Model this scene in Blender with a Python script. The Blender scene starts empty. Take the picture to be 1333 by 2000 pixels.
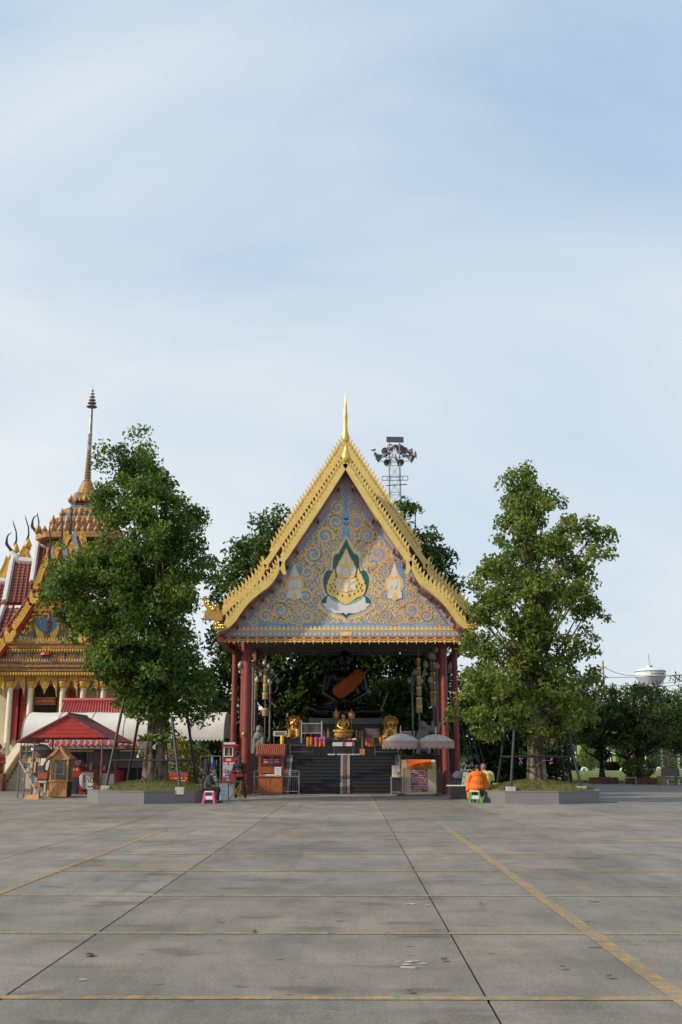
import bpy, bmesh, math, random
import numpy as np
from math import radians as RAD, sin, cos, tan, pi, sqrt, atan2
from mathutils import Vector, Matrix
random.seed(7)
S = bpy.context.scene
COL = S.collection

# ---------------------------------------------------------------- camera
F, CX, CY = 2043.0, 666.5, 1000.0
PITCH, YAW, EYE = RAD(13.27), RAD(0.56), 1.5
cd = bpy.data.cameras.new('camera')
cd.sensor_fit = 'VERTICAL'; cd.sensor_height = 23.5; cd.lens = 24.0
cd.clip_start = 0.1; cd.clip_end = 6000
cam = bpy.data.objects.new('camera', cd); COL.objects.link(cam)
cam.location = (0, 0, EYE); cam.rotation_euler = (pi/2 + PITCH, 0, YAW)
S.camera = cam
# ---------------------------------------------------------------- light
SUN_AZ, SUN_EL = RAD(250), RAD(31)          # azimuth clockwise from +Y (the view direction)
SDIR = Vector((sin(SUN_AZ)*cos(SUN_EL), cos(SUN_AZ)*cos(SUN_EL), sin(SUN_EL)))
sl = bpy.data.lights.new('sun', 'SUN'); sl.energy = 4.6; sl.angle = RAD(1.5); sl.color = (1.0, 0.86, 0.66)
so = bpy.data.objects.new('sun', sl); COL.objects.link(so)
so.rotation_euler = (-SDIR).to_track_quat('-Z', 'Y').to_euler()
W = bpy.data.worlds.new('World'); S.world = W; W.use_nodes = True
nt = W.node_tree; nt.nodes.clear(); N = nt.nodes.new; L = nt.links.new
sky = N('ShaderNodeTexSky'); sky.sky_type = 'NISHITA'; sky.sun_disc = False
sky.sun_elevation = SUN_EL; sky.sun_rotation = SUN_AZ; sky.air_density = 1.35; sky.dust_density = 1.6; sky.ozone_density = 1.5
tc = N('ShaderNodeTexCoord'); mp = N('ShaderNodeMapping')
mp.inputs['Scale'].default_value = (0.9, 1.1, 1.9); mp.inputs['Rotation'].default_value = (0.12, -0.2, 0.6); mp.inputs['Location'].default_value = (0.3, 5.2, 2.4)
L(tc.outputs['Generated'], mp.inputs['Vector'])
n1 = N('ShaderNodeTexNoise'); n1.inputs['Scale'].default_value = 1.9; n1.inputs['Detail'].default_value = 8; n1.inputs['Roughness'].default_value = 0.50; n1.inputs['Distortion'].default_value = 0.5
L(mp.outputs['Vector'], n1.inputs['Vector'])
cr = N('ShaderNodeValToRGB'); cr.color_ramp.elements[0].position = 0.34; cr.color_ramp.elements[1].position = 0.70
cr.color_ramp.elements[0].color = (0.0, 0.0, 0.0, 1); cr.color_ramp.elements[1].color = (0.70, 0.70, 0.70, 1)
L(n1.outputs['Fac'], cr.inputs['Fac'])
mixc = N('ShaderNodeMixRGB'); mixc.inputs['Color2'].default_value = (5.25, 5.62, 5.95, 1)
sx = N('ShaderNodeSeparateXYZ'); L(tc.outputs['Generated'], sx.inputs['Vector'])
hz = N('ShaderNodeMapRange'); hz.inputs['From Min'].default_value = 0.0; hz.inputs['From Max'].default_value = 0.75; hz.inputs['To Min'].default_value = 1.05; hz.inputs['To Max'].default_value = -0.20
L(sx.outputs['Z'], hz.inputs['Value'])                      # the veil of thin cloud is denser towards the horizon
dt = N('ShaderNodeVectorMath'); dt.operation = 'DOT_PRODUCT'; dt.inputs[1].default_value = SDIR; L(tc.outputs['Generated'], dt.inputs[0])
ds = N('ShaderNodeMath'); ds.operation = 'MULTIPLY_ADD'; ds.inputs[1].default_value = 0.52; L(dt.outputs['Value'], ds.inputs[0]); L(hz.outputs[0], ds.inputs[2])   # and whiter on the sun's side
fa = N('ShaderNodeMath'); fa.operation = 'ADD'; fa.use_clamp = True; L(cr.outputs['Color'], fa.inputs[0]); L(ds.outputs[0], fa.inputs[1])
L(fa.outputs[0], mixc.inputs['Fac']); veil = N('ShaderNodeMixRGB'); veil.inputs['Fac'].default_value = 0.8; veil.inputs['Color2'].default_value = (2.7, 3.95, 5.35, 1)   # thin high haze in front of the clear sky
L(sky.outputs['Color'], veil.inputs['Color1']); L(veil.outputs['Color'], mixc.inputs['Color1'])
bg = N('ShaderNodeBackground'); bg.inputs['Strength'].default_value = 0.15
L(mixc.outputs['Color'], bg.inputs['Color'])
wo = N('ShaderNodeOutputWorld'); L(bg.outputs['Background'], wo.inputs['Surface'])
S.view_settings.view_transform = 'Standard'; S.view_settings.look = 'None'
S.view_settings.exposure = 0.0; S.view_settings.gamma = 1.0; S.view_settings.use_curve_mapping = False

# ---------------------------------------------------------------- photo geometry -> world
FW = Vector((-sin(YAW)*cos(PITCH), cos(YAW)*cos(PITCH), sin(PITCH)))
RT = Vector((cos(YAW), sin(YAW), 0)); UP = RT.cross(FW)
def P(px, py, Y):                       # the point on the plane y=Y that the photo shows at (px,py)
    r = FW*F + RT*(px-CX) + UP*(CY-py)
    t = Y/r.y
    return Vector((r.x*t, Y, EYE + r.z*t))
def G(px, py, z=0.0):
    r = FW*F + RT*(px-CX) + UP*(CY-py)
    t = (z-EYE)/r.z
    return Vector((r.x*t, r.y*t, z))
def XA(px, Y, z=1.5):                   # world x at depth Y and height z seen in column px
    k = (px-CX)/F; a = Vector((0, Y, z-EYE))
    return (k*a.dot(FW) - a.dot(RT)) / (RT.x - k*FW.x)
def PM(Y): return F/(Y*cos(PITCH))      # photo pixels per metre near the horizon

# ---------------------------------------------------------------- materials
MATS = {}
def M(name, col, rough=0.65, metal=0.0, var=0.16, scale=5.0, bump=0.0, bscale=40.0, col2=None, spec=None, island=0.0):
    if name in MATS: return MATS[name]
    m = bpy.data.materials.new(name); m.use_nodes = True; nt = m.node_tree; nd = nt.nodes; ln = nt.links.new
    b = nd['Principled BSDF']; b.inputs['Roughness'].default_value = rough; b.inputs['Metallic'].default_value = metal
    if spec is not None: b.inputs['Specular IOR Level'].default_value = spec
    g = nd.new('ShaderNodeNewGeometry')
    no = nd.new('ShaderNodeTexNoise'); no.inputs['Scale'].default_value = scale; no.inputs['Detail'].default_value = 6; no.inputs['Roughness'].default_value = 0.65
    ln(g.outputs['Position'], no.inputs['Vector'])
    r = nd.new('ShaderNodeValToRGB'); e = r.color_ramp.elements
    c2 = col2 or tuple(min(1, c*(1+var)) for c in col); c1 = tuple(c*(1-var) for c in col)
    e[0].position = 0.3; e[1].position = 0.7; e[0].color = (*c1, 1); e[1].color = (*c2, 1)
    ln(no.outputs['Fac'], r.inputs['Fac']); out = r.outputs['Color']
    if island:
        mx = nd.new('ShaderNodeHueSaturation'); mr = nd.new('ShaderNodeMapRange')
        oi = nd.new('ShaderNodeObjectInfo'); ad = nd.new('ShaderNodeMath'); ad.operation = 'ADD'
        ln(g.outputs['Random Per Island'], ad.inputs[0]); ln(oi.outputs['Random'], ad.inputs[1])
        fr = nd.new('ShaderNodeMath'); fr.operation = 'FRACT'; ln(ad.outputs[0], fr.inputs[0])
        mr.inputs['To Min'].default_value = 1-island; mr.inputs['To Max'].default_value = 1+island
        ln(fr.outputs[0], mr.inputs['Value']); ln(mr.outputs[0], mx.inputs['Value']); ln(out, mx.inputs['Color']); out = mx.outputs['Color']
    ln(out, b.inputs['Base Color'])
    if bump:
        n2 = nd.new('ShaderNodeTexNoise'); n2.inputs['Scale'].default_value = bscale; n2.inputs['Detail'].default_value = 4
        ln(g.outputs['Position'], n2.inputs['Vector'])
        bp = nd.new('ShaderNodeBump'); bp.inputs['Strength'].default_value = bump; bp.inputs['Distance'].default_value = 0.02
        ln(n2.outputs['Fac'], bp.inputs['Height']); ln(bp.outputs['Normal'], b.inputs['Normal'])
    MATS[name] = m; return m

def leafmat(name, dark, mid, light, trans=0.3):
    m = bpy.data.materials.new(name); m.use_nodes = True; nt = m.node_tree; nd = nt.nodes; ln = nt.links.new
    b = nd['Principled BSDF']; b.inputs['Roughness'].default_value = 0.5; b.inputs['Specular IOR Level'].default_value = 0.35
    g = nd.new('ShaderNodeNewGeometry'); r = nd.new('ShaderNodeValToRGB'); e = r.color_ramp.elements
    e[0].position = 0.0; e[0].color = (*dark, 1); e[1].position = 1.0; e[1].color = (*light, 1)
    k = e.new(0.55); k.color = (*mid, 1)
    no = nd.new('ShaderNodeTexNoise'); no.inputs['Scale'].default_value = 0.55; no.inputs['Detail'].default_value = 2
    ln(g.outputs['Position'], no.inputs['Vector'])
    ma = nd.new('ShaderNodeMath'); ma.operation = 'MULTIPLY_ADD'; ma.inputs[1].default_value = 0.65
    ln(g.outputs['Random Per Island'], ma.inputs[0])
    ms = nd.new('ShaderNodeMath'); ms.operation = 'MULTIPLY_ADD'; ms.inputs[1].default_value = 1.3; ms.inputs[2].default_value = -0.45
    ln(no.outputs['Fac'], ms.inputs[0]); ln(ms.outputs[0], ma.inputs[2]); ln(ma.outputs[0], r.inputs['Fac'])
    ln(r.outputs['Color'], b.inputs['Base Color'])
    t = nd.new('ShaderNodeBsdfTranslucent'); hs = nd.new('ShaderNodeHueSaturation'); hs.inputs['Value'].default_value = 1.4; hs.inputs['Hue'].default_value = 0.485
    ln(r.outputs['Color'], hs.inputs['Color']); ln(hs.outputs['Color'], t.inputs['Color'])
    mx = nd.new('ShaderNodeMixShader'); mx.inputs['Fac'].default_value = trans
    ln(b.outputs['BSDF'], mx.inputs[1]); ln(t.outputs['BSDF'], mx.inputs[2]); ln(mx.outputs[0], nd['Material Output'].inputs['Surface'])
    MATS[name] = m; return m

def barkmat(name, lite, dark, zs=.12):
    m = bpy.data.materials.new(name); m.use_nodes = True; nt = m.node_tree; nd = nt.nodes; ln = nt.links.new
    b = nd['Principled BSDF']; b.inputs['Roughness'].default_value = .95; b.inputs['Specular IOR Level'].default_value = .15
    g = nd.new('ShaderNodeNewGeometry'); mp = nd.new('ShaderNodeMapping'); mp.inputs['Scale'].default_value = (1, 1, zs); ln(g.outputs['Position'], mp.inputs['Vector'])
    n1 = nd.new('ShaderNodeTexNoise'); n1.inputs['Scale'].default_value = 7; n1.inputs['Detail'].default_value = 8; n1.inputs['Roughness'].default_value = .68; n1.inputs['Distortion'].default_value = .4; ln(mp.outputs['Vector'], n1.inputs['Vector'])
    n2 = nd.new('ShaderNodeTexNoise'); n2.inputs['Scale'].default_value = 2.5; n2.inputs['Detail'].default_value = 5; ln(g.outputs['Position'], n2.inputs['Vector'])
    r = nd.new('ShaderNodeValToRGB'); e = r.color_ramp.elements; e[0].position = .38; e[0].color = (*dark, 1); e[1].position = .66; e[1].color = (*lite, 1); ln(n1.outputs['Fac'], r.inputs['Fac'])
    r2 = nd.new('ShaderNodeValToRGB'); e = r2.color_ramp.elements; e[0].position = .35; e[0].color = (.45,.42,.38,1); e[1].position = .62; e[1].color = (1.1,1.08,1.02,1); ln(n2.outputs['Fac'], r2.inputs['Fac'])
    mx = nd.new('ShaderNodeMixRGB'); mx.blend_type = 'MULTIPLY'; mx.inputs['Fac'].default_value = 1; ln(r.outputs['Color'], mx.inputs['Color1']); ln(r2.outputs['Color'], mx.inputs['Color2']); ln(mx.outputs['Color'], b.inputs['Base Color'])
    bp = nd.new('ShaderNodeBump'); bp.inputs['Strength'].default_value = 1; bp.inputs['Distance'].default_value = .12; ln(n1.outputs['Fac'], bp.inputs['Height']); ln(bp.outputs['Normal'], b.inputs['Normal'])
    MATS[name] = m; return m
# ---------------------------------------------------------------- mesh builder
WLOC = {}                               # world offset of every empty / object that can be a parent
class MB:
    def __init__(s): s.v = []; s.f = []
    def add(s, vs, fs):
        n = len(s.v); s.v += [tuple(v) for v in vs]; s.f += [tuple(i+n for i in f) for f in fs]; return s
    def box(s, c, d, rz=0.0, M4=None):
        x, y, z = d[0]/2, d[1]/2, d[2]/2
        vs = [Vector((a*x, b*y, e*z)) for e in (-1, 1) for a, b in ((-1,-1),(1,-1),(1,1),(-1,1))]
        R = M4 if M4 else Matrix.Rotation(rz, 3, 'Z')
        c = Vector(c)
        return s.add([R@v + c for v in vs], [(3,2,1,0),(4,5,6,7),(0,1,5,4),(1,2,6,5),(2,3,7,6),(3,0,4,7)])
    def bb(s, x0, x1, y0, y1, z0, z1): return s.box(((x0+x1)/2, (y0+y1)/2, (z0+z1)/2), (abs(x1-x0), abs(y1-y0), abs(z1-z0)))
    def tube(s, path, radii, n=8, cap=True):
        path = [Vector(p) for p in path]
        if not hasattr(radii, '__len__'): radii = [radii]*len(path)
        base = len(s.v); prev = None
        for i, p in enumerate(path):
            d = (path[min(i+1, len(path)-1)] - path[max(i-1, 0)])
            if d.length < 1e-9: d = Vector((0,0,1))
            d.normalize()
            if prev is None:
                a = Vector((1,0,0)) if abs(d.x) < 0.9 else Vector((0,1,0))
            else: a = prev
            u = (a - d*a.dot(d)); u.normalize(); w = d.cross(u); prev = u
            for k in range(n):
                t = 2*pi*k/n; s.v.append(tuple(p + (u*cos(t)+w*sin(t))*radii[i]))
        for i in range(len(path)-1):
            for k in range(n):
                a = base+i*n+k; b = base+i*n+(k+1)%n
                s.f.append((a, b, b+n, a+n))
        if cap:
            s.f.append(tuple(base+k for k in reversed(range(n)))); e = base+(len(path)-1)*n
            s.f.append(tuple(e+k for k in range(n)))
        return s
    def lathe(s, prof, c=(0,0,0), n=16, sq=False, rot=0.0, sy=1.0):
        base = len(s.v)
        for r, z in prof:
            for k in range(n):
                t = 2*pi*(k+0.5)/n + rot
                q = 1.0
                if sq: q = min(1/max(abs(cos(t)), 1e-6), 1/max(abs(sin(t)), 1e-6), 1.32)
                s.v.append((c[0]+r*q*cos(t), c[1]+r*q*sin(t)*sy, c[2]+z))
        for i in range(len(prof)-1):
            for k in range(n):
                a = base+i*n+k; b = base+i*n+(k+1)%n
                s.f.append((a, b, b+n, a+n))
        s.f.append(tuple(base+k for k in reversed(range(n)))); e = base+(len(prof)-1)*n
        s.f.append(tuple(e+k for k in range(n)))
        return s
    def prism(s, pts, d):               # a plane outline pushed along vector d
        pts = [Vector(p) for p in pts]; n = len(pts); d = Vector(d)
        return s.add(pts + [p+d for p in pts], [tuple(range(n)), tuple(reversed(range(n, 2*n)))] + [(i, (i+1)%n, n+(i+1)%n, n+i) for i in range(n)])
    def ball(s, c, r, n=10, m=7):
        if not hasattr(r, '__len__'): r = (r, r, r)
        base = len(s.v)
        for i in range(1, m):
            a = pi*i/m
            for k in range(n):
                t = 2*pi*k/n; s.v.append((c[0]+r[0]*sin(a)*cos(t), c[1]+r[1]*sin(a)*sin(t), c[2]+r[2]*cos(a)))
        s.v.append((c[0], c[1], c[2]+r[2])); s.v.append((c[0], c[1], c[2]-r[2])); T = len(s.v)-2; B = T+1
        for i in range(m-2):
            for k in range(n):
                a = base+i*n+k; b = base+i*n+(k+1)%n; s.f.append((a, a+n, b+n, b))
        for k in range(n):
            s.f.append((T, base+k, base+(k+1)%n)); e = base+(m-2)*n; s.f.append((B, e+(k+1)%n, e+k))
        return s
    def ribbon(s, path, widths, d):     # path of (x,z) world points on plane y0: a band with thickness d along y
        L_, R_ = [], []
        for i, p in enumerate(path):
            t = Vector(path[min(i+1, len(path)-1)]) - Vector(path[max(i-1, 0)]); t.normalize()
            nrm = Vector((-t.z, 0, t.x)); w = widths[i] if hasattr(widths, '__len__') else widths
            L_.append(Vector(p)+nrm*w/2); R_.append(Vector(p)-nrm*w/2)
        n = len(path); d = Vector(d); b = len(s.v)
        s.v += [tuple(q) for q in L_+R_+[q+d for q in L_]+[q+d for q in R_]]
        for i in range(n-1):
            a = b+i
            s.f += [(a, a+1, a+n+1, a+n), (a+2*n, a+3*n, a+3*n+1, a+2*n+1), (a, a+2*n, a+2*n+1, a+1), (a+n, a+n+1, a+3*n+1, a+3*n)]
        s.f += [(b, b+n, b+3*n, b+2*n), (b+n-1, b+3*n-1, b+4*n-1, b+2*n-1)]
        return s
    def build(s, name, mat, parent=None, smooth=False, kind=None, label=None, origin=None):
        o0 = Vector(origin) if origin is not None else (WLOC.get(parent, Vector((0,0,0))) if parent is not None else Vector((0,0,0)))
        me = bpy.data.meshes.new(name)
        me.from_pydata([(v[0]-o0.x, v[1]-o0.y, v[2]-o0.z) for v in s.v], [], s.f)
        if len(s.f) < 30000:
            bm = bmesh.new(); bm.from_mesh(me); bmesh.ops.recalc_face_normals(bm, faces=bm.faces); bm.to_mesh(me); bm.free()
        if mat: me.materials.append(mat)
        if smooth:
            for p in me.polygons: p.use_smooth = True
            try: me.set_sharp_from_angle(angle=RAD(40))
            except Exception: pass
        if not kind and name in ('lettering', 'small_lettering'): kind = 'stuff'
        return link(name, me, parent, o0, kind, label)
def link(name, me, parent=None, o0=Vector((0,0,0)), kind=None, label=None):
    o = bpy.data.objects.new(name, me); COL.objects.link(o)
    if parent is not None:
        o.parent = parent; o.location = o0 - WLOC.get(parent, Vector((0,0,0)))
    else: o.location = o0
    WLOC[o] = Vector(o0)
    if kind: o['kind'] = kind
    if label: o['label'] = label
    return o
def thing(name, label, cat, loc=(0,0,0), group=None, rz=0.0):
    o = bpy.data.objects.new(name, None); COL.objects.link(o); o.location = loc; o.rotation_euler = (0,0,rz)
    o.empty_display_size = 0.2; WLOC[o] = Vector(loc)
    o['label'] = label; o['category'] = cat
    if group: o['group'] = group
    return o
def tag(o, label, cat, group=None):
    o['label'] = label; o['category'] = cat
    if group: o['group'] = group
    return o
def inst(src, parent, loc, rz=0.0, scale=None):
    o = src.copy(); COL.objects.link(o); o.parent = parent
    o.location = Vector(loc) - WLOC.get(parent, Vector((0,0,0))); o.rotation_euler = (0,0,rz)
    if scale is not None: o.scale = scale
    return o
def dup(root, loc, label, rz=0.0, scale=None):
    c = root.copy(); COL.objects.link(c); c.location = loc; c.rotation_euler = (0,0,rz); c['label'] = label
    if scale is not None: c.scale = scale
    def rec(a, b):
        for ch in a.children:
            k = ch.copy(); COL.objects.link(k); k.parent = b; rec(ch, k)
    rec(root, c); return c
def blob(name, items, voxel, mat, parent, smooth=4, origin=None, label=None):
    """one continuous surface grown over tapering limbs: items (p0,p1,r0,r1) or (centre,(rx,ry,rz))"""
    mb = MB()
    for it in items:
        if len(it) == 2: mb.ball(it[0], it[1], 14, 10)
        else:
            p0, p1, r0, r1 = it; p0 = Vector(p0); p1 = Vector(p1)
            mb.ball(p0, r0, 12, 8); mb.ball(p1, r1, 12, 8)
            if (p1-p0).length > 1e-4: mb.tube([p0, p1], [r0, r1], 12)
    me = bpy.data.meshes.new(name); me.from_pydata(mb.v, [], mb.f)
    bm = bmesh.new(); bm.from_mesh(me); bmesh.ops.recalc_face_normals(bm, faces=bm.faces); bm.to_mesh(me); bm.free()
    t = bpy.data.objects.new('tmp', me); COL.objects.link(t)
    r = t.modifiers.new('r', 'REMESH'); r.mode = 'VOXEL'; r.voxel_size = voxel
    if smooth:
        q = t.modifiers.new('s', 'SMOOTH'); q.iterations = smooth; q.factor = 0.5
    dg = bpy.context.evaluated_depsgraph_get(); dg.update()
    m2 = bpy.data.meshes.new_from_object(t.evaluated_get(dg)); bpy.data.objects.remove(t); bpy.data.meshes.remove(me)
    o0 = Vector(origin) if origin is not None else WLOC.get(parent, Vector((0,0,0)))
    m2.transform(Matrix.Translation(-o0)); m2.materials.clear(); m2.materials.append(mat); m2.name = name
    for p in m2.polygons: p.use_smooth = True
    return link(name, m2, parent, o0, None, label)
def textmesh(name, body, size, loc, mat, parent, rx=pi/2, rz=0.0, ext=0.004, maxw=None):
    cu = bpy.data.curves.new(name, 'FONT'); cu.body = body; cu.size = size; cu.align_x = 'CENTER'; cu.align_y = 'CENTER'; cu.extrude = ext
    cu.resolution_u = 3
    t = bpy.data.objects.new('tmp', cu); COL.objects.link(t)
    dg = bpy.context.evaluated_depsgraph_get(); dg.update()
    me = bpy.data.meshes.new_from_object(t.evaluated_get(dg)); bpy.data.objects.remove(t)
    if maxw and len(me.vertices):
        xs = [v.co.x for v in me.vertices]; w = max(xs)-min(xs)
        if w > 0: me.transform(Matrix.Diagonal((maxw/w, 1, 1, 1)))
    me.transform(Matrix.Rotation(rz, 4, 'Z') @ Matrix.Rotation(rx, 4, 'X'))
    me.materials.clear(); me.materials.append(mat); me.name = name
    return link(name, me, parent, Vector(loc), 'stuff')
def dashes(mb, x0, x1, z, h, y, rng, gap=0.25, t=0.006, unit=None):
    """a line of small print, too small to read: short strokes of uneven length"""
    u = unit or h; x = x0
    while x < x1:
        w = u*rng.uniform(0.5, 1.1)
        if rng.random() > 0.12: mb.bb(x, min(x+w, x1), y-t, y, z-h/2*rng.uniform(.7, 1.0), z+h/2*rng.uniform(.8, 1.25))
        x += w + u*gap
# ---------------------------------------------------------------- foliage
def leaf_object(name, C, SZ, rng, mat, parent, droop=0.25, aspect=0.5):
    n = len(C); d = rng.normal(size=(n,3)); d[:,2] -= droop; d /= np.linalg.norm(d, axis=1)[:,None]
    a = rng.normal(size=(n,3)); sd = np.cross(d, a); sd /= np.linalg.norm(sd, axis=1)[:,None]; nr = np.cross(sd, d)
    Lh = SZ[:,None]; Wd = Lh*aspect*0.5
    b = C - d*Lh*0.5; t = C + d*Lh*0.5
    l = C - d*Lh*0.05 + sd*Wd + nr*Wd*0.35; r = C - d*Lh*0.05 - sd*Wd + nr*Wd*0.35
    V = np.stack([b, l, t, r], 1).reshape(-1, 3)
    o0 = WLOC.get(parent, Vector((0,0,0))); V = V - np.array(o0)
    me = bpy.data.meshes.new(name); me.vertices.add(4*n); me.vertices.foreach_set('co', V.astype(np.float32).ravel())
    idx = (np.arange(n)[:,None]*4 + np.array([0,1,2,0,2,3])[None,:]).astype(np.int32).ravel()
    me.loops.add(6*n); me.loops.foreach_set('vertex_index', idx)
    me.polygons.add(2*n); me.polygons.foreach_set('loop_start', (np.arange(2*n)*3).astype(np.int32)); me.polygons.foreach_set('loop_total', np.full(2*n, 3, np.int32))
    me.update(calc_edges=True); me.materials.append(mat)
    return link(name, me, parent, o0)
def crown_points(rows, yc, nc, nl, rng, depth=0.8, clump=0.55, shell=0.45, flat=0.75, bough=0.0):
    """rows: (z, x_left, x_right) from the bottom up; leaf clumps scattered through that volume, denser to the outside"""
    rows = sorted(rows); zs = np.array([r[0] for r in rows]); xl = np.array([r[1] for r in rows]); xr = np.array([r[2] for r in rows])
    cc = []
    grid = np.linspace(zs[0], zs[-1], 200); wd = np.interp(grid, zs, xr-xl); cdf = np.cumsum(np.maximum(wd, .1)**1.6); cdf /= cdf[-1]
    while len(cc) < nc:
        z = np.interp(rng.random(), cdf, grid)
        l_, r_ = np.interp(z, zs, xl), np.interp(z, zs, xr); R = max((r_-l_)/2, .1); a = rng.random()*2*pi
        q = rng.random()**shell
        if bough:                        # even spread of boughs up the stem and round it
            i_ = len(cc); u_ = (i_*0.6180339+.5*rng.random()/nc*9) % 1; z = np.interp(u_, cdf, grid); l_, r_ = np.interp(z, zs, xl), np.interp(z, zs, xr); R = max((r_-l_)/2, .1); a = i_*2.39996*1.7+rng.normal()*.3
        Re = max(R - clump*0.6 - bough*.34, R*0.35)*q
        cc.append(((l_+r_)/2 + Re*cos(a), yc + Re*depth*sin(a), z))
    cc = np.array(cc)
    if bough:                            # leaf clumps gather on boughs, with gaps between the boughs
        per = 9; m = max(1, nc//per); b = cc[:m]; q = rng.normal(size=(m*per,3)); q /= np.linalg.norm(q, axis=1)[:,None]; q *= (rng.random(m*per)**.6)[:,None]*bough*np.repeat(rng.uniform(.7,1.25,m), per)[:,None]; q[:,2] *= .78; ex = cc[m:m+int(nc*.38)]
        cc = np.concatenate([np.repeat(b, per, 0)+q, ex]); nc = len(cc)
    rad = clump*rng.uniform(0.55, 1.15, size=nc)
    pts = []
    for c, r in zip(cc, rad):
        k = max(6, int(nl*(r/clump)**2)); p = rng.normal(size=(k,3)); p /= np.linalg.norm(p, axis=1)[:,None]
        p *= (rng.random(k)**0.5)[:,None]*r; p[:,2] *= flat
        p[:,2] -= 0.18*(p[:,0]**2+p[:,1]**2)/max(r, .1)
        pts.append(p + c)
    return cc, np.concatenate(pts)
def limbs(mb, base, top, cc, rng, r0, nb, lo=0.25):
    base = Vector(base); top = Vector(top)
    idx = rng.permutation(len(cc))[:nb]
    for i in idx:
        e = Vector(cc[i]); h = e.z - base.z; H = max(top.z-base.z, .1)
        t0 = max(lo, min(0.9, (h/H)*rng.uniform(0.45, 0.75)))
        s0 = base.lerp(top, t0); mid = s0.lerp(e, 0.5) + Vector((rng.normal()*.12, rng.normal()*.12, -0.02*h + rng.normal()*.1))
        rr = r0*(1-0.8*t0)*rng.uniform(.3, .5)
        mb.tube([s0, s0.lerp(mid, .5)+Vector((0,0,.05)), mid, mid.lerp(e, .6), e], [rr, rr*.85, rr*.65, rr*.42, rr*.15], 6)
def rows_px(lst, Y): return [(P(0.5*(a+b), y, Y).z, P(a, y, Y).x, P(b, y, Y).x) for y, a, b in lst]
# ================================================================= GROUND
def concrete(name, base, warm, paint=None):
    m = bpy.data.materials.new(name); m.use_nodes = True; nt = m.node_tree; nd = nt.nodes; ln = nt.links.new
    b = nd['Principled BSDF']; b.inputs['Roughness'].default_value = 0.85; b.inputs['Specular IOR Level'].default_value = 0.25
    g = nd.new('ShaderNodeNewGeometry'); oi = nd.new('ShaderNodeObjectInfo')
    def noise(sc, det, ro=0.6, stretch=None):
        n = nd.new('ShaderNodeTexNoise'); n.inputs['Scale'].default_value = sc; n.inputs['Detail'].default_value = det; n.inputs['Roughness'].default_value = ro
        if stretch:
            q = nd.new('ShaderNodeMapping'); q.inputs['Scale'].default_value = stretch; ln(g.outputs['Position'], q.inputs['Vector']); ln(q.outputs['Vector'], n.inputs['Vector'])
        else: ln(g.outputs['Position'], n.inputs['Vector'])
        return n.outputs['Fac']
    def ramp(f, a, c0, bb, c1):
        r = nd.new('ShaderNodeValToRGB'); e = r.color_ramp.elements; e[0].position = a; e[1].position = bb
        e[0].color = (*c0, 1) if len(c0) == 3 else c0; e[1].color = (*c1, 1); ln(f, r.inputs['Fac']); return r.outputs['Color']
    def mul(a, c, fac=1.0, mode='MULTIPLY'):
        x = nd.new('ShaderNodeMixRGB'); x.blend_type = mode
        if hasattr(fac, 'node'): ln(fac, x.inputs['Fac'])
        else: x.inputs['Fac'].default_value = fac
        ln(a, x.inputs['Color1']); ln(c, x.inputs['Color2']); return x.outputs['Color']
    col = ramp(noise(0.45, 9, 0.68), 0.32, tuple(c*0.80 for c in base), 0.68, tuple(c*1.12 for c in warm))
    col = mul(col, ramp(noise(2.2, 8, 0.7, (1.0, 0.35, 1)), 0.34, (.80,.80,.81), 0.62, (1.08,1.07,1.05)))
    col = mul(col, ramp(noise(38, 4), 0.3, (.74,.74,.74), 0.7, (1.2,1.2,1.2)))
    col = mul(col, ramp(noise(0.16, 4, .5), 0.35, (.86,.87,.90), 0.65, (1.07,1.05,1.02)))
    st = ramp(noise(1.3, 3, .5, (0.7, 1.6, 1)), 0.60, (1,1,1), 0.68, (.70,.68,.66)); col = mul(col, st)
    sp = ramp(noise(5.5, 2, .5, (.6, 1.3, 1)), 0.70, (1,1,1), 0.725, (.45,.43,.41)); col = mul(col, sp)
    wv = ramp(noise(0.9, 5, .7, (0.22, 1.0, 1)), 0.62, (1,1,1), 0.72, (1.14,1.13,1.11)); col = mul(col, wv)
    tr = ramp(noise(1.0, 6, .62, (2.6, .10, 1)), 0.56, (1,1,1), 0.70, (.80,.80,.81)); col = mul(col, tr, .8)
    dk = ramp(noise(0.75, 6, .72, (0.45, 1.5, 1)), 0.56, (1,1,1), 0.74, (.70,.70,.72)); col = mul(col, dk)
    sh = nd.new('ShaderNodeMapRange'); sh.inputs['To Min'].default_value = 0.88; sh.inputs['To Max'].default_value = 1.08
    ln(oi.outputs['Random'], sh.inputs['Value'])
    hv = nd.new('ShaderNodeHueSaturation'); ln(col, hv.inputs['Color']); ln(sh.outputs[0], hv.inputs['Value']); col = hv.outputs['Color']
    if paint:
        rp = ramp(noise(9.0, 8, 0.78), 0.40, (0,0,0), 0.68, (1,1,1)); pc = nd.new('ShaderNodeRGB'); pc.outputs[0].default_value = (*paint, 1)
        pw = mul(pc.outputs[0], ramp(noise(3, 5), .3, (.75,.75,.75), .7, (1.1,1.1,1.1)))
        sc = nd.new('ShaderNodeMath'); sc.operation = 'MULTIPLY'; sc.inputs[1].default_value = 0.82; ln(rp, sc.inputs[0])
        col = mul(col, pw, sc.outputs[0], 'MIX')
    ln(col, b.inputs['Base Color'])
    bp = nd.new('ShaderNodeBump'); bp.inputs['Strength'].default_value = 0.25; bp.inputs['Distance'].default_value = 0.01
    ln(noise(60, 3), bp.inputs['Height']); ln(bp.outputs['Normal'], b.inputs['Normal'])
    return m
CONC = concrete('concrete', (.200,.190,.174), (.240,.224,.199))
YPAINT = concrete('worn_yellow_paint', (.19,.186,.18), (.22,.212,.20), (.50,.29,.045))
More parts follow.
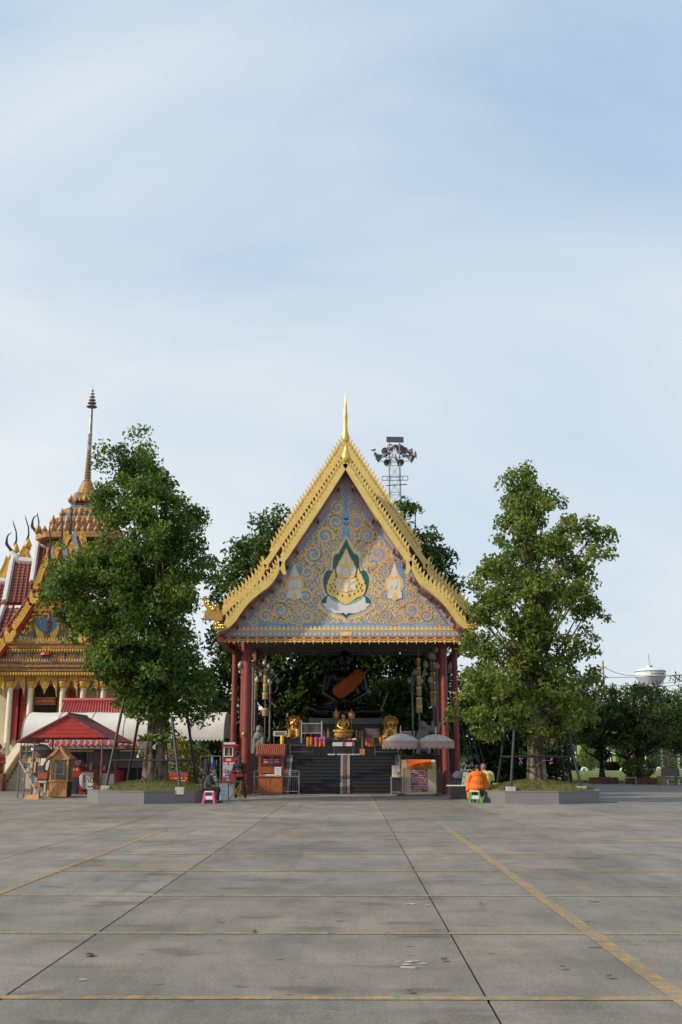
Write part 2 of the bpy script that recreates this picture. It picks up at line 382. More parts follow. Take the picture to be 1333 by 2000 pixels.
WPAINT = concrete('worn_white_line', (.235,.232,.232), (.262,.255,.245), (.42,.42,.41))
EARTH = M('dark_earth', (.055,.05,.042), .95, scale=1.5, var=.3)
ASPH = M('grey_asphalt', (.13,.13,.132), .9, scale=.8, var=.22, bump=.2)
GRASSB = M('lawn_grass', (.07,.15,.02), .9, scale=.35, var=.3, col2=(.13,.22,.04))
JOINT = M('joint_dirt', (.035,.033,.03), .95)

MB().add([(-1500,-60,-.06),(1500,-60,-.06),(1500,3500,-.06),(-1500,3500,-.06)], [(0,1,2,3)]).build('ground', EARTH, kind='structure')
plaza = MB().add([(-60,-12,-.035),(60,-12,-.035),(60,69,-.035),(-60,69,-.035)], [(0,1,2,3)]).build('plaza', JOINT, kind='structure')
xs = [-2.25 + 3.118*k for k in range(-8, 10)]
for i in range(len(xs)-1):
    for (y0, y1) in ((-10.0, 27.6), (27.63, 47.0), (47.03, 68.9)):
        mb = MB(); mb.bb(xs[i]+.009, xs[i+1]-.009, y0, y1, -.03, 0.0); mb.build('concrete_slab', CONC, plaza)
road = MB(); road.bb(-60, 60, 27.55, 27.64, 0.0035, 0.004); road.build('seam_line', WPAINT, plaza)
# parking bays
def stripe(x0, x1, y0, y1, z=.004):
    mb = MB(); n = 14
    mb.add([(x0,y0,z),(x1,y0,z),(x1,y1,z),(x0,y1,z)], [(0,1,2,3)]); return mb.build('parking_line', YPAINT, plaza)
YL = [7.26, 9.82, 12.42, 15.05, 17.66, 20.25, 22.9]
for i, y in enumerate(YL):
    stripe(-3.96 if i < 6 else -2.0, 2.04, y-.052, y+.052)
    if i < 6: stripe(2.20, 8.0 if i not in (4,) else 5.0, y-.052, y+.052)
    if i in (1, 2): stripe(-9.5, -4.12, y-.052, y+.052)
stripe(2.04, 2.18, 4.6, 25.2, .0045)
stripe(-4.10, -3.98, 7.0, 23.6, .0045)
LITTER = M('pale_litter', (.38,.37,.35), .9); DRYLEAF = M('dry_leaf', (.10,.055,.03), .9)
rng = np.random.default_rng(3)
lv = [G(175,1868), G(868,1878), G(497,1823), G(428,1802), G(800,1941), G(1100,1894), G(1190,1912), G(940,1768), G(455,1653)]
for i, p in enumerate(lv):
    mb = MB(); r = .05 if i == 0 else .03
    mb.add([p+Vector((r*1.2*cos(a)*random.uniform(.6,1), r*sin(a), .012+.015*random.random())) for a in [k*1.05 for k in range(6)]] + [p+Vector((0,0,.03))], [(k,(k+1)%6,6) for k in range(6)])
    tag(mb.build('fallen_leaf', DRYLEAF, origin=p), 'small dry brown leaf lying on the grey concrete', 'leaf', 'dry leaves scattered on the concrete')
for px, py, w, d, rz in ((795,1881,.13,.10,.2),(818,1767,.13,.09,.1)):
    p = G(px, py); mb = MB(); rq = random.Random(px)
    for k in range(5):
        c_ = p + Vector((rq.gauss(0, w*.5), rq.gauss(0, d*.6), 0)); s_ = rq.uniform(.015,.045)
        mb.prism([c_+Vector((s_*1.5*cos(a)*rq.uniform(.4,1), s_*cos(.3)*sin(a)*rq.uniform(.4,1), .006+.0003*k)) for a in [j*.9 for j in range(7)]], (0,0,-.003))
    mb.build('plaster_crumbs', LITTER, plaza, kind='stuff')
for px, py, w, rz in ((797,1892,.07,-.1),(162,1916,.035,.2)):
    p = G(px, py); mb = MB(); mb.box(p+Vector((0,0,.008)), (w*1.6,.022,.01), rz)
    tag(mb.build('litter_stick', LITTER, origin=p), 'thin white sliver of litter lying on the concrete', 'litter', 'white slivers of litter on the plaza')

# ================================================================= PAVILION
RED = M('dark_red_paint', (.20,.034,.024), .5, scale=3, var=.28, bump=.06)
REDLT = M('roof_red', (.22,.05,.035), .6, var=.25)
GOLDP = M('yellow_gold_paint', (.68,.50,.15), .42, var=.14, scale=4, spec=.5)
GOLD = M('polished_gold', (.66,.42,.11), .38, metal=.6, var=.15, scale=8)
GOLDO = M('old_gold', (.46,.28,.075), .42, metal=.35, var=.28, scale=9)
PINKS = M('pink_soffit', (.40,.24,.235), .8, var=.12)
PLAS = M('lavender_plaster', (.47,.41,.41), .85, var=.10, scale=2)
BLUEP = M('gable_blue', (.17,.35,.66), .65, var=.18, scale=2.0, col2=(.30,.46,.68))
GOLDF = M('scroll_gold_paint', (.90,.60,.19), .6, var=.10, scale=1.2, col2=(.92,.58,.17))
GOLDR = M('orange_gold_paint', (.76,.40,.13), .6, var=.12, scale=1.2)
GREEN = M('niche_green', (.014,.12,.09), .5, var=.15)
WHITE = M('white_paint', (.72,.71,.70), .6, var=.06)
PALE = M('pale_pink_paint', (.55,.42,.42), .7, var=.1)
TEAL = M('pale_teal_paint', (.22,.46,.40), .7, var=.2, scale=10)
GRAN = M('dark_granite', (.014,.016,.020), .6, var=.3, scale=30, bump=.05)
GRANW = M('white_stone', (.34,.33,.33), .55, var=.2, scale=10)
BRTILE = M('brown_tile', (.17,.09,.075), .55, var=.25, scale=6)
RUST = M('red_brown_trim', (.28,.085,.035), .6, var=.2)

XC = P(676, 1482, 46).x
pav = thing('pavilion', 'open temple pavilion with red pillars, blue and gold painted gable and gold finial', 'pavilion', (XC, 47, 0))
YB, YG, YR = 45.1, 46.0, 46.9        # front bargeboard, gable panel, rear bargeboard planes
def Q(px, py, Y): return P(px, py, Y)
def mirror(p): return Vector((2*XC - p.x, p.y, p.z))
def dens(pts, n=6):                  # smooth a px polyline (Catmull-Rom)
    o = []; m = len(pts)
    for i in range(m-1):
        p0 = pts[max(i-1,0)]; p1 = pts[i]; p2 = pts[i+1]; p3 = pts[min(i+2,m-1)]
        for k in range(n):
            t = k/n
            o.append(tuple(0.5*((2*p1[j]) + (-p0[j]+p2[j])*t + (2*p0[j]-5*p1[j]+4*p2[j]-p3[j])*t*t + (-p0[j]+3*p1[j]-3*p2[j]+p3[j])*t**3) for j in (0,1)))
    o.append(tuple(pts[-1])); return o
fr_up = [(676,905),(640,962),(600,1023),(562,1080),(552,1094),(552,1108),(557,1122)]
fr_lo = [(549,1096),(539,1120),(525,1139),(505,1154),(484,1172),(468,1192),(455,1211),(440,1224),(424,1230)]
re_up = [(676,868),(640,923),(600,982),(560,1041),(530,1086),(521,1100),(522,1112)]
re_lo = [(518,1102),(510,1122),(492,1142),(472,1163),(455,1176),(441,1190),(428,1203)]
def tooth_mesh(sgn):
    mb = MB(); path = [(0,0),(-.045,.10),(-.055,.20),(-.02,.30),(.035,.385)]; wd = [.15,.135,.11,.07,.012]
    mb.ribbon([Vector((sgn*a*1.0,0,b)) for a, b in path], wd, (0,.10,0)); return mb
TEETH = {}
def place_teeth(path, Y, sgn, spacing, off, s0=.02, s1=.98, scale=1.0):
    pts = [P(a,b,Y) for a, b in path]
    seg = [(pts[i+1]-pts[i]).length for i in range(len(pts)-1)]; T = sum(seg); d = T*s0
    while d < T*s1:
        e = d; i = 0
        while i < len(seg)-1 and e > seg[i]: e -= seg[i]; i += 1
        p = pts[i].lerp(pts[i+1], e/seg[i]); t = (pts[i+1]-pts[i]).normalized()
        nrm = Vector((t.z, 0, -t.x)) if t.z < 0 else Vector((-t.z,0,t.x))
        nrm = Vector((-abs(t.z), 0, abs(t.x))).normalized()
        q = p + nrm*off
        if sgn > 0: q = mirror(q)
        q.y = Y + .01
        if sgn not in TEETH:
            mb = tooth_mesh(sgn); mb.v = [(v[0]+q.x, v[1]+q.y, v[2]+q.z) for v in mb.v]; o = mb.build('roof_tooth', GOLDP, pav, origin=q); TEETH[sgn] = o
        else: o = inst(TEETH[sgn], pav, q)
        k = 1.42*scale*random.uniform(.95,1.05); o.scale = (k,1,k)
        d += spacing
for Y, up, lo in ((YB, fr_up, fr_lo), (YR, re_up, re_lo)):
    for sgn in (-1, 1):
        for path, w0, w1 in ((up, .25, .12), (lo, .25, .20)):
            pp = dens(path, 8); pts = [P(a,b,Y) for a, b in pp]
            if sgn > 0: pts = [mirror(p) for p in pts]
            n = len(pts); wd = [w0 if i < n*.78 else w0+(w1-w0)*(i-n*.78)/(n*.22) for i in range(n)]
            if path is lo: wd = [.14+.11*min(1, i/(n*.3)) for i in range(n)]
            MB().ribbon(pts, wd, (0,.16,0)).build('bargeboard', GOLDP, pav)
        place_teeth(dens(up[:5], 6), Y, sgn, .205, .11, .03, .99)
        place_teeth(dens(lo, 6), Y, sgn, .215, .09, .06, .93, .92)
# naga heads
def naga(pxpts, sc, ox, oy, Y, sgn, lab=None):
    pts = [P(ox+a/sc, oy+b/sc, Y) for a, b in pxpts]
    if sgn > 0: pts = [mirror(p) for p in pts]
    o = MB().prism(pts, (0,.22,0)).build('naga_head', GOLD, pav)
    c = sum(pts, Vector())/len(pts)
    # raised cheek, eye and scales on the front face
    d = MB()
    for k in range(9):
        q = pts[k % len(pts)].lerp(c, .35+.06*(k%4)); d.ball((q.x, Y-.01, q.z), (.045,.05,.045), 8, 6)
    d.build('scale_relief', GOLD, o)
big = [(95,220),(180,190),(165,260),(230,360),(310,430),(370,520),(400,420),(440,470),(510,385),(555,600),(600,740),(645,830),(610,900),(500,880),(420,990),(400,1140),(380,960),(465,880),(330,855),(230,850),(150,885),(130,700),(205,570),(130,470)]
small = [(410,960),(400,1140),(500,1165),(640,1150),(720,1120),(700,1000),(640,1010),(560,1000),(520,900),(470,880)]
for sgn in (-1, 1):
    naga(big, 14.29, 390, 1150, YR-.05, sgn); naga(small, 14.29, 390, 1150, YB-.03, sgn)
# roof slopes
def roof_profile(up, lo, Y, dn):
    a = [P(x,y,Y) for x, y in dens(up[:5], 3)]; b = [P(x,y,Y) for x, y in dens(lo[1:], 3)]
    return [p+Vector((0,0,-dn)) for p in a+b]
TILE = M('red_roof_tile', (.26,.075,.045), .7, var=.3, scale=8)
for Y, Y2, up, lo in ((YB+.16, YR-.02, fr_up, fr_lo), (YR+.16, 57.5, re_up, re_lo)):
    for sgn in (-1, 1):
        pr = roof_profile(up, lo, Y-.16, .10)
        if sgn > 0: pr = [mirror(p) for p in pr]
        pr = [Vector((p.x, Y, p.z)) for p in pr]
        MB().ribbon(pr, .07, (0,Y2-Y,0)).build('roof_slope', TILE, pav)
        MB().ribbon([p+Vector((0,.01,-.075)) for p in pr], .05, (0,Y2-Y-.02,0)).build('soffit', PINKS, pav)
        n = len(pr)
        if Y < 46:
            for i in (2, 5, 8, 11, 13, 16, 19, 22, 25, 28):
                if i < n-1:
                    p = pr[i]; t = (pr[i+1]-pr[i]).normalized(); nn = Vector((-t.z,0,t.x));  nn = nn if nn.z < 0 else -nn
                    q = p + nn*.20; MB().box((q.x, 45.55, q.z), (.11,.75,.11)).build('purlin', RED, pav)
        else:
            ys = np.linspace(Y+.1, Y2-.1, 24)
            for i in range(1, n-1, 2):
                mb = MB(); mb.tube([pr[i]+Vector((0,.05,.05)), Vector((pr[i].x, Y2-.05, pr[i].z+.05))], .035, 5); mb.build('tile_row', TILE, pav)
# finials
def chofa(px, pts, Y):
    z = lambda py: P(px, py, Y).z
    c = P(px, pts[0][0], Y)
    MB().lathe([(r, z(py)-c.z) for py, r in pts], (c.x, Y+.1, c.z), 10, sy=.8).build('finial', GOLD, pav, smooth=True)
chofa(676.5, [(908,.02),(904,.12),(897,.21),(890,.20),(882,.13),(874,.07),(866,.05),(862,.09),(860,.02)], YB)
chofa(675.5, [(868,.03),(864,.14),(857,.19),(850,.17),(842,.11),(830,.085),(815,.10),(811,.11),(806,.08),(795,.07),(785,.045),(775,.025),(769,.008)], YR)
# gable
def tri(pts, Y, d, mat, name): return MB().prism([P(a,b,Y) for a, b in pts], (0,d,0)).build(name, mat, pav)
gable = tri([(676,928),(438,1236),(914,1236)], YG, .25, PLAS, 'gable_wall')
gp = MB().prism([P(a,b,YG-.03) for a, b in ((676,952),(470,1228),(882,1228))], (0,.03,0)).build('gable_panel', BLUEP, gable)
def art(pts, mat, lay, name='painted_figure', mir=True, cx=676.5):
    Y = YG - .03 - .006*lay
    pl = [P(a,b,Y) for a, b in pts]
    if mir: pl = pl + [P(2*cx-a, b, Y) for a, b in reversed(pts) if abs(a-cx) > .3]
    return MB().prism(pl, (0,.006,0)).build(name, mat, gp if False else gable)
def c2(l, ox=600, oy=1040, s=8.333): return [(ox+a/s+2, oy+b/s) for a, b in l]
niche = [(620,105),(590,170),(560,235),(530,285),(508,325),(505,345),(470,352),(432,375),(412,420),(408,500),(405,590),(385,632),(340,605),(290,640),(255,720),(248,800),(262,890),(285,965),(330,1020),(262,1060),(215,1110),(228,1185),(330,1260),(450,1318),(560,1342),(620,1397)]
def grow(l, k, cx=620, cy=800): return [(cx+(a-cx)*k, cy+(b-cy)*k) for a, b in l]
art(c2(grow(niche, 1.135)), GOLDF, 1, 'niche_border'); art(c2(grow(niche, 1.075)), WHITE, 2, 'niche_border'); art(c2(grow(niche, 1.055)), PALE, 3, 'niche_border')
art(c2(niche), GREEN, 4, 'niche'); FACEM = M('figure_outline', (.42,.25,.08), .7)
lot = [(620,1170),(480,1100),(350,1035),(318,1050),(300,1110),(310,1140),(262,1160),(230,1155),(255,1195),(300,1225),(285,1235),(340,1270),(400,1275),(385,1288),(440,1310),(520,1318),(580,1305),(620,1340)]
art(c2(lot), WHITE, 5, 'lotus')
art(c2([(620,1172),(480,1100),(355,1035),(345,1060),(400,1105),(430,1110),(470,1145),(520,1150),(560,1172),(620,1185)]), TEAL, 6, 'lotus')
body = [(620,245),(600,290),(585,335),(560,380),(540,420),(515,470),(505,455),(490,515),(465,560),(452,610),(470,680),(480,745),(455,730),(428,575),(400,640),(395,690),(378,655),(360,720),(335,775),(318,800),(325,840),(298,855),(310,960),(350,1025),(450,1062),(540,1130),(620,1175)]
art(c2(body), GOLDF, 7, 'painted_flames')
for a, b in ((420,770),(395,835),(372,905),(432,880),(350,860),(410,955),(470,1000),(545,1030),(345,945),(440,715)):
    fl = [(a,b),(a+12,b-26),(a+30,b-14),(a+18,b+2),(a+30,b+20),(a+6,b+16)]
    art(c2(fl), GREEN, 8, 'painted_flames', mir=False); art(c2([(1240-x, y) for x, y in fl]), GREEN, 8, 'painted_flames', mir=False)
def ell(cx, cy, rx, ry, n=18): return c2([(cx+rx*cos(2*pi*k/n), cy+ry*sin(2*pi*k/n)) for k in range(n)])
both = lambda l, m, lay: (art(c2(l), m, lay, mir=False), art(c2([(1240-a_, b_) for a_, b_ in l]), m, lay, mir=False))
both([(612,320),(590,372),(565,440),(545,490),(535,540),(560,530),(585,500),(602,440),(612,380)], WHITE, 8)          # crown leaves
both([(530,530),(495,535),(470,575),(466,625),(480,665),(512,690),(535,690),(540,640),(548,590)], WHITE, 8)          # ear wings
both([(470,690),(500,700),(560,715),(600,742),(560,755),(505,742)], GOLDF, 9)
art(ell(620,655,66,96), GOLDF, 9, mir=False); art(ell(620,650,52,82), WHITE, 10, mir=False)
art(c2([(572,598),(620,560),(668,598),(650,588),(620,582),(590,588)]), GOLDF, 11, mir=False)
for dx in (-20, 20): art(c2([(620+dx-10,642),(620+dx+10,642),(620+dx+10,648),(620+dx-10,648)]), FACEM, 11, mir=False)
art(c2([(607,694),(633,694),(633,700),(607,700)]), FACEM, 11, mir=False); art(c2([(617,655),(623,655),(624,676),(616,676)]), FACEM, 11, mir=False)
art(c2([(568,775),(672,775),(664,850),(655,905),(640,925),(600,925),(585,905),(576,850)]), WHITE, 9, mir=False)      # chest
both([(560,772),(500,752),(472,765),(482,800),(520,812),(556,845)], WHITE, 9)                                       # shoulders
both([(478,832),(466,860),(458,935),(515,950),(520,905),(532,862),(520,825)], WHITE, 9)                             # upper arms
both([(520,925),(545,950),(600,960),(600,935),(560,918),(535,890)], GOLDF, 10)
art(ell(620,948,34,30,12), WHITE, 11, mir=False)
both([(612,772),(575,768),(548,778),(580,800),(612,815)], GOLDF, 10)
art(c2([(560,975),(620,1010),(680,975),(668,1000),(620,1035),(572,1000)]), WHITE, 9, mir=False)
for cx in (575.5, 771.5):
    f = lambda l: [(cx+a, b) for a, b in l]
    art(f([(0,1096),(-5,1112),(-9,1122),(-17,1134),(-18,1146),(-12,1156),(0,1158)]), GOLDF, 2, cx=cx)
    art(f([(0,1101),(-4,1114),(-6,1124),(0,1128)]), WHITE, 3, cx=cx)
    art(f([(-6,1128),(-12,1136),(-13,1146),(-9,1152),(-5,1143)]), WHITE, 3, mir=False); art(f([(6,1128),(12,1136),(13,1146),(9,1152),(5,1143)]), WHITE, 3, mir=False)
    art(f([(0,1131),(-5,1134),(-6,1142),(0,1150)]), WHITE, 4, cx=cx)
    art(f([(0,1153),(-9,1150),(-14,1158),(-14,1168),(-5,1170),(0,1166)]), WHITE, 4, cx=cx)
    art(f([(0,1156),(-4,1160),(-6,1170),(0,1174)]), GOLDF, 5, cx=cx)
# scrolls: spirals of gold paint, each with flame leaves
def spiral(cx, cy, r, turn, start, lay, wpx=5.0, leaves=True):
    Y = YG - .03 - .006*lay; mb = MB(); path = []; n = 34
    for i in range(n):
        t = i/(n-1); a = start + turn*2*pi*1.55*t; rr = r*(1-.80*t)
        path.append((cx+rr*cos(a), cy+rr*sin(a)))
    k = PM(YG); wd = [wpx/k*(1-.45*i/n) for i in range(n)]
    mb.ribbon([P(a,b,Y) for a, b in path], wd, (0,.006,0))
    if leaves:
        for i in range(0, 22, 2):
            a, b = path[i]; ang = atan2(b-cy, a-cx); o = turn*.9
            tip = (a+cos(ang+o)*r*.34, b+sin(ang+o)*r*.34); w = r*.13
            pl = [(a-sin(ang)*w, b+cos(ang)*w), ((a+tip[0])/2+cos(ang)*w*1.2, (b+tip[1])/2+sin(ang)*w*1.2), tip, (a+sin(ang)*w, b-cos(ang)*w)]
            mb.prism([P(x,y,Y-.001) for x, y in pl], (0,.006,0))
        for j in range(4):
            aa = start + j*1.7; rr = r*.40
            a, b = cx+cos(aa)*rr*.3, cy+sin(aa)*rr*.3; tip = (cx+cos(aa)*rr*.95, cy+sin(aa)*rr*.95); w = r*.07
            pl = [(a-sin(aa)*w,b+cos(aa)*w), tip, (a+sin(aa)*w,b-cos(aa)*w)]
            mb.prism([P(x,y,Y-.002) for x, y in pl], (0,.006,0))
    return mb
SC = [(645,1062,9),(628,1112,9),(575,1090,9),(525,1148,8),(508,1180,8),(612,1186,9),(567,1182,8),(624,1211,7),(585,1213,8),(548,1213,7),(659,991,12),(657,1019,15.5),(635,1047,17),(613,1083,17.5),(600,1118,13),(598,1166,15),(601,1203,12.5),(548,1192,18),(519,1203,13),(573,1207,10),(551,1163,11),(628,1128-14,8),(497,1214,9),(533,1175,9),(585,1106-6,8)]
nz = lambda x, y: abs(x-676.5) < 58 and y > 1060 and (abs(x-676.5) < 8+ (y-1060)*.55)
for i, (x, y, r) in enumerate(SC):
    for m in (0, 1):
        X = x if not m else 2*676.5-x
        spiral(X, y, r*1.06, (1 if i % 2 else -1)*(1 if not m else -1), (1.2+i if not m else pi-1.2-i), 1, r*.31).build('scroll_ornament', GOLDR if m else GOLDF, gable)
# flames that fill the rest of the field
def inside(poly, x, y):
    r = False; j = len(poly)-1
    for i in range(len(poly)):
        (xi,yi),(xj,yj) = poly[i], poly[j]
        if (yi > y) != (yj > y) and x < (xj-xi)*(y-yi)/(yj-yi)+xi: r = not r
        j = i
    return r
_nb = c2(grow(niche, 1.15)); NB = _nb + [(2*676.5-a, b) for a, b in reversed(_nb)]
mb = MB(); rg = random.Random(5); placed = []; tries = 0
while len(placed) < 760 and tries < 30000:
    tries += 1
    y = rg.uniform(962, 1216); hw = (y-952)*.745-5; x = 676.5 - rg.uniform(3.2, max(3.3, hw))
    if any((x-a)**2+(y-b)**2 < (r*1.0)**2 for a, b, r in SC): continue
    if 575.5-15 < x < 575.5+15 and 1098 < y < 1172: continue
    if inside(NB, x, y): continue
    if any((x-a)**2+(y-b)**2 < 9.5 for a, b in placed): continue
    placed.append((x, y))
    a = rg.uniform(-2.6, -.5); s = rg.uniform(3.2, 5.2); c_ = rg.choice((-1, 1))
    base = [(-.5,-.22),(-.1,-.34),(.35,-.30*c_),(1.0,.28*c_),(.3,.18),(.05,.36),(-.25,.20),(-.5,.25)]
    for m in (1, -1):
        pl = [((x if m > 0 else 1353-x)+m*s*(u*cos(a)-v*sin(a)), y+s*(u*sin(a)+v*cos(a))) for u, v in base]
        mb.prism([P(p,q,YG-.0335-.00009*(len(placed)%41)-(.00004 if m < 0 else 0)) for p, q in pl], (0,.003,0))
mb.build('scrollwork', GOLDF, gable, kind='stuff')
mb = MB(); Y = YG-.037
for s_ in (-1, 1):
    mb.ribbon([P(676+s_*4, 962, Y), P(676+s_*201, 1226, Y)], .05, (0,.006,0))
mb.ribbon([P(676, 958, Y), P(676, 985, Y), P(676.5, 1048, Y)], [.05,.2,.3], (0,.006,0))
mb.build('blue_edge', BLUEP, gable)
# beam with petals, diamonds and scalloped trim
beam = MB(); a = P(433,1231,YG-.1); b = P(920,1244,YG-.1)
beam.bb(a.x, b.x, YG-.1, YG+.35, b.z, a.z); beam = beam.build('tie_beam', PLAS, pav)
mb = MB(); Y = YG-.104
mb.prism([P(x,y,Y) for x, y in ((436,1232.5),(918,1232.5),(918,1231),(436,1231))], (0,.01,0))
mb.build('beam_fillet', GRANW, beam)
bl = MB(); bl.prism([P(x,y,YG-.106) for x, y in ((450,1235.5),(905,1235.5),(905,1241.5),(450,1241.5))], (0,.008,0)); bl.build('blue_band', BLUEP, beam)
mb = MB()
for k in range(-26, 27):
    x = 676.5+k*8.7
    mb.prism([P(q,w,Y-.004) for q, w in ((x-4.2,1231),(x-3.6,1227),(x,1221.5),(x+3.6,1227),(x+4.2,1231))], (0,.02,0))
    mb.prism([P(q,w,Y-.008) for q, w in ((x-(3.6 if k%2 else 2.4),1238.5),(x,1235.6),(x+(3.6 if k%2 else 2.4),1238.5),(x,1241.4))], (0,.008,0))
mb.build('petal_band', GOLDF, beam, kind='stuff')
mb = MB(); mb.prism([P(x,y,Y-.012) for x, y in ((664,1234.5),(689,1234.5),(686,1242),(667,1242))], (0,.012,0)); mb.build('centre_medallion', GOLDF, beam)
mb = MB(); mb.prism([P(676.5+5*cos(t),1238+2.4*sin(t),Y-.02) for t in [k*.63 for k in range(10)]], (0,.01,0)); mb.build('centre_medallion', WHITE, beam)
brd = MB(); a = P(434,1243.5,YG-.16); b = P(919,1247.5,YG-.16); brd.bb(a.x, b.x, YG-.16, YG-.06, b.z, a.z); brd.build('trim_board', RUST, beam)
k1 = None
for k in range(-13, 14):
    c = P(676.5+k*18.3, 1245.5, YG-.20); s = 1/PM(YG)
    if k1 is None:
        mb = MB(); R_ = lambda u, v: Vector((c.x+u*s, c.y, c.z-v*s))
        mb.ribbon([R_(9.1*cos(t), 1.0+7.5*sin(t)) for t in [i*pi/12 for i in range(13)]], 1.9*s, (0,.03,0))
        mb.ribbon([R_(6.0*cos(t), 1.0+3.6*sin(t)) for t in [i*pi/8 for i in range(9)]], 1.3*s, (0,.03,0))
        mb.prism([R_(u,v) for u, v in ((-3,7),(0,5.5),(3,7),(0,9.5))], (0,.035,0))
        mb.prism([R_(u+9.15,v) for u, v in ((-1.6,-1),(1.6,-1),(1.2,3),(3.2,6),(1.2,9.5),(0,13),(-1.2,9.5),(-3.2,6),(-1.2,3))], (0,.04,0))
        k1 = mb.build('trim_pendant', GOLDF, beam, origin=c)
        rb = MB(); rb.prism([R_(8.6*cos(t), 1.0+6.4*sin(t)) for t in [i*pi/12 for i in range(13)]], (0,-.0,0)) if False else None
    else: inst(k1, beam, c)
mb = MB(); s = 1/PM(YG)
for k in range(-13, 14):
    c = P(676.5+k*18.3, 1246.5, YG-.165)
    mb.prism([Vector((c.x+8.4*s*cos(t), c.y, c.z-6.2*s*sin(t))) for t in [i*pi/10 for i in range(11)]], (0,.02,0))
mb.build('swag_backing', RUST, beam)
# ceiling, side eaves, rear beam
CEIL = M('ceiling_grey_mauve', (.22,.18,.185), .85, var=.08)  # mauve lowered so the colour itself deepens the shade under the roof
zc = P(676,1268,55.8).z; zcE = P(676,1254,YG).z+.06; xl, xr = P(440,1250,YG).x, P(913,1250,YG).x
MB().bb(xl, xr, YG+.36, 56.4, zc, zc+.12).build('ceiling', CEIL, pav)
for s_, x0, x1 in ((-1, xl-.30, xl-.005), (1, xr+.005, xr+.30)):
    MB().bb(x0, x1, YG-.45, 56.6, zcE-.10, zcE+.22).build('side_eave', RED, pav)
YE = 55.8; zr = P(676,1273,YE).z; e0, e1 = P(500,1270,YE).x, P(850,1270,YE).x
rb = MB().bb(xl+.1, xr-.1, YE, YE+.2, zr, zc-.005).build('rear_beam', CEIL, pav)
k1 = None
n = 34
for k in range(n):
    x = xl+.3 + (xr-xl-.6)*k/(n-1); c = Vector((x, YE-.03, zr))
    if k1 is None:
        mb = MB(); w = (xr-xl-.6)/(n-1)
        mb.ribbon([Vector((x+w*.46*cos(t), c.y, zr-.03-.14*sin(t))) for t in [i*pi/8 for i in range(9)]], .04, (0,.02,0))
        mb.ribbon([Vector((x+w*.28*cos(t), c.y, zr-.03-.07*sin(t))) for t in [i*pi/6 for i in range(7)]], .025, (0,.02,0))
        mb.prism([Vector((x+w*.5+a, c.y, zr-b)) for a, b in ((-.03,-.02),(.03,-.02),(.06,.12),(0,.25),(-.06,.12))], (0,.02,0))
        k1 = mb.build('lace_trim', CEIL, rb, origin=c)
    else: inst(k1, rb, c)
# pillars
def pillar(px, py, Y, r, z0=0.0):
    p = P(px, py, Y); x = p.x
    o = MB().lathe([(r*1.02,0),(r*1.0,1.0),(r*.98,3.0),(r*.96,zc-z0-.02)], (x, Y, z0), 20).build('pillar', RED, pav, smooth=True)
    MB().lathe([(r*1.55,0),(r*1.55,.16),(r*1.25,.2),(r*1.25,.32),(r*1.04,.36)], (x, Y, z0), 20).build('pillar_base', REDLT, o)
    return o
pl1 = pillar(481, 1450, 46.75, .185); pillar(475, 1450, 50.5, .17, 0)
pillar(870.5, 1450, 46.75, .145); pillar(861, 1450, 50.5, .17, 0)
pillar(456, 1450, 49.2, .135); pillar(892, 1450, 49.2, .14)
pillar(497, 1450, 55.6, .15); pillar(852, 1450, 55.6, .15)
m_ = MB(); c = P(476,1434,46.5); m_.ball((c.x, c.y, c.z), (.07,.05,.09)); m_.build('pillar_lamp', GOLDO, pl1)
# stairs and platform
sx0, sx1 = XA(553, 47.4), XA(786, 47.4); cxs = XA(674.5, 48.5)
NS, RISE, TREAD = 11, 1.66/11, .28
px0, px1 = P(440,1480,50).x, P(905,1480,50).x
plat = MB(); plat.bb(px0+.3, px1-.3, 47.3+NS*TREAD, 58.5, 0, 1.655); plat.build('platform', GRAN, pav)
for s_ in (0, 1):
    mb = MB()
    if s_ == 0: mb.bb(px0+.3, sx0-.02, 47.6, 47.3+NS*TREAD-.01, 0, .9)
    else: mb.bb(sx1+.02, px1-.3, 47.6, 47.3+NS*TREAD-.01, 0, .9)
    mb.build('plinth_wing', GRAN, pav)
for k in range(NS):
    y0 = 47.3+k*TREAD; z1 = (k+1)*RISE
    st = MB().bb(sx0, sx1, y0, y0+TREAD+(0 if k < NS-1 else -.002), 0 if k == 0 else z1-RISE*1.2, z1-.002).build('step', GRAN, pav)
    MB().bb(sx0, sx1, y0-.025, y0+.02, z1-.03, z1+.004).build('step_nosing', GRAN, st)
    for c_, w in ((cxs, .19), (sx0+.10, .12), (sx1-.15, .14)):
        MB().bb(c_-w/2, c_+w/2, y0-.031, y0-.003, z1-RISE+.006, z1+.008).build('step_tile', BRTILE, st)
    for c_ in (cxs-.155, cxs+.155, sx0+.235, sx1-.02):
        MB().bb(c_-.055, c_+.055, y0-.030, y0-.003, z1-RISE+.006, z1+.008).build('step_tile', GRANW, st)
# ================================================================= SHRINE
BRONZE = M('black_bronze', (.011,.010,.011), .30, metal=.2, var=.25, scale=2.5, spec=.6)
ORANGE = M('orange_cloth', (.62,.13,.012), .75, var=.22, scale=9, bump=.3, bscale=14)
ORANGED = M('orange_sash', (.46,.095,.012), .75, var=.25, scale=3, bump=.4, bscale=9)
STEEL = M('brushed_steel', (.50,.50,.50), .32, metal=.85, var=.1)
BLKM = M('black_marble', (.022,.020,.020), .25, var=.3, scale=3)
DKBR = M('dark_brown_stone', (.03,.021,.019), .45, var=.25)
DSTEEL = M('dark_painted_steel', (.045,.05,.056), .42, var=.2, scale=12)
WOODO = M('orange_wood', (.33,.095,.028), .5, var=.25, scale=7)
WOODL = M('honey_wood', (.48,.235,.075), .55, var=.22, scale=9)
REDP = M('bright_red_paint', (.40,.018,.016), .4, var=.12)
SIGNR = M('maroon_sign', (.26,.014,.03), .5, var=.08)
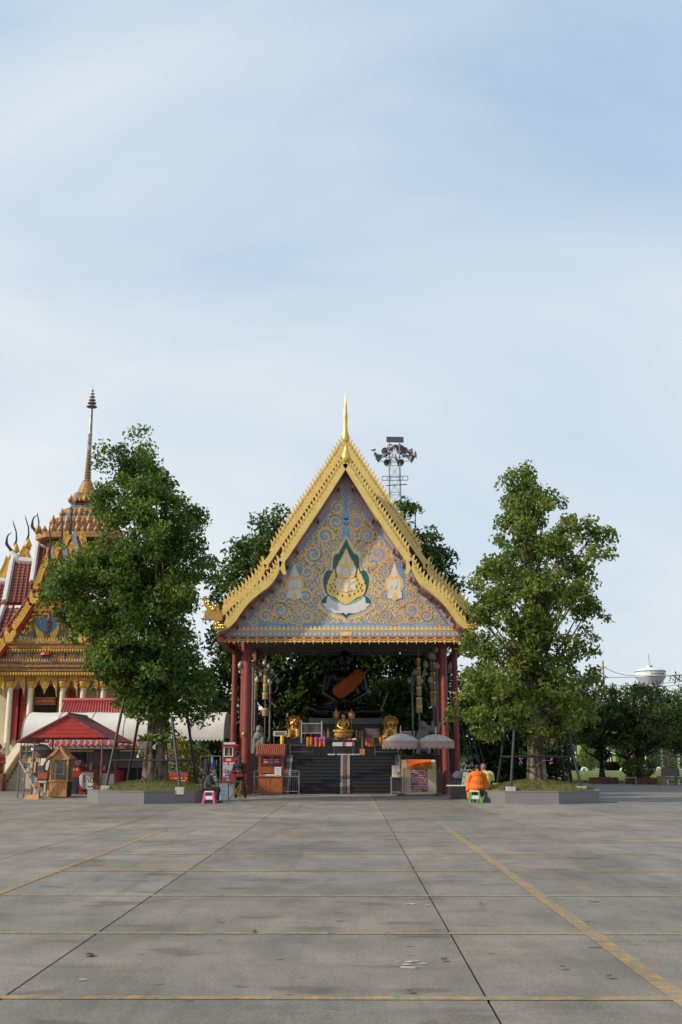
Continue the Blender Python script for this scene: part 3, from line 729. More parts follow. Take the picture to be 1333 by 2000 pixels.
PAPER = M('white_paper', (.66,.67,.70), .8, var=.04)
INK = M('dark_ink', (.03,.03,.035), .8)
PINKT = M('pink_flowers', (.62,.10,.30), .8, var=.3, scale=30, island=.3)
ORF = M('marigold', (.65,.24,.02), .8, var=.3, scale=30, island=.3)
YEL = M('yellow_wax', (.68,.44,.02), .5, var=.08)
PT = 1.655                                   # platform top
def seated(cx, cy, z0, H, lean=0.0):
    q = lambda x, y, z: Vector((cx+x*H, cy-y*H, z0+z*H))
    it = [(q(0,0,.86), (.098*H,.105*H,.128*H)), (q(0,.03,.80), (.075*H,.085*H,.075*H)), (q(0,.0,.76), q(0,0,.66), .062*H, .075*H)]
    it += [(q(0,-.01,.57), (.20*H,.115*H,.12*H)), (q(0,0,.42), (.165*H,.115*H,.17*H)), (q(0,0,.24), (.19*H,.14*H,.12*H)), (q(0,-.02,.12), (.22*H,.17*H,.11*H))]
    for s in (-1, 1):
        it += [(q(s*.10,0,.64), q(s*.215,-.01,.60), .065*H, .075*H), (q(s*.225,-.01,.60), q(s*.285,.03,.36), .072*H, .056*H), (q(s*.285,.03,.36), q(s*.09,.25,.235), .055*H, .036*H)]
        it += [(q(s*.12,.02,.12), q(s*.47,.12,.10), .125*H, .085*H), (q(s*.47,.12,.095), q(-s*.06,.30,.075), .082*H, .055*H), (q(-s*.06,.30,.075), q(-s*.22,.27,.09), .05*H, .035*H)]
        it += [(q(s*.105,-.0,.865), (.016*H,.025*H,.045*H))]
        it += [(q(s*.07,.27,.225), (.05*H,.05*H,.022*H))]
        for f in range(5): it.append((q(s*.06,.285+.008*f,.222), q(-s*.045+s*.01*f,.275+.018*f,.216-.003*f), .0125*H, .0095*H))
    it += [(q(0,.108,.845), q(0,.125,.825), .014*H, .020*H), (q(0,.098,.785), (.034*H,.014*H,.011*H))]
    for s in (-1, 1): it += [(q(s*.038,.092,.872), (.02*H,.012*H,.012*H)), (q(s*.04,.093,.895), (.03*H,.014*H,.009*H))]
    return it, q
def cloth_sash(q, pts_in, pts_out, mat, name, parent, lift=.0):
    mb = MB(); n = len(pts_in); V = []
    for a, b in zip(pts_in, pts_out):
        for k in range(5): V.append(q(*(Vector(a).lerp(Vector(b), k/4))))
    fs = []
    for i in range(n-1):
        for k in range(4): fs.append((i*5+k, i*5+k+1, (i+1)*5+k+1, (i+1)*5+k))
    mb.add(V, fs); o = mb.build(name, mat, parent, smooth=True)
    sd = o.modifiers.new('t', 'SOLIDIFY'); sd.thickness = .02; return o
# the giant black statue
gc = P(674, 1404, 53.2); gz = P(674,1404,53.2).z; gH = P(672,1268,53.2).z - gz
big = thing('monk_statue', 'giant black seated monk statue with an orange sash across its chest', 'statue', (gc.x, 53.2, gz))
it, q = seated(gc.x, 53.2, gz, gH)
it += [(q(-.10,.11,.30-.05*i), q(-.30,.20,.12), .02*gH, .012*gH) for i in range(3)]
it += [(q(-.47,.13,.13), (.10*gH,.10*gH,.075*gH))]
blob('body', it, .035, BRONZE, big, 3)
ins = [(.19,-.05,.715),(.155,.06,.715),(.10,.115,.645),(.0,.132,.56),(-.10,.135,.485),(-.175,.11,.43)]
outs = [(.315,-.05,.655),(.30,.085,.63),(.235,.13,.50),(.10,.155,.37),(-.04,.165,.27),(-.165,.175,.215)]
cloth_sash(q, ins, outs, ORANGED, 'sash', big)
mb = MB()
for k in range(9):
    x = -.20+.05*k; mb.tube([q(x,.16,.30), q(x*1.25,.22,.19), q(x*1.5,.27,.14)], [.006*gH,.010*gH,.006*gH], 5)
mb.build('robe_fold', BRONZE, big, kind='stuff')
# plinth
a = P(604,1405,52.3); b = P(748,1446,52.3)
pb = thing('statue_plinth', 'dark brown stepped plinth under the giant black statue', 'plinth', ((a.x+b.x)/2, 53.2, PT))
MB().bb(a.x, b.x, 52.1, 54.8, gz-.30, gz-.002).build('slab', BLKM, pb)
MB().bb(a.x+.15, b.x-.15, 52.3, 54.6, PT+.35, gz-.302).build('body', DKBR, pb)
MB().bb(a.x-.1, b.x+.1, 52.0, 54.9, PT+.002, PT+.348).build('base', BLKM, pb)
# altar counter
YA = 51.2
zt = P(672,1441,YA).z
al = thing('altar_table', 'long black altar counter with tiered shelves across the platform', 'altar', (P(672,1450,YA).x, YA, PT))
x0, x1 = P(553,1445,YA).x, P(790,1445,YA).x
MB().bb(x0, x1, YA, YA+.75, zt-.10, zt).build('top', BLKM, al)
MB().bb(x0+.1, x1-.1, YA+.12, YA+.7, PT+.002, zt-.102).build('body', BLKM, al)
x2, x3 = P(641,1450,YA-.5).x, P(702,1450,YA-.5).x
MB().bb(x2, x3, YA-.55, YA-.012, zt-.20, zt-.12).build('middle_shelf', DKBR, al)
MB().bb(x2+.15, x3-.15, YA-.45, YA-.012, PT+.002, zt-.202).build('middle_panel', BLKM, al)
# golden seated monk
gz2 = P(672,1432,YA+.3).z; gH2 = P(672,1394,YA+.3).z-gz2; gx = P(671,1432,YA+.3).x
gm = thing('monk_statue', 'small gold seated monk statue at the middle of the altar', 'statue', (gx, YA+.3, zt))
it, q2 = seated(gx, YA+.3, gz2, gH2); blob('body', it, .014, GOLD, gm, 2)
MB().lathe([(.46*gH2,0),(.52*gH2,.02),(.44*gH2,.06),(.50*gH2,.10),(.50*gH2,max(.11,gz2-zt+.01))], (gx, YA+.25, zt+.002), 20, sy=.6).build('pedestal', GOLDO, gm)
cloth_sash(q2, [(.19,-.05,.655),(.14,.09,.66),(.03,.135,.52),(-.10,.14,.40)], [(.235,-.05,.63),(.21,.10,.59),(.09,.15,.44),(-.05,.155,.32)], GOLD, 'sash', gm)
# gilded round emblems on stands
em = None
for px, lab in ((657,'round gilded fan on a stand left of the small gold monk'), (687,'round gilded fan on a stand right of the small gold monk')):
    c = P(px, 1397, YA+.45)
    e = thing('ceremonial_fan', lab, 'fan', (c.x, YA+.45, zt), 'gilded fans beside the gold monk')
    mb = MB(); mb.lathe([(.02,0),(.02,c.z-zt)], (c.x, YA+.45, zt+.002), 8); mb.build('pole', GOLDO, e)
    mb = MB(); mb.ball((c.x, YA+.45, c.z), (.11,.035,.13), 12, 8)
    for k in range(12):
        t = k*pi/6; mb.ball((c.x+.145*cos(t), YA+.45, c.z+.16*sin(t)), (.035,.025,.035), 6, 5)
    mb.tube([(c.x,YA+.45,c.z+.15),(c.x,YA+.45,c.z+.33)], [.03,.004], 6); mb.build('disc', GOLDO, e)
# lions
def lion(px, lab, mane):
    c = P(px, 1440, YA+.15); H = P(px,1397,YA+.15).z-zt; z = zt
    t = thing('lion_statue', lab, 'statue', (c.x, YA+.15, zt), 'gold lion statues guarding the altar')
    q = lambda x, y, zz: Vector((c.x+x*H, YA+.15-y*H, z+zz*H))
    it = [(q(0,.02,.68), (.22*H,.19*H,.23*H)), (q(0,.17,.66), (.15*H,.12*H,.10*H)), (q(0,.25,.71), (.055*H,.045*H,.04*H)), (q(0,.20,.49), (.10*H,.09*H,.045*H)),
          (q(0,.0,.36), (.27*H,.22*H,.22*H)), (q(0,-.12,.22), (.33*H,.28*H,.22*H))]
    for s in (-1,1): it += [(q(s*.17,.14,.34), q(s*.19,.18,.06), .10*H, .085*H), (q(s*.19,.25,.05), (.10*H,.12*H,.05*H)), (q(s*.31,.06,.06), (.09*H,.16*H,.06*H)),
                            (q(s*.19,-.02,.88), (.06*H,.04*H,.07*H)), (q(s*.09,.19,.79), (.06*H,.04*H,.035*H)), (q(s*.10,.22,.61), q(s*.07,.25,.56), .05*H, .03*H)]
    blob('body', it, .014, GOLD, t, 2)
    mo = MB(); mo.ball(q(0,.235,.565), (.085*H,.06*H,.05*H), 10, 7); mo.build('mouth', M('dark_mouth', (.06,.01,.01), .6), t)
    ey = MB()
    for s in (-1,1): ey.ball(q(s*.09,.225,.755), (.03*H,.02*H,.022*H), 8, 6)
    ey.build('eyes', BLKM, t)
    mb = MB(); rg = random.Random(px)
    for k in range(90):
        a = rg.uniform(-.5, pi+.5); r = rg.uniform(.23,.34); mb.ball(q(r*cos(a), rg.uniform(-.16,.10), .66+r*.92*sin(a)), (.045*H,.05*H,.045*H), 6, 5)
    mb.build('mane', mane, t)
    mb = MB()
    for s in (-1,1): mb.ribbon([q(s*.24,.12,.62), q(s*.27,.15,.40), q(s*.26,.17,.12)], .07*H, (0,.02,0))
    mb.build('garland', ORF, t)
    MB().bb(c.x-.34*H, c.x+.34*H, YA-.1, YA+.55, zt+.002, zt+.03).build('base', GOLDO, t)
lion(574, 'gold lion statue with an open mouth and orange mane, left of the framed plaque', ORANGE)
lion(763, 'gold lion statue in shade behind the lace parasols', GOLDO)
# sign boards on the altar
BRD = M('dark_plaque', (.075,.062,.058), .5, var=.1); LET = M('pale_lettering', (.42,.38,.33), .7)
def plaque(xa, xb, ya, yb, lab, frame):
    a = P(xa,ya,YA-.02); b = P(xb,yb,YA-.02); t = thing('plaque', lab, 'sign', ((a.x+b.x)/2, YA-.02, b.z))
    MB().bb(a.x, b.x, YA-.03, YA, b.z, a.z).build('board', BRD, t)
    mb = MB(); r = np.random.default_rng(int(xa)); n = 6
    for k in range(n):
        z = a.z-(k+1)*(a.z-b.z)/(n+1); dashes(mb, a.x+.12, b.x-.12, z, .022, YA-.031, r)
    mb.build('lettering', LET, t)
    if frame:
        for x in (a.x-.04, b.x+.04): MB().bb(x-.03, x+.03, YA-.06, YA-.01, zt-.25, a.z+.12).build('post', STEEL, t)
        for z in (a.z, b.z): MB().bb(a.x-.01, b.x+.01, YA-.05, YA-.032, z-.02, z+.02).build('rail', STEEL, t)
    else:
        MB().bb(a.x, b.x, YA-.04, YA-.031, b.z-.03, b.z).build('rail', DKBR, t)
plaque(591,627,1413,1432,'dark plaque in a steel frame beside the left lion',True)
plaque(713,743,1422,1441,'dark plaque with pale writing right of the small gold monk',False)
# small figures, flowers, garlands, candle
fig = None; rg = random.Random(2)
for px in (582, 588, 596, 607, 633, 641, 697, 703, 708, 718, 749, 756, 565):
    c = P(px, 1438, YA+.12); h = .28+.12*rg.random()
    f = thing('figurine', 'small gilded votive figurine standing in the row on the altar', 'figurine', (c.x, YA+.12, zt), 'votive figurines along the altar')
    if px == 641: f['label'] = 'taller pale votive figurine left of the small gold monk'; h = .5
    mb = MB(); mb.lathe([(.05,0),(.06,.04),(.045,h*.3),(.06,h*.55),(.03,h*.7)], (c.x, YA+.12, zt+.002), 8); mb.build('body', GOLDO if px != 641 else PAPER, f)
    mb = MB(); mb.ball((c.x, YA+.12, zt+h*.82), (.05,.05,.07), 8, 6); mb.build('head', GOLDO, f)
for i, (px, py, mt) in enumerate(((656,1440,PAPER),(674,1440,PINKT),(684,1440,PINKT),(693,1440,PAPER))):
    c = P(px, py, YA-.25); mb = MB()
    for k in range(9): mb.ball((c.x+.08*cos(k*.7), YA-.25+.06*sin(k*.7), zt-.12+.035), (.045,.04,.035), 6, 5)
    mb.ball((c.x, YA-.25, zt-.12+.05), (.06,.05,.05), 6, 5)
    tag(mb.build('flower_wreath', mt, origin=(c.x, YA-.25, zt-.12)), ['white flower wreath at the left of the altar shelf','deep pink flower wreath under the small gold monk','pink flower wreath right of the middle on the altar shelf','white flower wreath at the right of the altar shelf'][i], 'flowers', 'flower wreaths on the altar shelf')
def garland(px, py0, py1, m1, m2, lab):
    a = P(px, py0, YA-.12); b = P(px, py1, YA-.12); t = thing('garland', lab, 'garland', (a.x, YA-.12, a.z), 'flower garlands hanging from the altar')
    mb = MB(); n = 10
    for k in range(n):
        z = a.z+(b.z-a.z)*.55*k/n
        for j in range(5): mb.ball((a.x+.045*cos(j*1.26+k), YA-.12+.045*sin(j*1.26+k), z), .036, 6, 5)
    mb.build('blossoms', m1, t); mb = MB()
    for k in range(7):
        z = a.z+(b.z-a.z)*(.55+.45*k/7)
        for j in range(4): mb.ball((a.x+.05*cos(j*1.57+k), YA-.12+.05*sin(j*1.57+k), z), .034, 6, 5)
    mb.build('tassel', m2, t)
for i, (px, m1, m2) in enumerate(((602,ORF,ORF),(608,ORF,ORF),(618,PINKT,ORF),(626,PINKT,ORF),(634,PINKT,ORF),(717,PINKT,ORF),(722,PINKT,ORF),(728,ORF,ORF),(744,ORF,ORF),(750,ORANGE,ORF))):
    garland(px, 1441+(i%2), 1459, m1, m2, {0:'orange garland hanging furthest from the pink ones, under the framed plaque',1:'orange garland hanging beside the pink bunches'}.get(i) or ('bright pink garland with an orange tassel, left of the small gold monk' if i < 5 else 'pink and orange garland hanging right of the small gold monk' if i < 7 else 'orange marigold garland hanging near the shaded lion'))
c = P(551.5, 1456, YA-.6); h = P(551.5,1436,YA-.6).z-c.z
t = thing('giant_candle', 'tall thick yellow candle beside the left lion', 'candle', (c.x, YA-.6, PT))
MB().lathe([(.095,0),(.095,h*.9),(.07,h*.97),(.01,h)], (c.x, YA-.6, c.z), 12).build('wax', YEL, t, smooth=True)
MB().lathe([(.14,0),(.12,.03),(.05,.06),(.05,max(.1,c.z-PT-.08)),(.12,max(.12,c.z-PT-.002))], (c.x, YA-.6, PT+.002), 10).build('stand', GOLDO, t)
# steel offering tables
def steel_table(xa, xb, yt, yb, Y, lab, shelf=True, runner=False):
    a = P(xa,yt,Y); b = P(xb,yb,Y); z0 = PT
    DST2 = M('shaded_steel', (.20,.195,.19), .45, metal=.6, var=.2)  # steel darkened in its colour to suit the shaded pavilion interior
    t = thing('offering_table', lab, 'table', ((a.x+b.x)/2, Y, z0), 'steel offering tables on the platform')
    MB().bb(a.x, b.x, Y-.2, Y+.2, a.z-.03, a.z).build('tabletop', DST2, t)
    for x in (a.x+.04, b.x-.04):
        for y in (Y-.17, Y+.17): mb = MB(); mb.tube([(x,y,z0+.002),(x,y,a.z-.031)], .018, 6); mb.build('leg', DST2, t)
    if shelf: MB().bb(a.x+.02, b.x-.02, Y-.18, Y+.18, z0+.14, z0+.17).build('shelf', DST2, t)
    return a, b, t
YS = 50.75
steel_table(566, 614, 1455, 1474, YS, 'long steel offering table in front of the left lion')
steel_table(731, 779, 1455, 1474, YS, 'steel offering table partly behind the lace parasol')
a, b, t = steel_table(652, 692, 1455, 1474, YS-.1, 'narrow steel offering table with a white runner at the top of the stairs', False)
o = MB().bb(a.x-.05, b.x+.02, YS-.33, YS-.31, a.z-.06, a.z+.12).build('table_runner', PAPER); tag(o, 'white runner hung along the front of the narrow table', 'cloth')
for px in (671, 690):
    x = P(px,1456,YS-.35).x; o = MB().bb(x-.04, x+.04, YS-.36, YS-.332, a.z-.05, a.z+.17).build('ribbon', REDP); tag(o, 'red ribbon tied round the %s of the white runner' % ('middle' if px == 671 else 'right end'), 'ribbon')
for i, (px) in enumerate((648, 666, 681, 696)):
    c = P(px, 1474.5, 50.48); o = MB().box((c.x, 50.52, PT+.035), (.34,.22,.06), rg.uniform(-.2,.2)).build('kneeling_cushion', PAPER, origin=(c.x,50.52,PT))
    tag(o, ['leftmost white kneeling pad at the stair head','white kneeling pad just left of the brown tile strip','white kneeling pad just right of the brown tile strip','rightmost white kneeling pad at the stair head'][i], 'cushion', 'kneeling pads at the stair head')
c = P(708,1468,50.55); o = MB().box((c.x,50.6,PT+.15), (.24,.24,.29)).lathe([(.02,.3),(.02,.95)], (c.x,50.6,PT), 6).build('donation_post', WOODL, origin=(c.x,50.6,PT)); tag(o, 'small wooden donation box with a thin post at the stair head', 'box')
# white small signs beside the altar
for xa, xb, ya, yb, lab in ((534,561,1428,1438,'small white sign board left of the yellow candle'), (783,811,1428,1440,'small white sign board behind the lace parasols')):
    a = P(xa,ya,52.5); b = P(xb,yb,52.5); t = thing('notice_board', lab, 'sign', ((a.x+b.x)/2, 52.5, PT))
    MB().bb(a.x, b.x, 52.48, 52.5, b.z, a.z).build('board', PAPER, t); mb = MB(); r = np.random.default_rng(4)
    for k in range(2): dashes(mb, a.x+.1, b.x-.1, a.z-(k+1)*(a.z-b.z)/3, .05, 52.478, r)
    mb.build('lettering', INK, t)
    for x in (a.x+.05, b.x-.05): mb = MB(); mb.tube([(x,52.52,PT+.002),(x,52.52,b.z+.05)], .018, 6); mb.build('leg', STEEL, t)
# tiered royal parasols on poles
LACEG = M('gold_lace', (.36,.26,.13), .6, var=.3, scale=25)
POSTM = M('weathered_post', (.17,.165,.16), .5, metal=.4, var=.25)
def chattra(px, top, bot, Y, lab, tiers):
    c = P(px, bot, Y); zt_ = P(px, top, Y).z; z0 = PT
    t = thing('tiered_parasol', lab, 'parasol', (c.x, Y, z0), 'tiered lace parasols round the shrine')
    mb = MB(); mb.tube([(c.x,Y,z0+.002),(c.x,Y,zt_-.1)], .035, 8); mb.tube([(c.x,Y,zt_-.1),(c.x,Y,zt_+.4)], [.03,.005], 6); mb.build('pole', POSTM, t)
    for k, (py, w, h) in enumerate(tiers):
        z = P(px, py, Y).z; r = w/2/PM(Y); hh = h/PM(Y)
        o = MB().lathe([(.04,hh*.12),(r*.92,0),(r,-hh*.15),(r*.97,-hh),(r*.90,-hh),(r*.93,-hh*.15),(.04,.0)], (c.x,Y,z), 14).build('tier', LACEG, t)
        MB().lathe([(r*1.03,-.05),(r*1.06,0),(r*1.03,.03)], (c.x,Y,z-hh*.12), 14).build('tier_band', GOLD, o)
chattra(517, 1278, 1450, 49.6, 'dusty gold tiered parasol right of the big left pillar, in front', [(1306,7,13),(1320,9,14),(1336,10,15),(1353,12,13),(1384,12,14),])
chattra(497, 1280, 1450, 51.4, 'dusty gold tiered parasol half hidden behind the big left pillar', [(1300,7,14),(1318,8,14),(1336,9,15),(1353,10,14)])
chattra(820.5, 1272, 1450, 49.6, 'shaded tiered parasol standing free left of the right pillars', [(1286,7,14),(1302,8,16),(1320,9,18),(1341,10,18),(1362,12,18),(1378,12,14)])
chattra(848, 1270, 1440, 51.0, 'shaded tiered parasol just left of the right pillars', [(1276,9,14),(1294,10,16),(1313,10,16),(1331,11,16),(1350,12,16),(1366,11,14)])
# lamp posts with lotus globes
GLOBE = M('milky_globe', (.42,.38,.34), .35, var=.05)
def lamp_post(px, Y, z0, hy, arms, lab):
    x = XA(px, Y, 4); t = thing('lamp_post', lab, 'lamp post', (x, Y, z0), 'lotus globe lamp posts beside the shrine'); zt_ = P(px, hy, Y).z
    mb = MB(); mb.tube([(x,Y,z0+.002),(x,Y,zt_)], .055, 8); mb.build('pole', POSTM, t)
    for (ax, ay) in arms:
        e = P(ax, ay, Y); yy = Y + random.uniform(-.3,.3); zb = e.z-.28
        mb = MB(); mb.tube([(x,Y,zb-.45),((x+e.x)/2,(Y+yy)/2,zb-.52),(e.x,yy,zb-.25),(e.x,yy,zb)], .018, 6); arm = mb.build('arm', POSTM, t)
        g = MB().lathe([(.06,0),(.11,.05),(.125,.12),(.09,.21),(.04,.28),(.005,.33)], (e.x,yy,zb), 10).build('lamp_globe', GLOBE, t, smooth=True)
        MB().lathe([(.05,0),(.07,.03)], (e.x,yy,zb-.03), 8).build('lamp_collar', DSTEEL, g)
POSTM = M('weathered_post', (.17,.165,.16), .5, metal=.4, var=.25)
lamp_post(494, 50.2, PT, 1300, [(470,1293),(497,1296),(503,1322),(517,1290),(525,1298)], 'lamp post with lotus globes close to the left pillars')
lamp_post(528, 51.8, PT, 1316, [(511,1308),(532,1308),(542,1323),(526,1324)], 'lamp post with lotus globes left of the giant statue')
lamp_post(806, 51.8, PT, 1316, [(810,1308),(801,1323),(830,1308),(823,1323)], 'lamp post with lotus globes right of the giant statue')
lamp_post(855, 50.2, PT, 1300, [(831,1293),(841,1276),(846,1278),(853,1296),(880,1296),(840,1323),(852,1263)], 'lamp post with lotus globes close to the right pillars')
mb = MB(); mb.tube([P(744,1388,54.5),P(758,1352,54.5)], .06, 7); 
t = thing('broken_bough', 'pale broken bough leaning among the dark leaves behind the shrine', 'branch', tuple(P(744,1388,54.5))); mb.v = mb.v; mb.build('wood', M('pale_dead_wood', (.22,.18,.13), .9), t)
p = P(744,1388,54.5); mb = MB(); mb.tube([(p.x,54.5,PT+.002),(p.x,54.5,p.z+.05)], .05, 6); mb.build('prop', DSTEEL, t)
# stone guardians at the sides
STONE = M('grey_stone', (.15,.15,.15), .8, var=.3, scale=7)
for px, py, lab in ((506,1432,'grey stone guardian figure beside the left pillar'), (827,1424,'grey stone dragon figure behind the right parasol')):
    Y = 49.0; c = P(px, 1465, Y); H = P(px,py-14,Y).z-PT; t = thing('stone_guardian', lab, 'statue', (c.x, Y, PT)); q = lambda x, y, z: Vector((c.x+x*H, Y-y*H, PT+.002+z*H))
    it = [(q(0,0,.9), (.12*H,.12*H,.13*H)), (q(0,0,.62), (.2*H,.15*H,.22*H)), (q(0,0,.3), (.24*H,.2*H,.25*H)), (q(0,.12,.86), (.07*H,.09*H,.06*H))]
    if px > 700: it += [(q(.1,0,.8), q(.42,0,.72), .12*H, .10*H), (q(.42,0,.72), q(.55,0,.98), .08*H, .03*H), (q(.3,0,.7), q(.3,0,1.02), .07*H, .03*H)]
    for s in (-1,1): it += [(q(s*.14,.08,.55), q(s*.16,.16,.06), .08*H, .07*H)]
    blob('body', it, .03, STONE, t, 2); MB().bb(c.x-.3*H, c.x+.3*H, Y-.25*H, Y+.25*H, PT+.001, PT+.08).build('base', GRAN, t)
# hanging bells along the right side
for k, px in enumerate((856, 858, 860)):
    pass

# ================================================================= FRONT STALLS AND BOXES
def text_on(parent, name, body, size, x, y, z, mat, maxw=None): return textmesh(name, body, size, (x, y, z), mat, parent, maxw=maxw)
# red donation cabinet
Y = 43.6
a = P(434,1451,Y); b = P(464,1530,Y); x0, x1 = P(437,1460,Y).x, P(461,1460,Y).x
don = thing('donation_cabinet', 'tall red donation cabinet with a glazed niche and white notices', 'cabinet', ((x0+x1)/2, Y, 0))
def zz(py, Y=43.6): return P(450, py, Y).z
MB().bb(x0, x1, Y, Y+.5, .12, zz(1458)).build('body', REDP, don)
MB().bb(x0-.07, x1+.07, Y-.07, Y+.57, zz(1458)+.002, zz(1453.5)).build('roof', REDP, don)
MB().bb(x0+.02, x1-.02, Y-.075, Y-.072, zz(1454), zz(1450)).build('header_sign', PAPER, don)
MB().bb(x0-.05, x1+.05, Y-.05, Y+.55, 0, .118).build('plinth', DKBR, don)
wx0, wx1, wz0, wz1 = P(437.5,1470,Y).x, P(456,1470,Y).x, zz(1478), zz(1458.5)
fr = MB()
for q_ in ((wx0,wx1,wz1-.035,wz1),(wx0,wx1,wz0,wz0+.035)): fr.bb(q_[0],q_[1],Y-.03,Y-.001,q_[2],q_[3])
for q_ in ((wx0,wx0+.035),(wx1-.035,wx1)): fr.bb(q_[0],q_[1],Y-.03,Y-.001,wz0+.036,wz1-.036)
win = fr.build('window', WHITE, don)
MB().bb(wx0+.036, wx1-.036, Y-.012, Y-.002, wz0+.036, wz1-.036).build('pane', M('dark_glass', (.012,.014,.016), .08, var=.05), win)
mb = MB(); mb.lathe([(.05,0),(.06,.04),(.03,.1),(.035,.2),(.012,.28)], ((wx0+wx1)/2+.02, Y-.016, wz0+.05), 8, sy=.15); mb.build('gilt_figure', GOLDO, win)
for (pa, pb, ya, yb) in ((442,452,1482,1486),(434.5,445,1489.5,1493.5),(448,459,1489.5,1493.5),(437,455,1495,1505),(437,449,1507,1517)):
    u = P(pa,ya,Y); v = P(pb,yb,Y); xa_, xb_ = max(u.x, x0+.01), min(v.x, x1-.01)
    n_ = MB().bb(xa_, xb_, Y-.006, Y-.001, v.z, u.z).build('notice', PAPER, don)
    mb = MB(); r = np.random.default_rng(int(pa)); nl = max(1, int((yb-ya)/2.4))
    for k in range(nl): dashes(mb, xa_+.03, xb_-.03, u.z-(k+.7)*(u.z-v.z)/(nl+.4), .018, Y-.0065, r, t=.002)
    mb.build('lettering', INK, n_)
# cart-like wooden kiosk
Y = 46.2
def K(px, py): return P(px, py, Y)
kx0, kx1 = K(505,1500).x, K(553,1500).x
kio = thing('wooden_kiosk', 'orange brown wooden kiosk with a little tiled roof and maroon sign', 'kiosk', ((kx0+kx1)/2, Y, 0))
zc1 = K(520,1516).z; zr0, zr1 = K(520,1474).z, K(520,1456).z
MB().bb(kx0, kx1, Y, Y+.6, .06, zc1-.04).build('cabinet', WOODO, kio)
MB().bb(kx0-.03, kx1+.03, Y-.04, Y+.64, zc1-.038, zc1).build('counter', WOODO, kio)
for x in (kx0+.025, (kx0+kx1)/2+.015): 
    w = (kx1-kx0)/2-.04; d_ = MB().bb(x, x+w, Y-.02, Y-.002, .12, zc1-.10).build('cabinet_door', WOODO, kio); MB().bb(x+w*.35, x+w*.62, Y-.035, Y-.021, zc1-.26, zc1-.235).build('handle', GOLDO, d_)
for x in (kx0+.04, kx1-.04):
    for y in (Y+.03, Y+.55): MB().bb(x-.035, x+.035, y-.03, y+.03, zc1+.002, zr0).build('post', WOODO, kio)
ra, rb_ = K(501,1474).x, K(558,1474).x
MB().add([(ra,Y-.25,zr0-.02),(rb_,Y-.25,zr0-.02),(rb_,Y+.3,zr1),(ra,Y+.3,zr1),(ra,Y-.25,zr0-.06),(rb_,Y-.25,zr0-.06),(rb_,Y+.3,zr1-.05),(ra,Y+.3,zr1-.05)], [(0,1,2,3),(7,6,5,4),(0,4,5,1),(1,5,6,2),(2,6,7,3),(3,7,4,0)]).build('roof_front', WOODO, kio)
MB().add([(ra,Y+.85,zr0-.02),(rb_,Y+.85,zr0-.02),(rb_,Y+.302,zr1),(ra,Y+.302,zr1),(ra,Y+.85,zr0-.06),(rb_,Y+.85,zr0-.06),(rb_,Y+.302,zr1-.05),(ra,Y+.302,zr1-.05)], [(3,2,1,0),(4,5,6,7),(0,1,5,4),(1,2,6,5),(2,3,7,6),(3,0,4,7)]).build('roof_back', WOODO, kio)
t1 = None
for k in range(15):
    x = ra+.05+(rb_-ra-.1)*k/14
    mb = MB(); mb.tube([(x,Y-.27,zr0-.01),(x,Y+.3,zr1+.02)], .032, 6)
    if t1 is None: t1 = mb.build('tile', TILE, kio, origin=(x,Y,zr0))
    else: inst(t1, kio, (x,Y,zr0))
MB().bb(ra, rb_, Y+.25, Y+.35, zr1+.01, zr1+.06).build('ridge', WOODO, kio)
u = K(513,1476); v = K(549,1494); sg = MB().bb(u.x, v.x, Y+.01, Y+.03, v.z, u.z).build('sign', SIGNR, kio)
mb = MB(); r = np.random.default_rng(8); lx0, lx1 = u.x+.08, v.x-.08
dashes(mb, lx0+.25, lx1-.25, K(0,1480.5).z, .025, Y+.008, r); dashes(mb, lx0, lx1, K(0,1484).z, .045, Y+.008, r); dashes(mb, lx0, lx1, K(0,1488.5).z, .05, Y+.008, r); dashes(mb, lx0+.25, lx1-.25, K(0,1491.8).z, .025, Y+.008, r); mb.build('lettering', PAPER, sg)
MB().bb(kx0+.08, kx1-.2, Y+.45, Y+.5, zc1+.12, zc1+.4).build('back_board', WOODO, kio)
t1 = None
for k in range(11):
    x = K(509+2.6*k,1512).x
    if t1 is None: t1 = MB().lathe([(.035,0),(.045,.04),(.02,.07)], (x,Y+.12,zc1+.002), 8).build('coin_bowl', PAPER, origin=(x,Y+.12,zc1)); tag(t1, 'small white bowl in the row on the wooden kiosk counter', 'bowl', 'white bowls on the kiosk counter')
    else: o = t1.copy(); COL.objects.link(o); o.location = (x, Y+.12, zc1)
u = K(537,1498); v = K(549.5,1515); o = MB().bb(u.x, v.x, Y-.03, Y-.02, zc1+.002, u.z).build('paper_notice', PAPER); tag(o, 'white paper notice standing on the wooden kiosk counter', 'notice')
mb = MB(); r = np.random.default_rng(9)
for k in range(4): dashes(mb, u.x+.06, v.x-.06, u.z-.08-.09*k, .02, Y-.031, r, t=.002)
mb.build('lettering', INK, o)
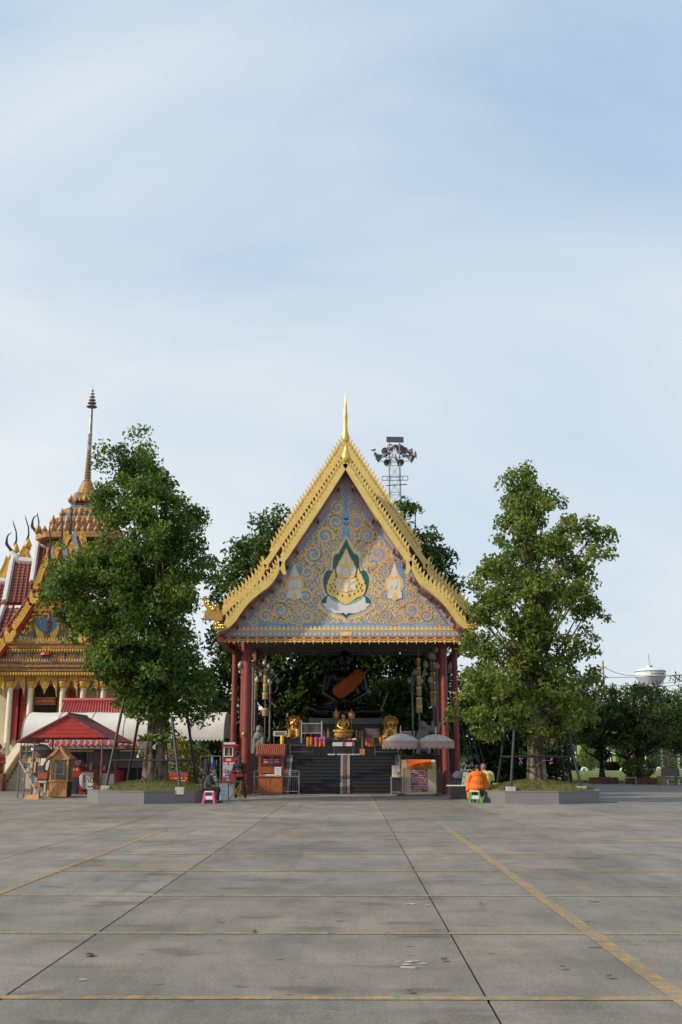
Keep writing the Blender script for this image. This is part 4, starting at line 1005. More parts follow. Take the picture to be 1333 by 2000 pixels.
# steel crowd barriers
def barrier(xa, xb, Y, lab):
    a = P(xa,1505.5,Y); b = P(xb,1552,Y); z1 = a.z; zm = P(xa,1516.5,Y).z
    t = thing('crowd_barrier', lab, 'barrier', ((a.x+b.x)/2, Y, 0), 'steel barriers before the stairs')
    for x in (a.x, b.x): mb = MB(); mb.tube([(x,Y,0.005),(x,Y,z1)], .026, 7); mb.box((x,Y,.02),(.08,.45,.03)); mb.build('post', STEEL, t)
    for z in (z1, zm, .12): mb = MB(); mb.tube([(a.x+.027,Y,z),(b.x-.027,Y,z)], .024, 7); mb.build('rail', STEEL, t)
    n = int((b.x-a.x)/.085)
    for k in range(1, n):
        x = a.x+(b.x-a.x)*k/n; mb = MB(); mb.tube([(x,Y,.145),(x,Y,zm-.025)], .011, 5); mb.build('bar', STEEL, t)
    mb = MB()
    for k in range(3, int((b.x-a.x)/.16)):
        x = a.x+.16*k; mb.tube([(x-.07*cos(s),Y,(zm+z1)/2+.07*sin(s)) for s in [i*.7 for i in range(9)]], .009, 5, cap=False)
    if mb.v: mb.build('scroll', STEEL, t)
barrier(497, 584, 46.95, 'steel barrier with scrolls behind the wooden kiosk')
# cream cabinet with sloping orange top
Y = 45.6
CREAM = M('cream_board', (.52,.46,.30), .6, var=.06)
x0, x1 = P(787,1540,Y).x, P(854,1540,Y).x; zt1 = P(800,1501,Y).z; zt2 = P(800,1484,Y+.75).z
cab = thing('cream_cabinet', 'cream cabinet with a sloping orange cloth top and dark red notice', 'cabinet', ((x0+x1)/2, Y, 0))
D = .75
MB().prism([(x0,Y,.06),(x0,Y,zt1),(x0,Y+D,zt2),(x0,Y+D,.06)], (x1-x0,0,0)).build('body', CREAM, cab)
mb = MB(); e = .012
mb.add([(x0+.2,Y-.004,zt1+e),(x1-.18,Y-.004,zt1+e),(x1-.18,Y+D,zt2+e),(x0+.2,Y+D,zt2+e),(x0+.2,Y-.006,zt1-.02),(x1-.18,Y-.006,zt1-.02)], [(0,1,2,3),(0,4,5,1)]); mb.build('cloth_runner', ORANGE, cab)
u = P(803,1502,Y); v = P(835.5,1546,Y); sg = MB().bb(u.x, v.x, Y-.012, Y-.001, v.z, u.z).build('notice', SIGNR, cab)
mb = MB(); r = np.random.default_rng(10)
for k in range(13):
    z = P(0,1505+3.25*k,Y).z
    dashes(mb, u.x+.03+(.08 if k == 2 else 0), v.x-(.03 if k < 12 else .25), z, .042 if k < 2 else .026, Y-.0125, r, gap=.18, t=.002, unit=.05)
mb.build('lettering', PAPER, sg)
for x in (x0+.08, x1-.08):
    mb = MB(); mb.tube([(x-.02,Y+.1,.042),(x+.02,Y+.1,.042)], .04, 10); mb.build('castor', DSTEEL, cab); mb = MB(); mb.tube([(x-.02,Y+.6,.042),(x+.02,Y+.6,.042)], .04, 10); mb.build('castor', DSTEEL, cab)
# lace parasols
LACE = M('lace_canopy', (.40,.35,.35), .8, var=.32, scale=16, col2=(.62,.57,.56)); LACEV = M('pink_lace_valance', (.44,.31,.28), .8, var=.25, scale=20); LACEE = M('lace_edge', (.56,.48,.44), .8, var=.1)
def parasol(px, top, edge, val, hw, Y, lab, fin):
    c = P(px, edge, Y); r = hw/PM(Y); zt_ = P(px, top, Y).z; zv = P(px, val, Y).z
    t = thing('lace_parasol', lab, 'parasol', (c.x, Y, 0), 'lace parasols beside the cream cabinet'); h = zt_-c.z
    mb = MB(); n = 10
    mb.lathe([(.02,h),(r*.25,h*.93),(r*.55,h*.68),(r*.8,h*.36),(r,0),(r*.97,-.012),(r*.5,h*.6),(.02,h*.9)], (c.x,Y,c.z), n); mb.build('canopy', LACE, t)
    for k in range(n):
        a = 2*pi*(k+.5)/n; mb = MB(); mb.tube([(c.x+r*f*cos(a), Y+r*f*sin(a), c.z+h*g+.01) for f, g in ((.02,1.0),(.25,.93),(.55,.68),(.8,.36),(1,0))], .012, 4); mb.build('rib', LACEE, t)
    vs = []; m = 80
    for k in range(m):
        a = 2*pi*k/m; q_ = 1/ max(cos(((a+pi/n-pi/n) % (2*pi/n))-pi/n), .1)*cos(pi/n); dz = (zv-c.z)*(.80+.20*abs(sin(a*n*1.0)))
        for g in (0, .55, .62, 1): vs.append((c.x+(r+.012)*cos(a), Y+(r+.012)*sin(a), c.z+dz*g))
    bands = [(LACEV, 0, 'valance'), (LACEE, 1, 'valance_edge'), (LACEV, 2, 'valance')]
    for mt, j, nm in bands:
        mb = MB(); mb.add(vs, [(4*k+j, 4*((k+1)%m)+j, 4*((k+1)%m)+j+1, 4*k+j+1) for k in range(m)])
        mb.build(nm, mt, t)
    mb = MB(); mb.tube([(c.x,Y,.08),(c.x,Y,zt_)], .022, 8); mb.build('pole', RED, t); MB().lathe([(.2,0),(.2,.05),(.05,.09)], (c.x,Y,.002), 14).build('foot', DSTEEL, t)
    MB().lathe([(.035,0),(.045,.03),(.02,.06),(.03,.12),(.012,.2),(.018,.24),(.003,fin)], (c.x,Y,zt_-.01), 8).build('finial', STEEL if px < 800 else GOLD, t)
parasol(783, 1433.5, 1447, 1464, 35.5, 44.9, 'lace parasol on the left, tilted over the white notice stand', .36)
parasol(852, 1435, 1448, 1463, 35, 45.0, 'lace parasol on the right with a gold finial, before the right pillar', .36)
# white notice stand with yellow bowl
Y = 45.5; a = P(766,1495.5,Y); b = P(781,1517,Y)
t = thing('notice_stand', 'black stand holding a white notice board, beside the cream cabinet', 'stand', ((a.x+b.x)/2, Y, 0)); x0, x1 = P(763,1518,Y).x, P(787,1518,Y).x
MB().bb(x0, x1, Y-.2, Y+.25, b.z-.03, b.z).build('tabletop', STEEL, t)
for x in (x0+.03, x1-.03):
    for y in (Y-.17, Y+.22): mb = MB(); mb.tube([(x,y,.002),(x,y,b.z-.031)], .018, 6); mb.build('leg', STEEL, t)
MB().bb(x0+.02, x1-.02, Y-.15, Y+.2, .12, .15).build('shelf', STEEL, t)
MB().bb(x0+.06, x1-.04, Y-.12, Y+.2, .152, b.z-.032).build('drawer_box', DSTEEL, t)
bd = MB().bb(a.x, b.x, Y+.02, Y+.04, b.z+.002, a.z).build('board', PAPER, t); mb = MB(); r = np.random.default_rng(11)
for k in range(6): dashes(mb, a.x+.05, b.x-.05, a.z-.06-.065*k, .018, Y+.018, r, t=.002)
mb.build('lettering', INK, bd)
c = P(778.5,1516,Y-.1); o = MB().lathe([(.075,0),(.03,.03),(.03,.09),(.09,.14),(.10,.19)], (P(779,1517,Y).x,Y-.1,b.z+.002), 14).build('offering_bowl', YEL, smooth=True, origin=(c.x,Y-.1,b.z)); tag(o, 'yellow footed offering bowl on the notice stand', 'bowl')
o = MB().lathe([(.12,0),(.10,.05),(.09,.2),(.13,.25),(.05,.34)], (P(793,1472,48.6).x,48.6,PT*.55), 10).build('flower_vase', YEL, origin=(P(793,1472,48.6).x,48.6,PT*.55))
tag(o, 'yellow flower arrangement under the left lace parasol', 'flowers')

# ================================================================= PEOPLE
SKIN = M('tan_skin', (.30,.165,.10), .55, var=.1); HAIR = M('black_hair', (.012,.011,.011), .5, var=.2)
CLB = M('black_jacket', (.010,.010,.012), .8, var=.3, bump=.3, bscale=20); CLG = M('charcoal_shirt', (.035,.037,.042), .85, var=.2, bump=.3, bscale=20)
CLT = M('dark_trousers', (.014,.014,.017), .85, var=.2); HATG = M('dark_grey_hat', (.045,.048,.052), .85, var=.15); BAGR = M('red_leather_bag', (.30,.02,.02), .4, var=.1)
SHOE = M('dark_shoe', (.02,.018,.017), .5)
def hand(it, w, d, side, up, k=1.0):
    """palm and five bent fingers: w wrist, d direction, side sideways, up back of the hand"""
    w = Vector(w); d = Vector(d).normalized(); side = Vector(side).normalized(); up = Vector(up).normalized()
    it.append((w, w+d*.075*k, .026*k, .034*k))
    for i, (o, l) in enumerate(((-.027,.060),(-.009,.072),(.009,.068),(.026,.052))):
        b = w+d*.085*k+side*o*k; m = b+d*l*.5*k-up*.008*k; e = m+d*l*.35*k-up*.028*k
        it += [(b, m, .0125*k, .011*k), (m, e, .011*k, .009*k)]
    b = w+d*.03*k-side*.03*k; m = b-side*.025*k+d*.025*k; it += [(b, m, .014*k, .012*k), (m, m+d*.03*k-up*.012*k, .012*k, .009*k)]
def head(it, c, f, k=1.0):
    c = Vector(c); f = Vector(f).normalized(); s = Vector((-f.y, f.x, 0)).normalized(); u = s.cross(f) if s.cross(f).z > 0 else f.cross(s)
    it += [(c+u*.02, (.076*k,.092*k,.100*k)), (c+f*.03-u*.055, (.056*k,.062*k,.062*k)), (c+f*.088+u*.0, c+f*.104-u*.025, .010*k, .016*k), (c+f*.082-u*.062, (.026*k,.014*k,.010*k))]
    for q_ in (-1,1): it += [(c+s*q_*.078-u*.0, (.014*k,.024*k,.032*k)), (c+f*.078+s*q_*.032+u*.012, (.018*k,.012*k,.010*k))]
    return f, s, u
# 1 woman in black, standing, looking at her phone
Y = 42.2; o = Vector((XA(468, Y, 1), Y, 0)); q = lambda x, y, z: o+Vector((x,-y,z))
w1 = thing('person', 'woman in black with a dark bucket hat and red waist bag looking at her hands', 'person', tuple(o))
it = []; head(it, q(-.02,.03,1.46), (-.15,-.85,-.5))
it += [(q(-.01,0,1.40), q(0,0,1.30), .05, .055), (q(0,0,1.22), (.17,.10,.12)), (q(0,0,1.02), (.14,.10,.18)), (q(0,-.01,.86), (.16,.115,.12))]
for s in (-1,1):
    it += [(q(s*.10,0,1.28), q(s*.19,0,1.25), .055, .058), (q(s*.20,0,1.24), q(s*.25,.03,.98), .052, .042), (q(s*.25,.03,.98), q(s*.07,.24,1.02), .040, .028)]
    it += [(q(s*.09,0,.84), q(s*.11+.06*(s>0),.05,.46), .088, .058), (q(s*.11+.06*(s>0),.05,.46), q(s*.12+.12*(s>0),0,.08), .055, .036), (q(s*.12+.12*(s>0),-.02,.05), q(s*.13+.12*(s>0),.14,.035), .038, .032)]
    hand(it, q(s*.06,.25,1.02), (-s*.5,-.9,.1), (-s*.9,.4,0), (0,0,1))
blob('body', it, .013, SKIN, w1, 2)
it = [(q(0,0,1.21), (.205,.135,.14)), (q(0,0,1.02), (.20,.145,.20)), (q(0,0,.84), (.215,.155,.14)), (q(0,0,1.33), (.085,.08,.05))]
for s in (-1,1): it += [(q(s*.10,0,1.285), q(s*.19,0,1.255), .066, .072), (q(s*.20,0,1.245), q(s*.255,.03,.98), .068, .058), (q(s*.255,.03,.98), q(s*.10,.21,1.015), .056, .044)]
blob('jacket', it, .017, CLB, w1, 3)
it = [(q(0,-.01,.84), (.172,.125,.11))]
for s in (-1,1): it += [(q(s*.09,0,.82), q(s*.11+.06*(s>0),.05,.46), .112, .088), (q(s*.11+.06*(s>0),.05,.46), q(s*.12+.12*(s>0),0,.09), .088, .075)]
blob('trousers', it, .017, CLT, w1, 3)
for s in (-1,1): mb = MB(); mb.ball(q(s*.125+.12*(s>0),.07,.045), (.05,.13,.044), 10, 7); mb.build('shoe', SHOE, w1)
hc = q(-.02,.03,1.46); hk = M('hair_back', (.012,.011,.011), .5)
mb = MB(); mb.ball(hc+Vector((0,.025,.0)), (.092,.095,.12), 12, 9); mb.build('hair', HAIR, w1, smooth=True)
MB().lathe([(.15,-.035),(.155,-.04),(.105,.03),(.092,.10),(.05,.125),(.01,.128)], hc+Vector((0,0,.035)), 18).build('hat', HATG, w1, smooth=True)
mb = MB(); mb.box(q(.03,.165,.90), (.26,.09,.17)); bg_ = mb.build('waist_bag', BAGR); bg_['category'] = 'bag'; bg_['label'] = 'red waist bag worn by the woman in black'
mb = MB(); mb.tube([q(-.12,.135,1.10), q(-.115,.14,1.0)], .022, 6); mb.build('red_tag', REDP, w1)
mb = MB(); mb.box(q(0,.33,1.045), (.075,.14,.012)); ph = mb.build('phone', DSTEEL); tag(ph, 'dark phone held by the woman in black', 'phone')
# 2 man hunched on a pink stool
Y = 37.9; o = Vector((XA(407, Y, .6), Y, 0)); q = lambda x, y, z: o+Vector((x,-y,z))
m2 = thing('person', 'man in a charcoal shirt hunched on a pink stool beside the lottery table', 'person', tuple(o))
it = []; head(it, q(.17,.02,1.02), (.85,.15,-.25))
it += [(q(.12,0,.96), q(.05,0,.88), .05, .06), (q(.03,0,.80), (.125,.17,.13)), (q(-.03,0,.62), (.12,.16,.17)), (q(-.05,0,.50), (.13,.17,.11))]
for s in (-1,1):
    it += [(q(.05,s*.10,.87), q(.05,s*.19,.83), .05, .055), (q(.05,s*.20,.83), q(.10,s*.22,.60), .05, .04), (q(.10,s*.22,.60), q(.27,s*.10,.52), .038, .027)]
    it += [(q(-.03,s*.09,.47), q(.36,s*.13,.46), .085, .062), (q(.36,s*.13,.46), q(.33,s*.13,.07), .056, .036), (q(.31,s*.13,.045), q(.47,s*.14,.035), .036, .03)]
    hand(it, q(.28,s*.09,.52), (.8,s*.2,-.2), (0,1,0), (0,0,1))
blob('body', it, .013, SKIN, m2, 2)
it = [(q(.03,0,.80), (.145,.185,.14)), (q(-.03,0,.62), (.14,.178,.18)), (q(-.05,0,.51), (.15,.185,.10)), (q(.08,0,.92), (.08,.085,.04))]
for s in (-1,1): it += [(q(.05,s*.10,.875), q(.05,s*.19,.835), .062, .068), (q(.05,s*.20,.83), q(.10,s*.22,.61), .066, .055)]
blob('shirt', it, .017, CLG, m2, 3)
it = [(q(-.05,0,.47), (.145,.18,.09))]
for s in (-1,1): it += [(q(-.03,s*.09,.47), q(.36,s*.13,.46), .098, .074), (q(.36,s*.13,.46), q(.33,s*.13,.11), .070, .052)]
blob('trousers', it, .017, CLT, m2, 3)
mb = MB(); mb.ball(q(.15,.02,1.055), (.10,.088,.088), 12, 9); mb.build('hair', HAIR, m2, smooth=True)
for s in (-1,1): mb = MB(); mb.ball(q(.40,s*.135,.04), (.125,.05,.04), 10, 7); mb.build('shoe', SHOE, m2)
# plastic stools
def stool(c, mat, mat2, lab, H=.41):
    t = thing('plastic_stool', lab, 'stool', tuple(c)); w = .155
    MB().bb(c.x-w, c.x+w, c.y-w, c.y+w, H-.035, H).build('seat', mat2, t)
    for sx in (-1,1):
        for sy in (-1,1):
            a = Vector((c.x+sx*(w-.02), c.y+sy*(w-.02), H-.036)); b = Vector((c.x+sx*(w+.045), c.y+sy*(w+.045), 0.004)); mb = MB()
            k = .03; mb.add([a+Vector((i*k,j*k,0)) for i,j in ((-1,-1),(1,-1),(1,1),(-1,1))]+[b+Vector((i*k,j*k,0)) for i,j in ((-1,-1),(1,-1),(1,1),(-1,1))], [(0,1,2,3),(7,6,5,4),(0,4,5,1),(1,5,6,2),(2,6,7,3),(3,7,4,0)]); mb.build('leg', mat, t)
    for sy in (-1,1):
        MB().bb(c.x-w+.02, c.x+w-.02, c.y+sy*(w+.012)-.012, c.y+sy*(w+.012)+.012, H*.32, H*.62).build('side_panel', mat2, t)
    for sx in (-1,1):
        MB().bb(c.x+sx*(w+.014)-.012, c.x+sx*(w+.014)+.012, c.y-w+.02, c.y+w-.02, H*.35, H-.037).build('side_panel', mat, t)
PINKP = M('pink_plastic', (.72,.07,.27), .35, var=.06); GRNP = M('green_plastic', (.08,.38,.05), .35, var=.06); WHTP = M('white_plastic', (.74,.74,.74), .4, var=.04)
stool(Vector((XA(408, 37.2, .2), 37.35, 0)), PINKP, WHTP, 'pink and white plastic stool at the left planter')
stool(Vector((XA(927, 37.9, .2), 37.9, 0)), GRNP, WHTP, 'green and white plastic stool in front of the right planter')
# folding lottery table with cases
Y = 40.2; a = P(421,1526,Y); b = P(474,1526,Y); WOODD = M('worn_table_edge', (.18,.13,.08), .7)
t = thing('folding_table', 'small folding table with yellow crossed legs holding lottery cases', 'table', ((a.x+b.x)/2, Y, 0)); zt2_ = .72
zt2_ = a.z
MB().bb(a.x, b.x, Y-.28, Y+.28, zt2_-.03, zt2_).build('tabletop', WOODD, t); YM = M('yellow_metal', (.42,.33,.04), .45, var=.1)
for y in (Y-.26, Y+.26):
    for x_a, x_b in ((.55,.98),(.98,.55)):
        mb = MB(); L0 = a.x+(b.x-a.x)*x_a; L1 = a.x+(b.x-a.x)*x_b; mb.tube([(L0,y,zt2_-.031),(L1,y,.004)], .016, 6); mb.build('leg', YM, t)
for y in (Y-.26, Y+.26): mb = MB(); mb.tube([(a.x+.04,y,zt2_-.031),(a.x+.04,y,.004)], .016, 6); mb.build('leg', YM, t)
CASE = M('grey_case', (.17,.18,.20), .5, var=.2, scale=20)
for px, dx, lab in ((425,-.14,'grey lottery case standing open at the left of the folding table'), (449,-.10,'grey lottery case standing open at the right of the folding table')):
    c = P(px, 1516, Y); mb = MB(); t2 = thing('lottery_case', lab, 'case', (c.x, Y, zt2_))
    x0_ = c.x-.10; mb.prism([(x0_,Y-.18,zt2_+.002),(x0_+.14,Y-.18,zt2_+.002),(x0_+.14+dx,Y-.18,zt2_+.42),(x0_+dx,Y-.18,zt2_+.44)], (0,.36,0)); mb.build('lid', CASE, t2)
    mb = MB(); 
    for k in range(4): 
        f = (k+.5)/4; mb.box((x0_+.07+dx*f, Y-.185, zt2_+.42*f), (.10,.01,.06))
    mb.build('tickets', PAPER, t2)
STY = M('styrofoam_box', (.60,.66,.62), .8, var=.06)
x0_, x1_ = P(429,1530,Y).x, P(447,1530,Y).x; o = MB().bb(x0_, x1_, Y-.2, Y+.2, .002, zt2_-.06).build('carton', STY); tag(o, 'pale green white carton standing under the folding table', 'carton')
mb = MB(); r = np.random.default_rng(12); 
for k in range(3): dashes(mb, x0_+.05, x1_-.05, zt2_-.2-.14*k, .04, Y-.2005, r, t=.002)
mb.build('lettering', TEAL, o)
x2_ = P(457,1530,Y).x; o = MB().bb(x1_+.03, x2_, Y-.15, Y+.2, .002, zt2_-.1).build('carton', PAPER); tag(o, 'smaller white carton under the folding table, behind its yellow legs', 'carton')
c = P(428,1540,38.6); mb = MB(); mb.lathe([(.06,0),(.085,.05),(.09,.22),(.07,.26),(.09,.27),(.05,.33),(.03,.34)], (c.x,38.6,.002), 12); o = mb.build('water_jug', WHTP, smooth=True, origin=(c.x,38.6,0)); tag(o, 'white plastic water jug with a black cap on the ground', 'jug')
mb = MB(); mb.lathe([(.03,0),(.035,.05),(.01,.06)], (c.x,38.6,.343), 8); mb.build('cap', DSTEEL, o)
# monk in orange, seen from behind, and a man in yellow, both by the right planter
Y = 38.3; o = Vector((XA(933, Y, .8), Y, 0)); q = lambda x, y, z: o+Vector((x,-y,z))     # y<0 is away from the camera
mk = thing('person', 'monk in an orange robe sitting hunched with his back turned', 'person', tuple(o))
it = []; head(it, q(.03,-.20,1.17), (.15,.9,-.6))
it += [(q(.02,-.13,1.10), q(0,-.04,1.02), .055, .07), (q(0,0,.92), (.21,.13,.14)), (q(0,.05,.70), (.18,.13,.19)), (q(0,.06,.50), (.20,.16,.12))]
for s in (-1,1):
    it += [(q(s*.12,-.02,1.0), q(s*.22,-.03,.94), .06, .065), (q(s*.23,-.03,.93), q(s*.29,-.12,.66), .06, .045), (q(s*.29,-.12,.66), q(s*.12,-.36,.66), .042, .03)]
    it += [(q(s*.10,.03,.46), q(s*.20,-.36,.46), .09, .065), (q(s*.20,-.36,.46), q(s*.2,-.34,.08), .058, .038), (q(s*.2,-.34,.045), q(s*.21,-.50,.035), .038, .03)]
    hand(it, q(s*.11,-.37,.66), (-s*.4,1,.0), (1,0,0), (0,0,1))
blob('body', it, .013, SKIN, mk, 2)
it = [(q(0,-.01,.94), (.235,.15,.14)), (q(0,.05,.70), (.235,.155,.22)), (q(0,.05,.50), (.28,.20,.13)), (q(0,.0,.41), (.30,.22,.06)), (q(.0,-.03,1.04), (.12,.10,.05))]
for s in (-1,1): it += [(q(s*.12,-.02,1.0), q(s*.225,-.03,.945), .078, .088), (q(s*.235,-.03,.93), q(s*.31,-.10,.66), .088, .085), (q(s*.31,-.10,.66), q(s*.33,-.04,.44), .085, .095), (q(s*.12,-.05,.46), q(s*.26,-.34,.47), .12, .09), (q(s*.26,-.34,.46), q(s*.24,-.32,.16), .10, .12)]
it += [(q(0,.02,.60), (.27,.185,.16))]
blob('robe', it, .017, ORANGE, mk, 2)
mb = MB(); mb.ball(q(.03,-.19,1.21), (.088,.10,.10), 12, 9); mb.build('hair', HAIR, mk, smooth=True)
o = MB().box(q(.08,.28,.34)+Vector((.02,0,0)), (.16,.10,.20)).build('bag', CLB); tag(o, 'black bag hanging beside the seated monk', 'bag')
0 and stool(Vector((mk.location.x-.02, 38.25, 0)), WHTP, WHTP, 'white plastic stool under the monk in orange', H=.40)
KHAKI = M('khaki_trousers', (.22,.20,.07), .85, var=.15); CLY = M('pale_yellow_shirt', (.62,.58,.22), .8, var=.12); CAPM = M('brown_grey_cap', (.20,.16,.14), .8, var=.1)
Y = 39.3; o = Vector((XA(951, Y, .8), Y, .0)); q = lambda x, y, z: o+Vector((x,-y,z))
my = thing('person', 'man in a pale yellow shirt and brown cap sitting beside the monk', 'person', tuple(o))
it = []; head(it, q(-.10,-.04,1.17), (-.8,.5,-.25))
it += [(q(-.06,-.02,1.10), q(-.02,0,1.02), .05, .06), (q(0,0,.93), (.18,.11,.13)), (q(0,.03,.72), (.15,.115,.18)), (q(0,.03,.56), (.165,.14,.11))]
for s in (-1,1):
    it += [(q(s*.11,0,1.01), q(s*.19,0,.96), .052, .056), (q(s*.20,0,.95), q(s*.24,-.04,.71), .05, .04), (q(s*.24,-.04,.71), q(s*.02-.04,-.22,.66), .038, .027)]
    it += [(q(s*.09,.0,.52), q(s*.12-.05,-.42,.54), .085, .06), (q(s*.12-.05,-.42,.53), q(s*.12-.05,-.40,.45), .055, .045)]
    hand(it, q(s*.03-.05,-.23,.66), (-.3,.9,0), (1,0,0), (0,0,1))
blob('body', it, .013, SKIN, my, 2)
it = [(q(0,0,.93), (.20,.13,.14)), (q(0,.03,.74), (.175,.135,.19)), (q(-.02,0,1.03), (.08,.075,.04))]
for s in (-1,1): it += [(q(s*.11,0,1.01), q(s*.195,0,.965), .064, .07), (q(s*.205,0,.95), q(s*.235,-.03,.76), .07, .064)]
blob('shirt', it, .017, CLY, my, 2)
it = [(q(0,.03,.55), (.18,.155,.11))]
for s in (-1,1): it += [(q(s*.09,.0,.52), q(s*.12-.05,-.42,.54), .098, .074)]
blob('trousers', it, .017, KHAKI, my, 2)
mb = MB(); c = q(-.09,-.05,1.215); mb.lathe([(.102,-.03),(.105,.02),(.088,.075),(.04,.10),(.005,.104)], c, 16); mb.prism([c+Vector((-.08-.10*cos(k*.5-.9), .05-.0+.1*sin(k*.5-.9)*.8+.05, -.01)) for k in range(5)]+[c], (0,0,.012)); mb.build('cap', CAPM, my, smooth=True)
# table, lottery board and bag at the right
Y = 40.0; a = P(874,1533.5,Y); b = P(912,1533.5,Y)
t = thing('folding_table', 'low white topped table behind the monk in orange', 'table', ((a.x+b.x)/2, Y, 0))
MB().bb(a.x, b.x, Y-.25, Y+.25, a.z-.03, a.z).build('tabletop', WHTP, t)
for x in (a.x+.05, b.x-.05):
    for y in (Y-.22, Y+.22): mb = MB(); mb.tube([(x,y,a.z-.031),(x+.05,y,.004)], .015, 6); mb.build('leg', DSTEEL, t)
LOT = M('pale_green_board', (.42,.60,.50), .7, var=.1); LOTP = M('pink_tickets', (.66,.42,.36), .7, var=.2, island=.2); LOTG = M('green_tickets', (.05,.34,.14), .7, var=.2)
c0 = P(903,1533,Y-.1); c1 = P(911,1508,Y-.1); t2 = thing('lottery_board', 'leaning lottery ticket board in pale green and pink beside the monk', 'board', (c0.x, Y-.1, a.z))
w = 8/PM(Y); zb = a.z+.002
MB().prism([(c0.x-.02,Y-.1,zb),(c0.x+w,Y-.1,zb),(c1.x+w*.7,Y-.1,c1.z-.02),(c1.x-w*.6,Y-.1,c1.z)], (0,.03,0)).build('frame', LOT, t2)
for k in range(4):
    for j in range(2):
        f = (k+.5)/4; x = c0.x+.03+j*.09+(c1.x-c0.x-.08)*f; z = zb+(c1.z-zb)*f
        MB().box((x, Y-.106, z), (.07,.01,.085)).build('ticket', (LOTG if j == 0 and k % 2 == 0 else LOTP), t2)
GRYB = M('grey_plastic_bag', (.20,.20,.23), .4, var=.2); c = P(897,1515,41.2)
mb = MB(); mb.ball((c.x,41.2,c.z), (.26,.16,.17), 12, 8); mb.ball((c.x+.24,41.2,c.z+.10), (.12,.10,.12), 10, 7)
for i, v in enumerate(mb.v): 
    h_ = sin(i*12.9898)*.5; mb.v[i] = (v[0]+.03*h_, v[1], v[2]+.03*sin(i*7.7))
t = thing('plastic_bag', 'crumpled grey plastic bag piled on a black crate near the right pillar', 'bag', (c.x, 41.2, c.z-.15)); mb.build('bag_skin', GRYB, t, smooth=True)
o = MB().bb(c.x-.3, c.x+.35, 41.0, 41.5, .002, c.z-.17).build('black_crate', DSTEEL); tag(o, 'black crate under the grey plastic bag', 'crate')
# ================================================================= PLANTERS AND TREES
BARK = barkmat('grey_bark', (.26,.21,.16), (.035,.028,.023))
BARKP = barkmat('pale_bark', (.36,.31,.25), (.05,.04,.032))
BARKD = barkmat('dark_bark', (.075,.06,.048), (.018,.015,.013))
GRAN2 = M('speckled_granite', (.15,.15,.16), .5, var=.38, scale=42, bump=.04)
TURF = M('dry_turf', (.085,.11,.025), .95, var=.4, scale=2.2, col2=(.17,.155,.05), bump=.4)
CONB = M('white_concrete_block', (.42,.41,.38), .85, var=.15, scale=9, bump=.2)
LEAF1 = leafmat('tree_leaf', (.022,.060,.010), (.070,.140,.020), (.19,.25,.042), .42)
LEAF2 = leafmat('olive_leaf', (.042,.088,.014), (.118,.182,.03), (.27,.30,.065), .45)
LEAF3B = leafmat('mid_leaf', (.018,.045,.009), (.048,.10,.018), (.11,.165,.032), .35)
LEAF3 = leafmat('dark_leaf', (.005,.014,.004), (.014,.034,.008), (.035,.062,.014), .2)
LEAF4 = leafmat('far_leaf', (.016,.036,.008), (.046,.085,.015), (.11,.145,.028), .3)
LEAFY = leafmat('croton_leaf', (.03,.06,.008), (.12,.13,.02), (.30,.22,.03), .3)
GRB = M('grass_blade', (.075,.12,.022), .9, var=.4, scale=2, col2=(.19,.175,.05), island=.35)
def planter(px, ph0, R, ycen, lab):
    c = Vector((XA(px, ycen, .3), ycen, 0)); H = .385
    t = thing('stone_planter', lab, 'planter', tuple(c))
    vs = [(c.x+R*cos(RAD(ph0+45*k)), c.y+R*sin(RAD(ph0+45*k))) for k in range(8)]
    for k in range(8):
        a = Vector((*vs[k],0)); b = Vector((*vs[(k+1)%8],0)); m = (a+b)/2-c; m.z = 0; m.normalize(); i = -m*.16; e = (b-a).normalized()*.004
        MB().prism([a+e, b-e, b-e+i+(a-b).normalized()*.066, a+e+i+(b-a).normalized()*.066], (0,0,H)).build('granite_panel', GRAN2, t)
        MB().prism([a-m*-.012, b-m*-.012, b-m*-.012+i*1.1+(a-b).normalized()*.066, a-m*-.012+i*1.1+(b-a).normalized()*.066], (0,0,.035)).build('coping', GRAN2, t).location.z += H+.002
    mb = MB(); n = 40; rings = [(0,.34),(.25,.32),(.5,.24),(.75,.13),(.93,.04),(.97,-.1)]; rr = random.Random(px)
    for f, z in rings:
        for k in range(n):
            a = 2*pi*k/n; q_ = cos(pi/8)/cos(((a-RAD(ph0)) % (pi/4))-pi/8)
            mb.v.append((c.x+(R-.16)*f*q_*cos(a), c.y+(R-.16)*f*q_*sin(a), H+z+rr.uniform(-.012,.012)*(f > 0)))
    for i in range(len(rings)-1):
        for k in range(n): mb.f.append((i*n+k, (i+1)*n+k, (i+1)*n+(k+1)%n, i*n+(k+1)%n))
    mb.build('turf_mound', TURF, t, smooth=True)
    rg_ = np.random.default_rng(px); m = 9000; rad = np.sqrt(rg_.random(m))*.95*(R-.2); an = rg_.random(m)*2*pi
    f = rad/(R-.16); z = np.interp(f, [r[0] for r in rings], [r[1] for r in rings])
    C = np.stack([c.x+rad*np.cos(an), c.y+rad*np.sin(an), H+z+.022], 1); d = rg_.normal(size=(m,3))*.45; d[:,2] = 1
    o = grass_object('grass', C, d, .05+.03*rg_.random(m), .012, rg_, GRB, t); o['kind'] = 'stuff'
    return c, H
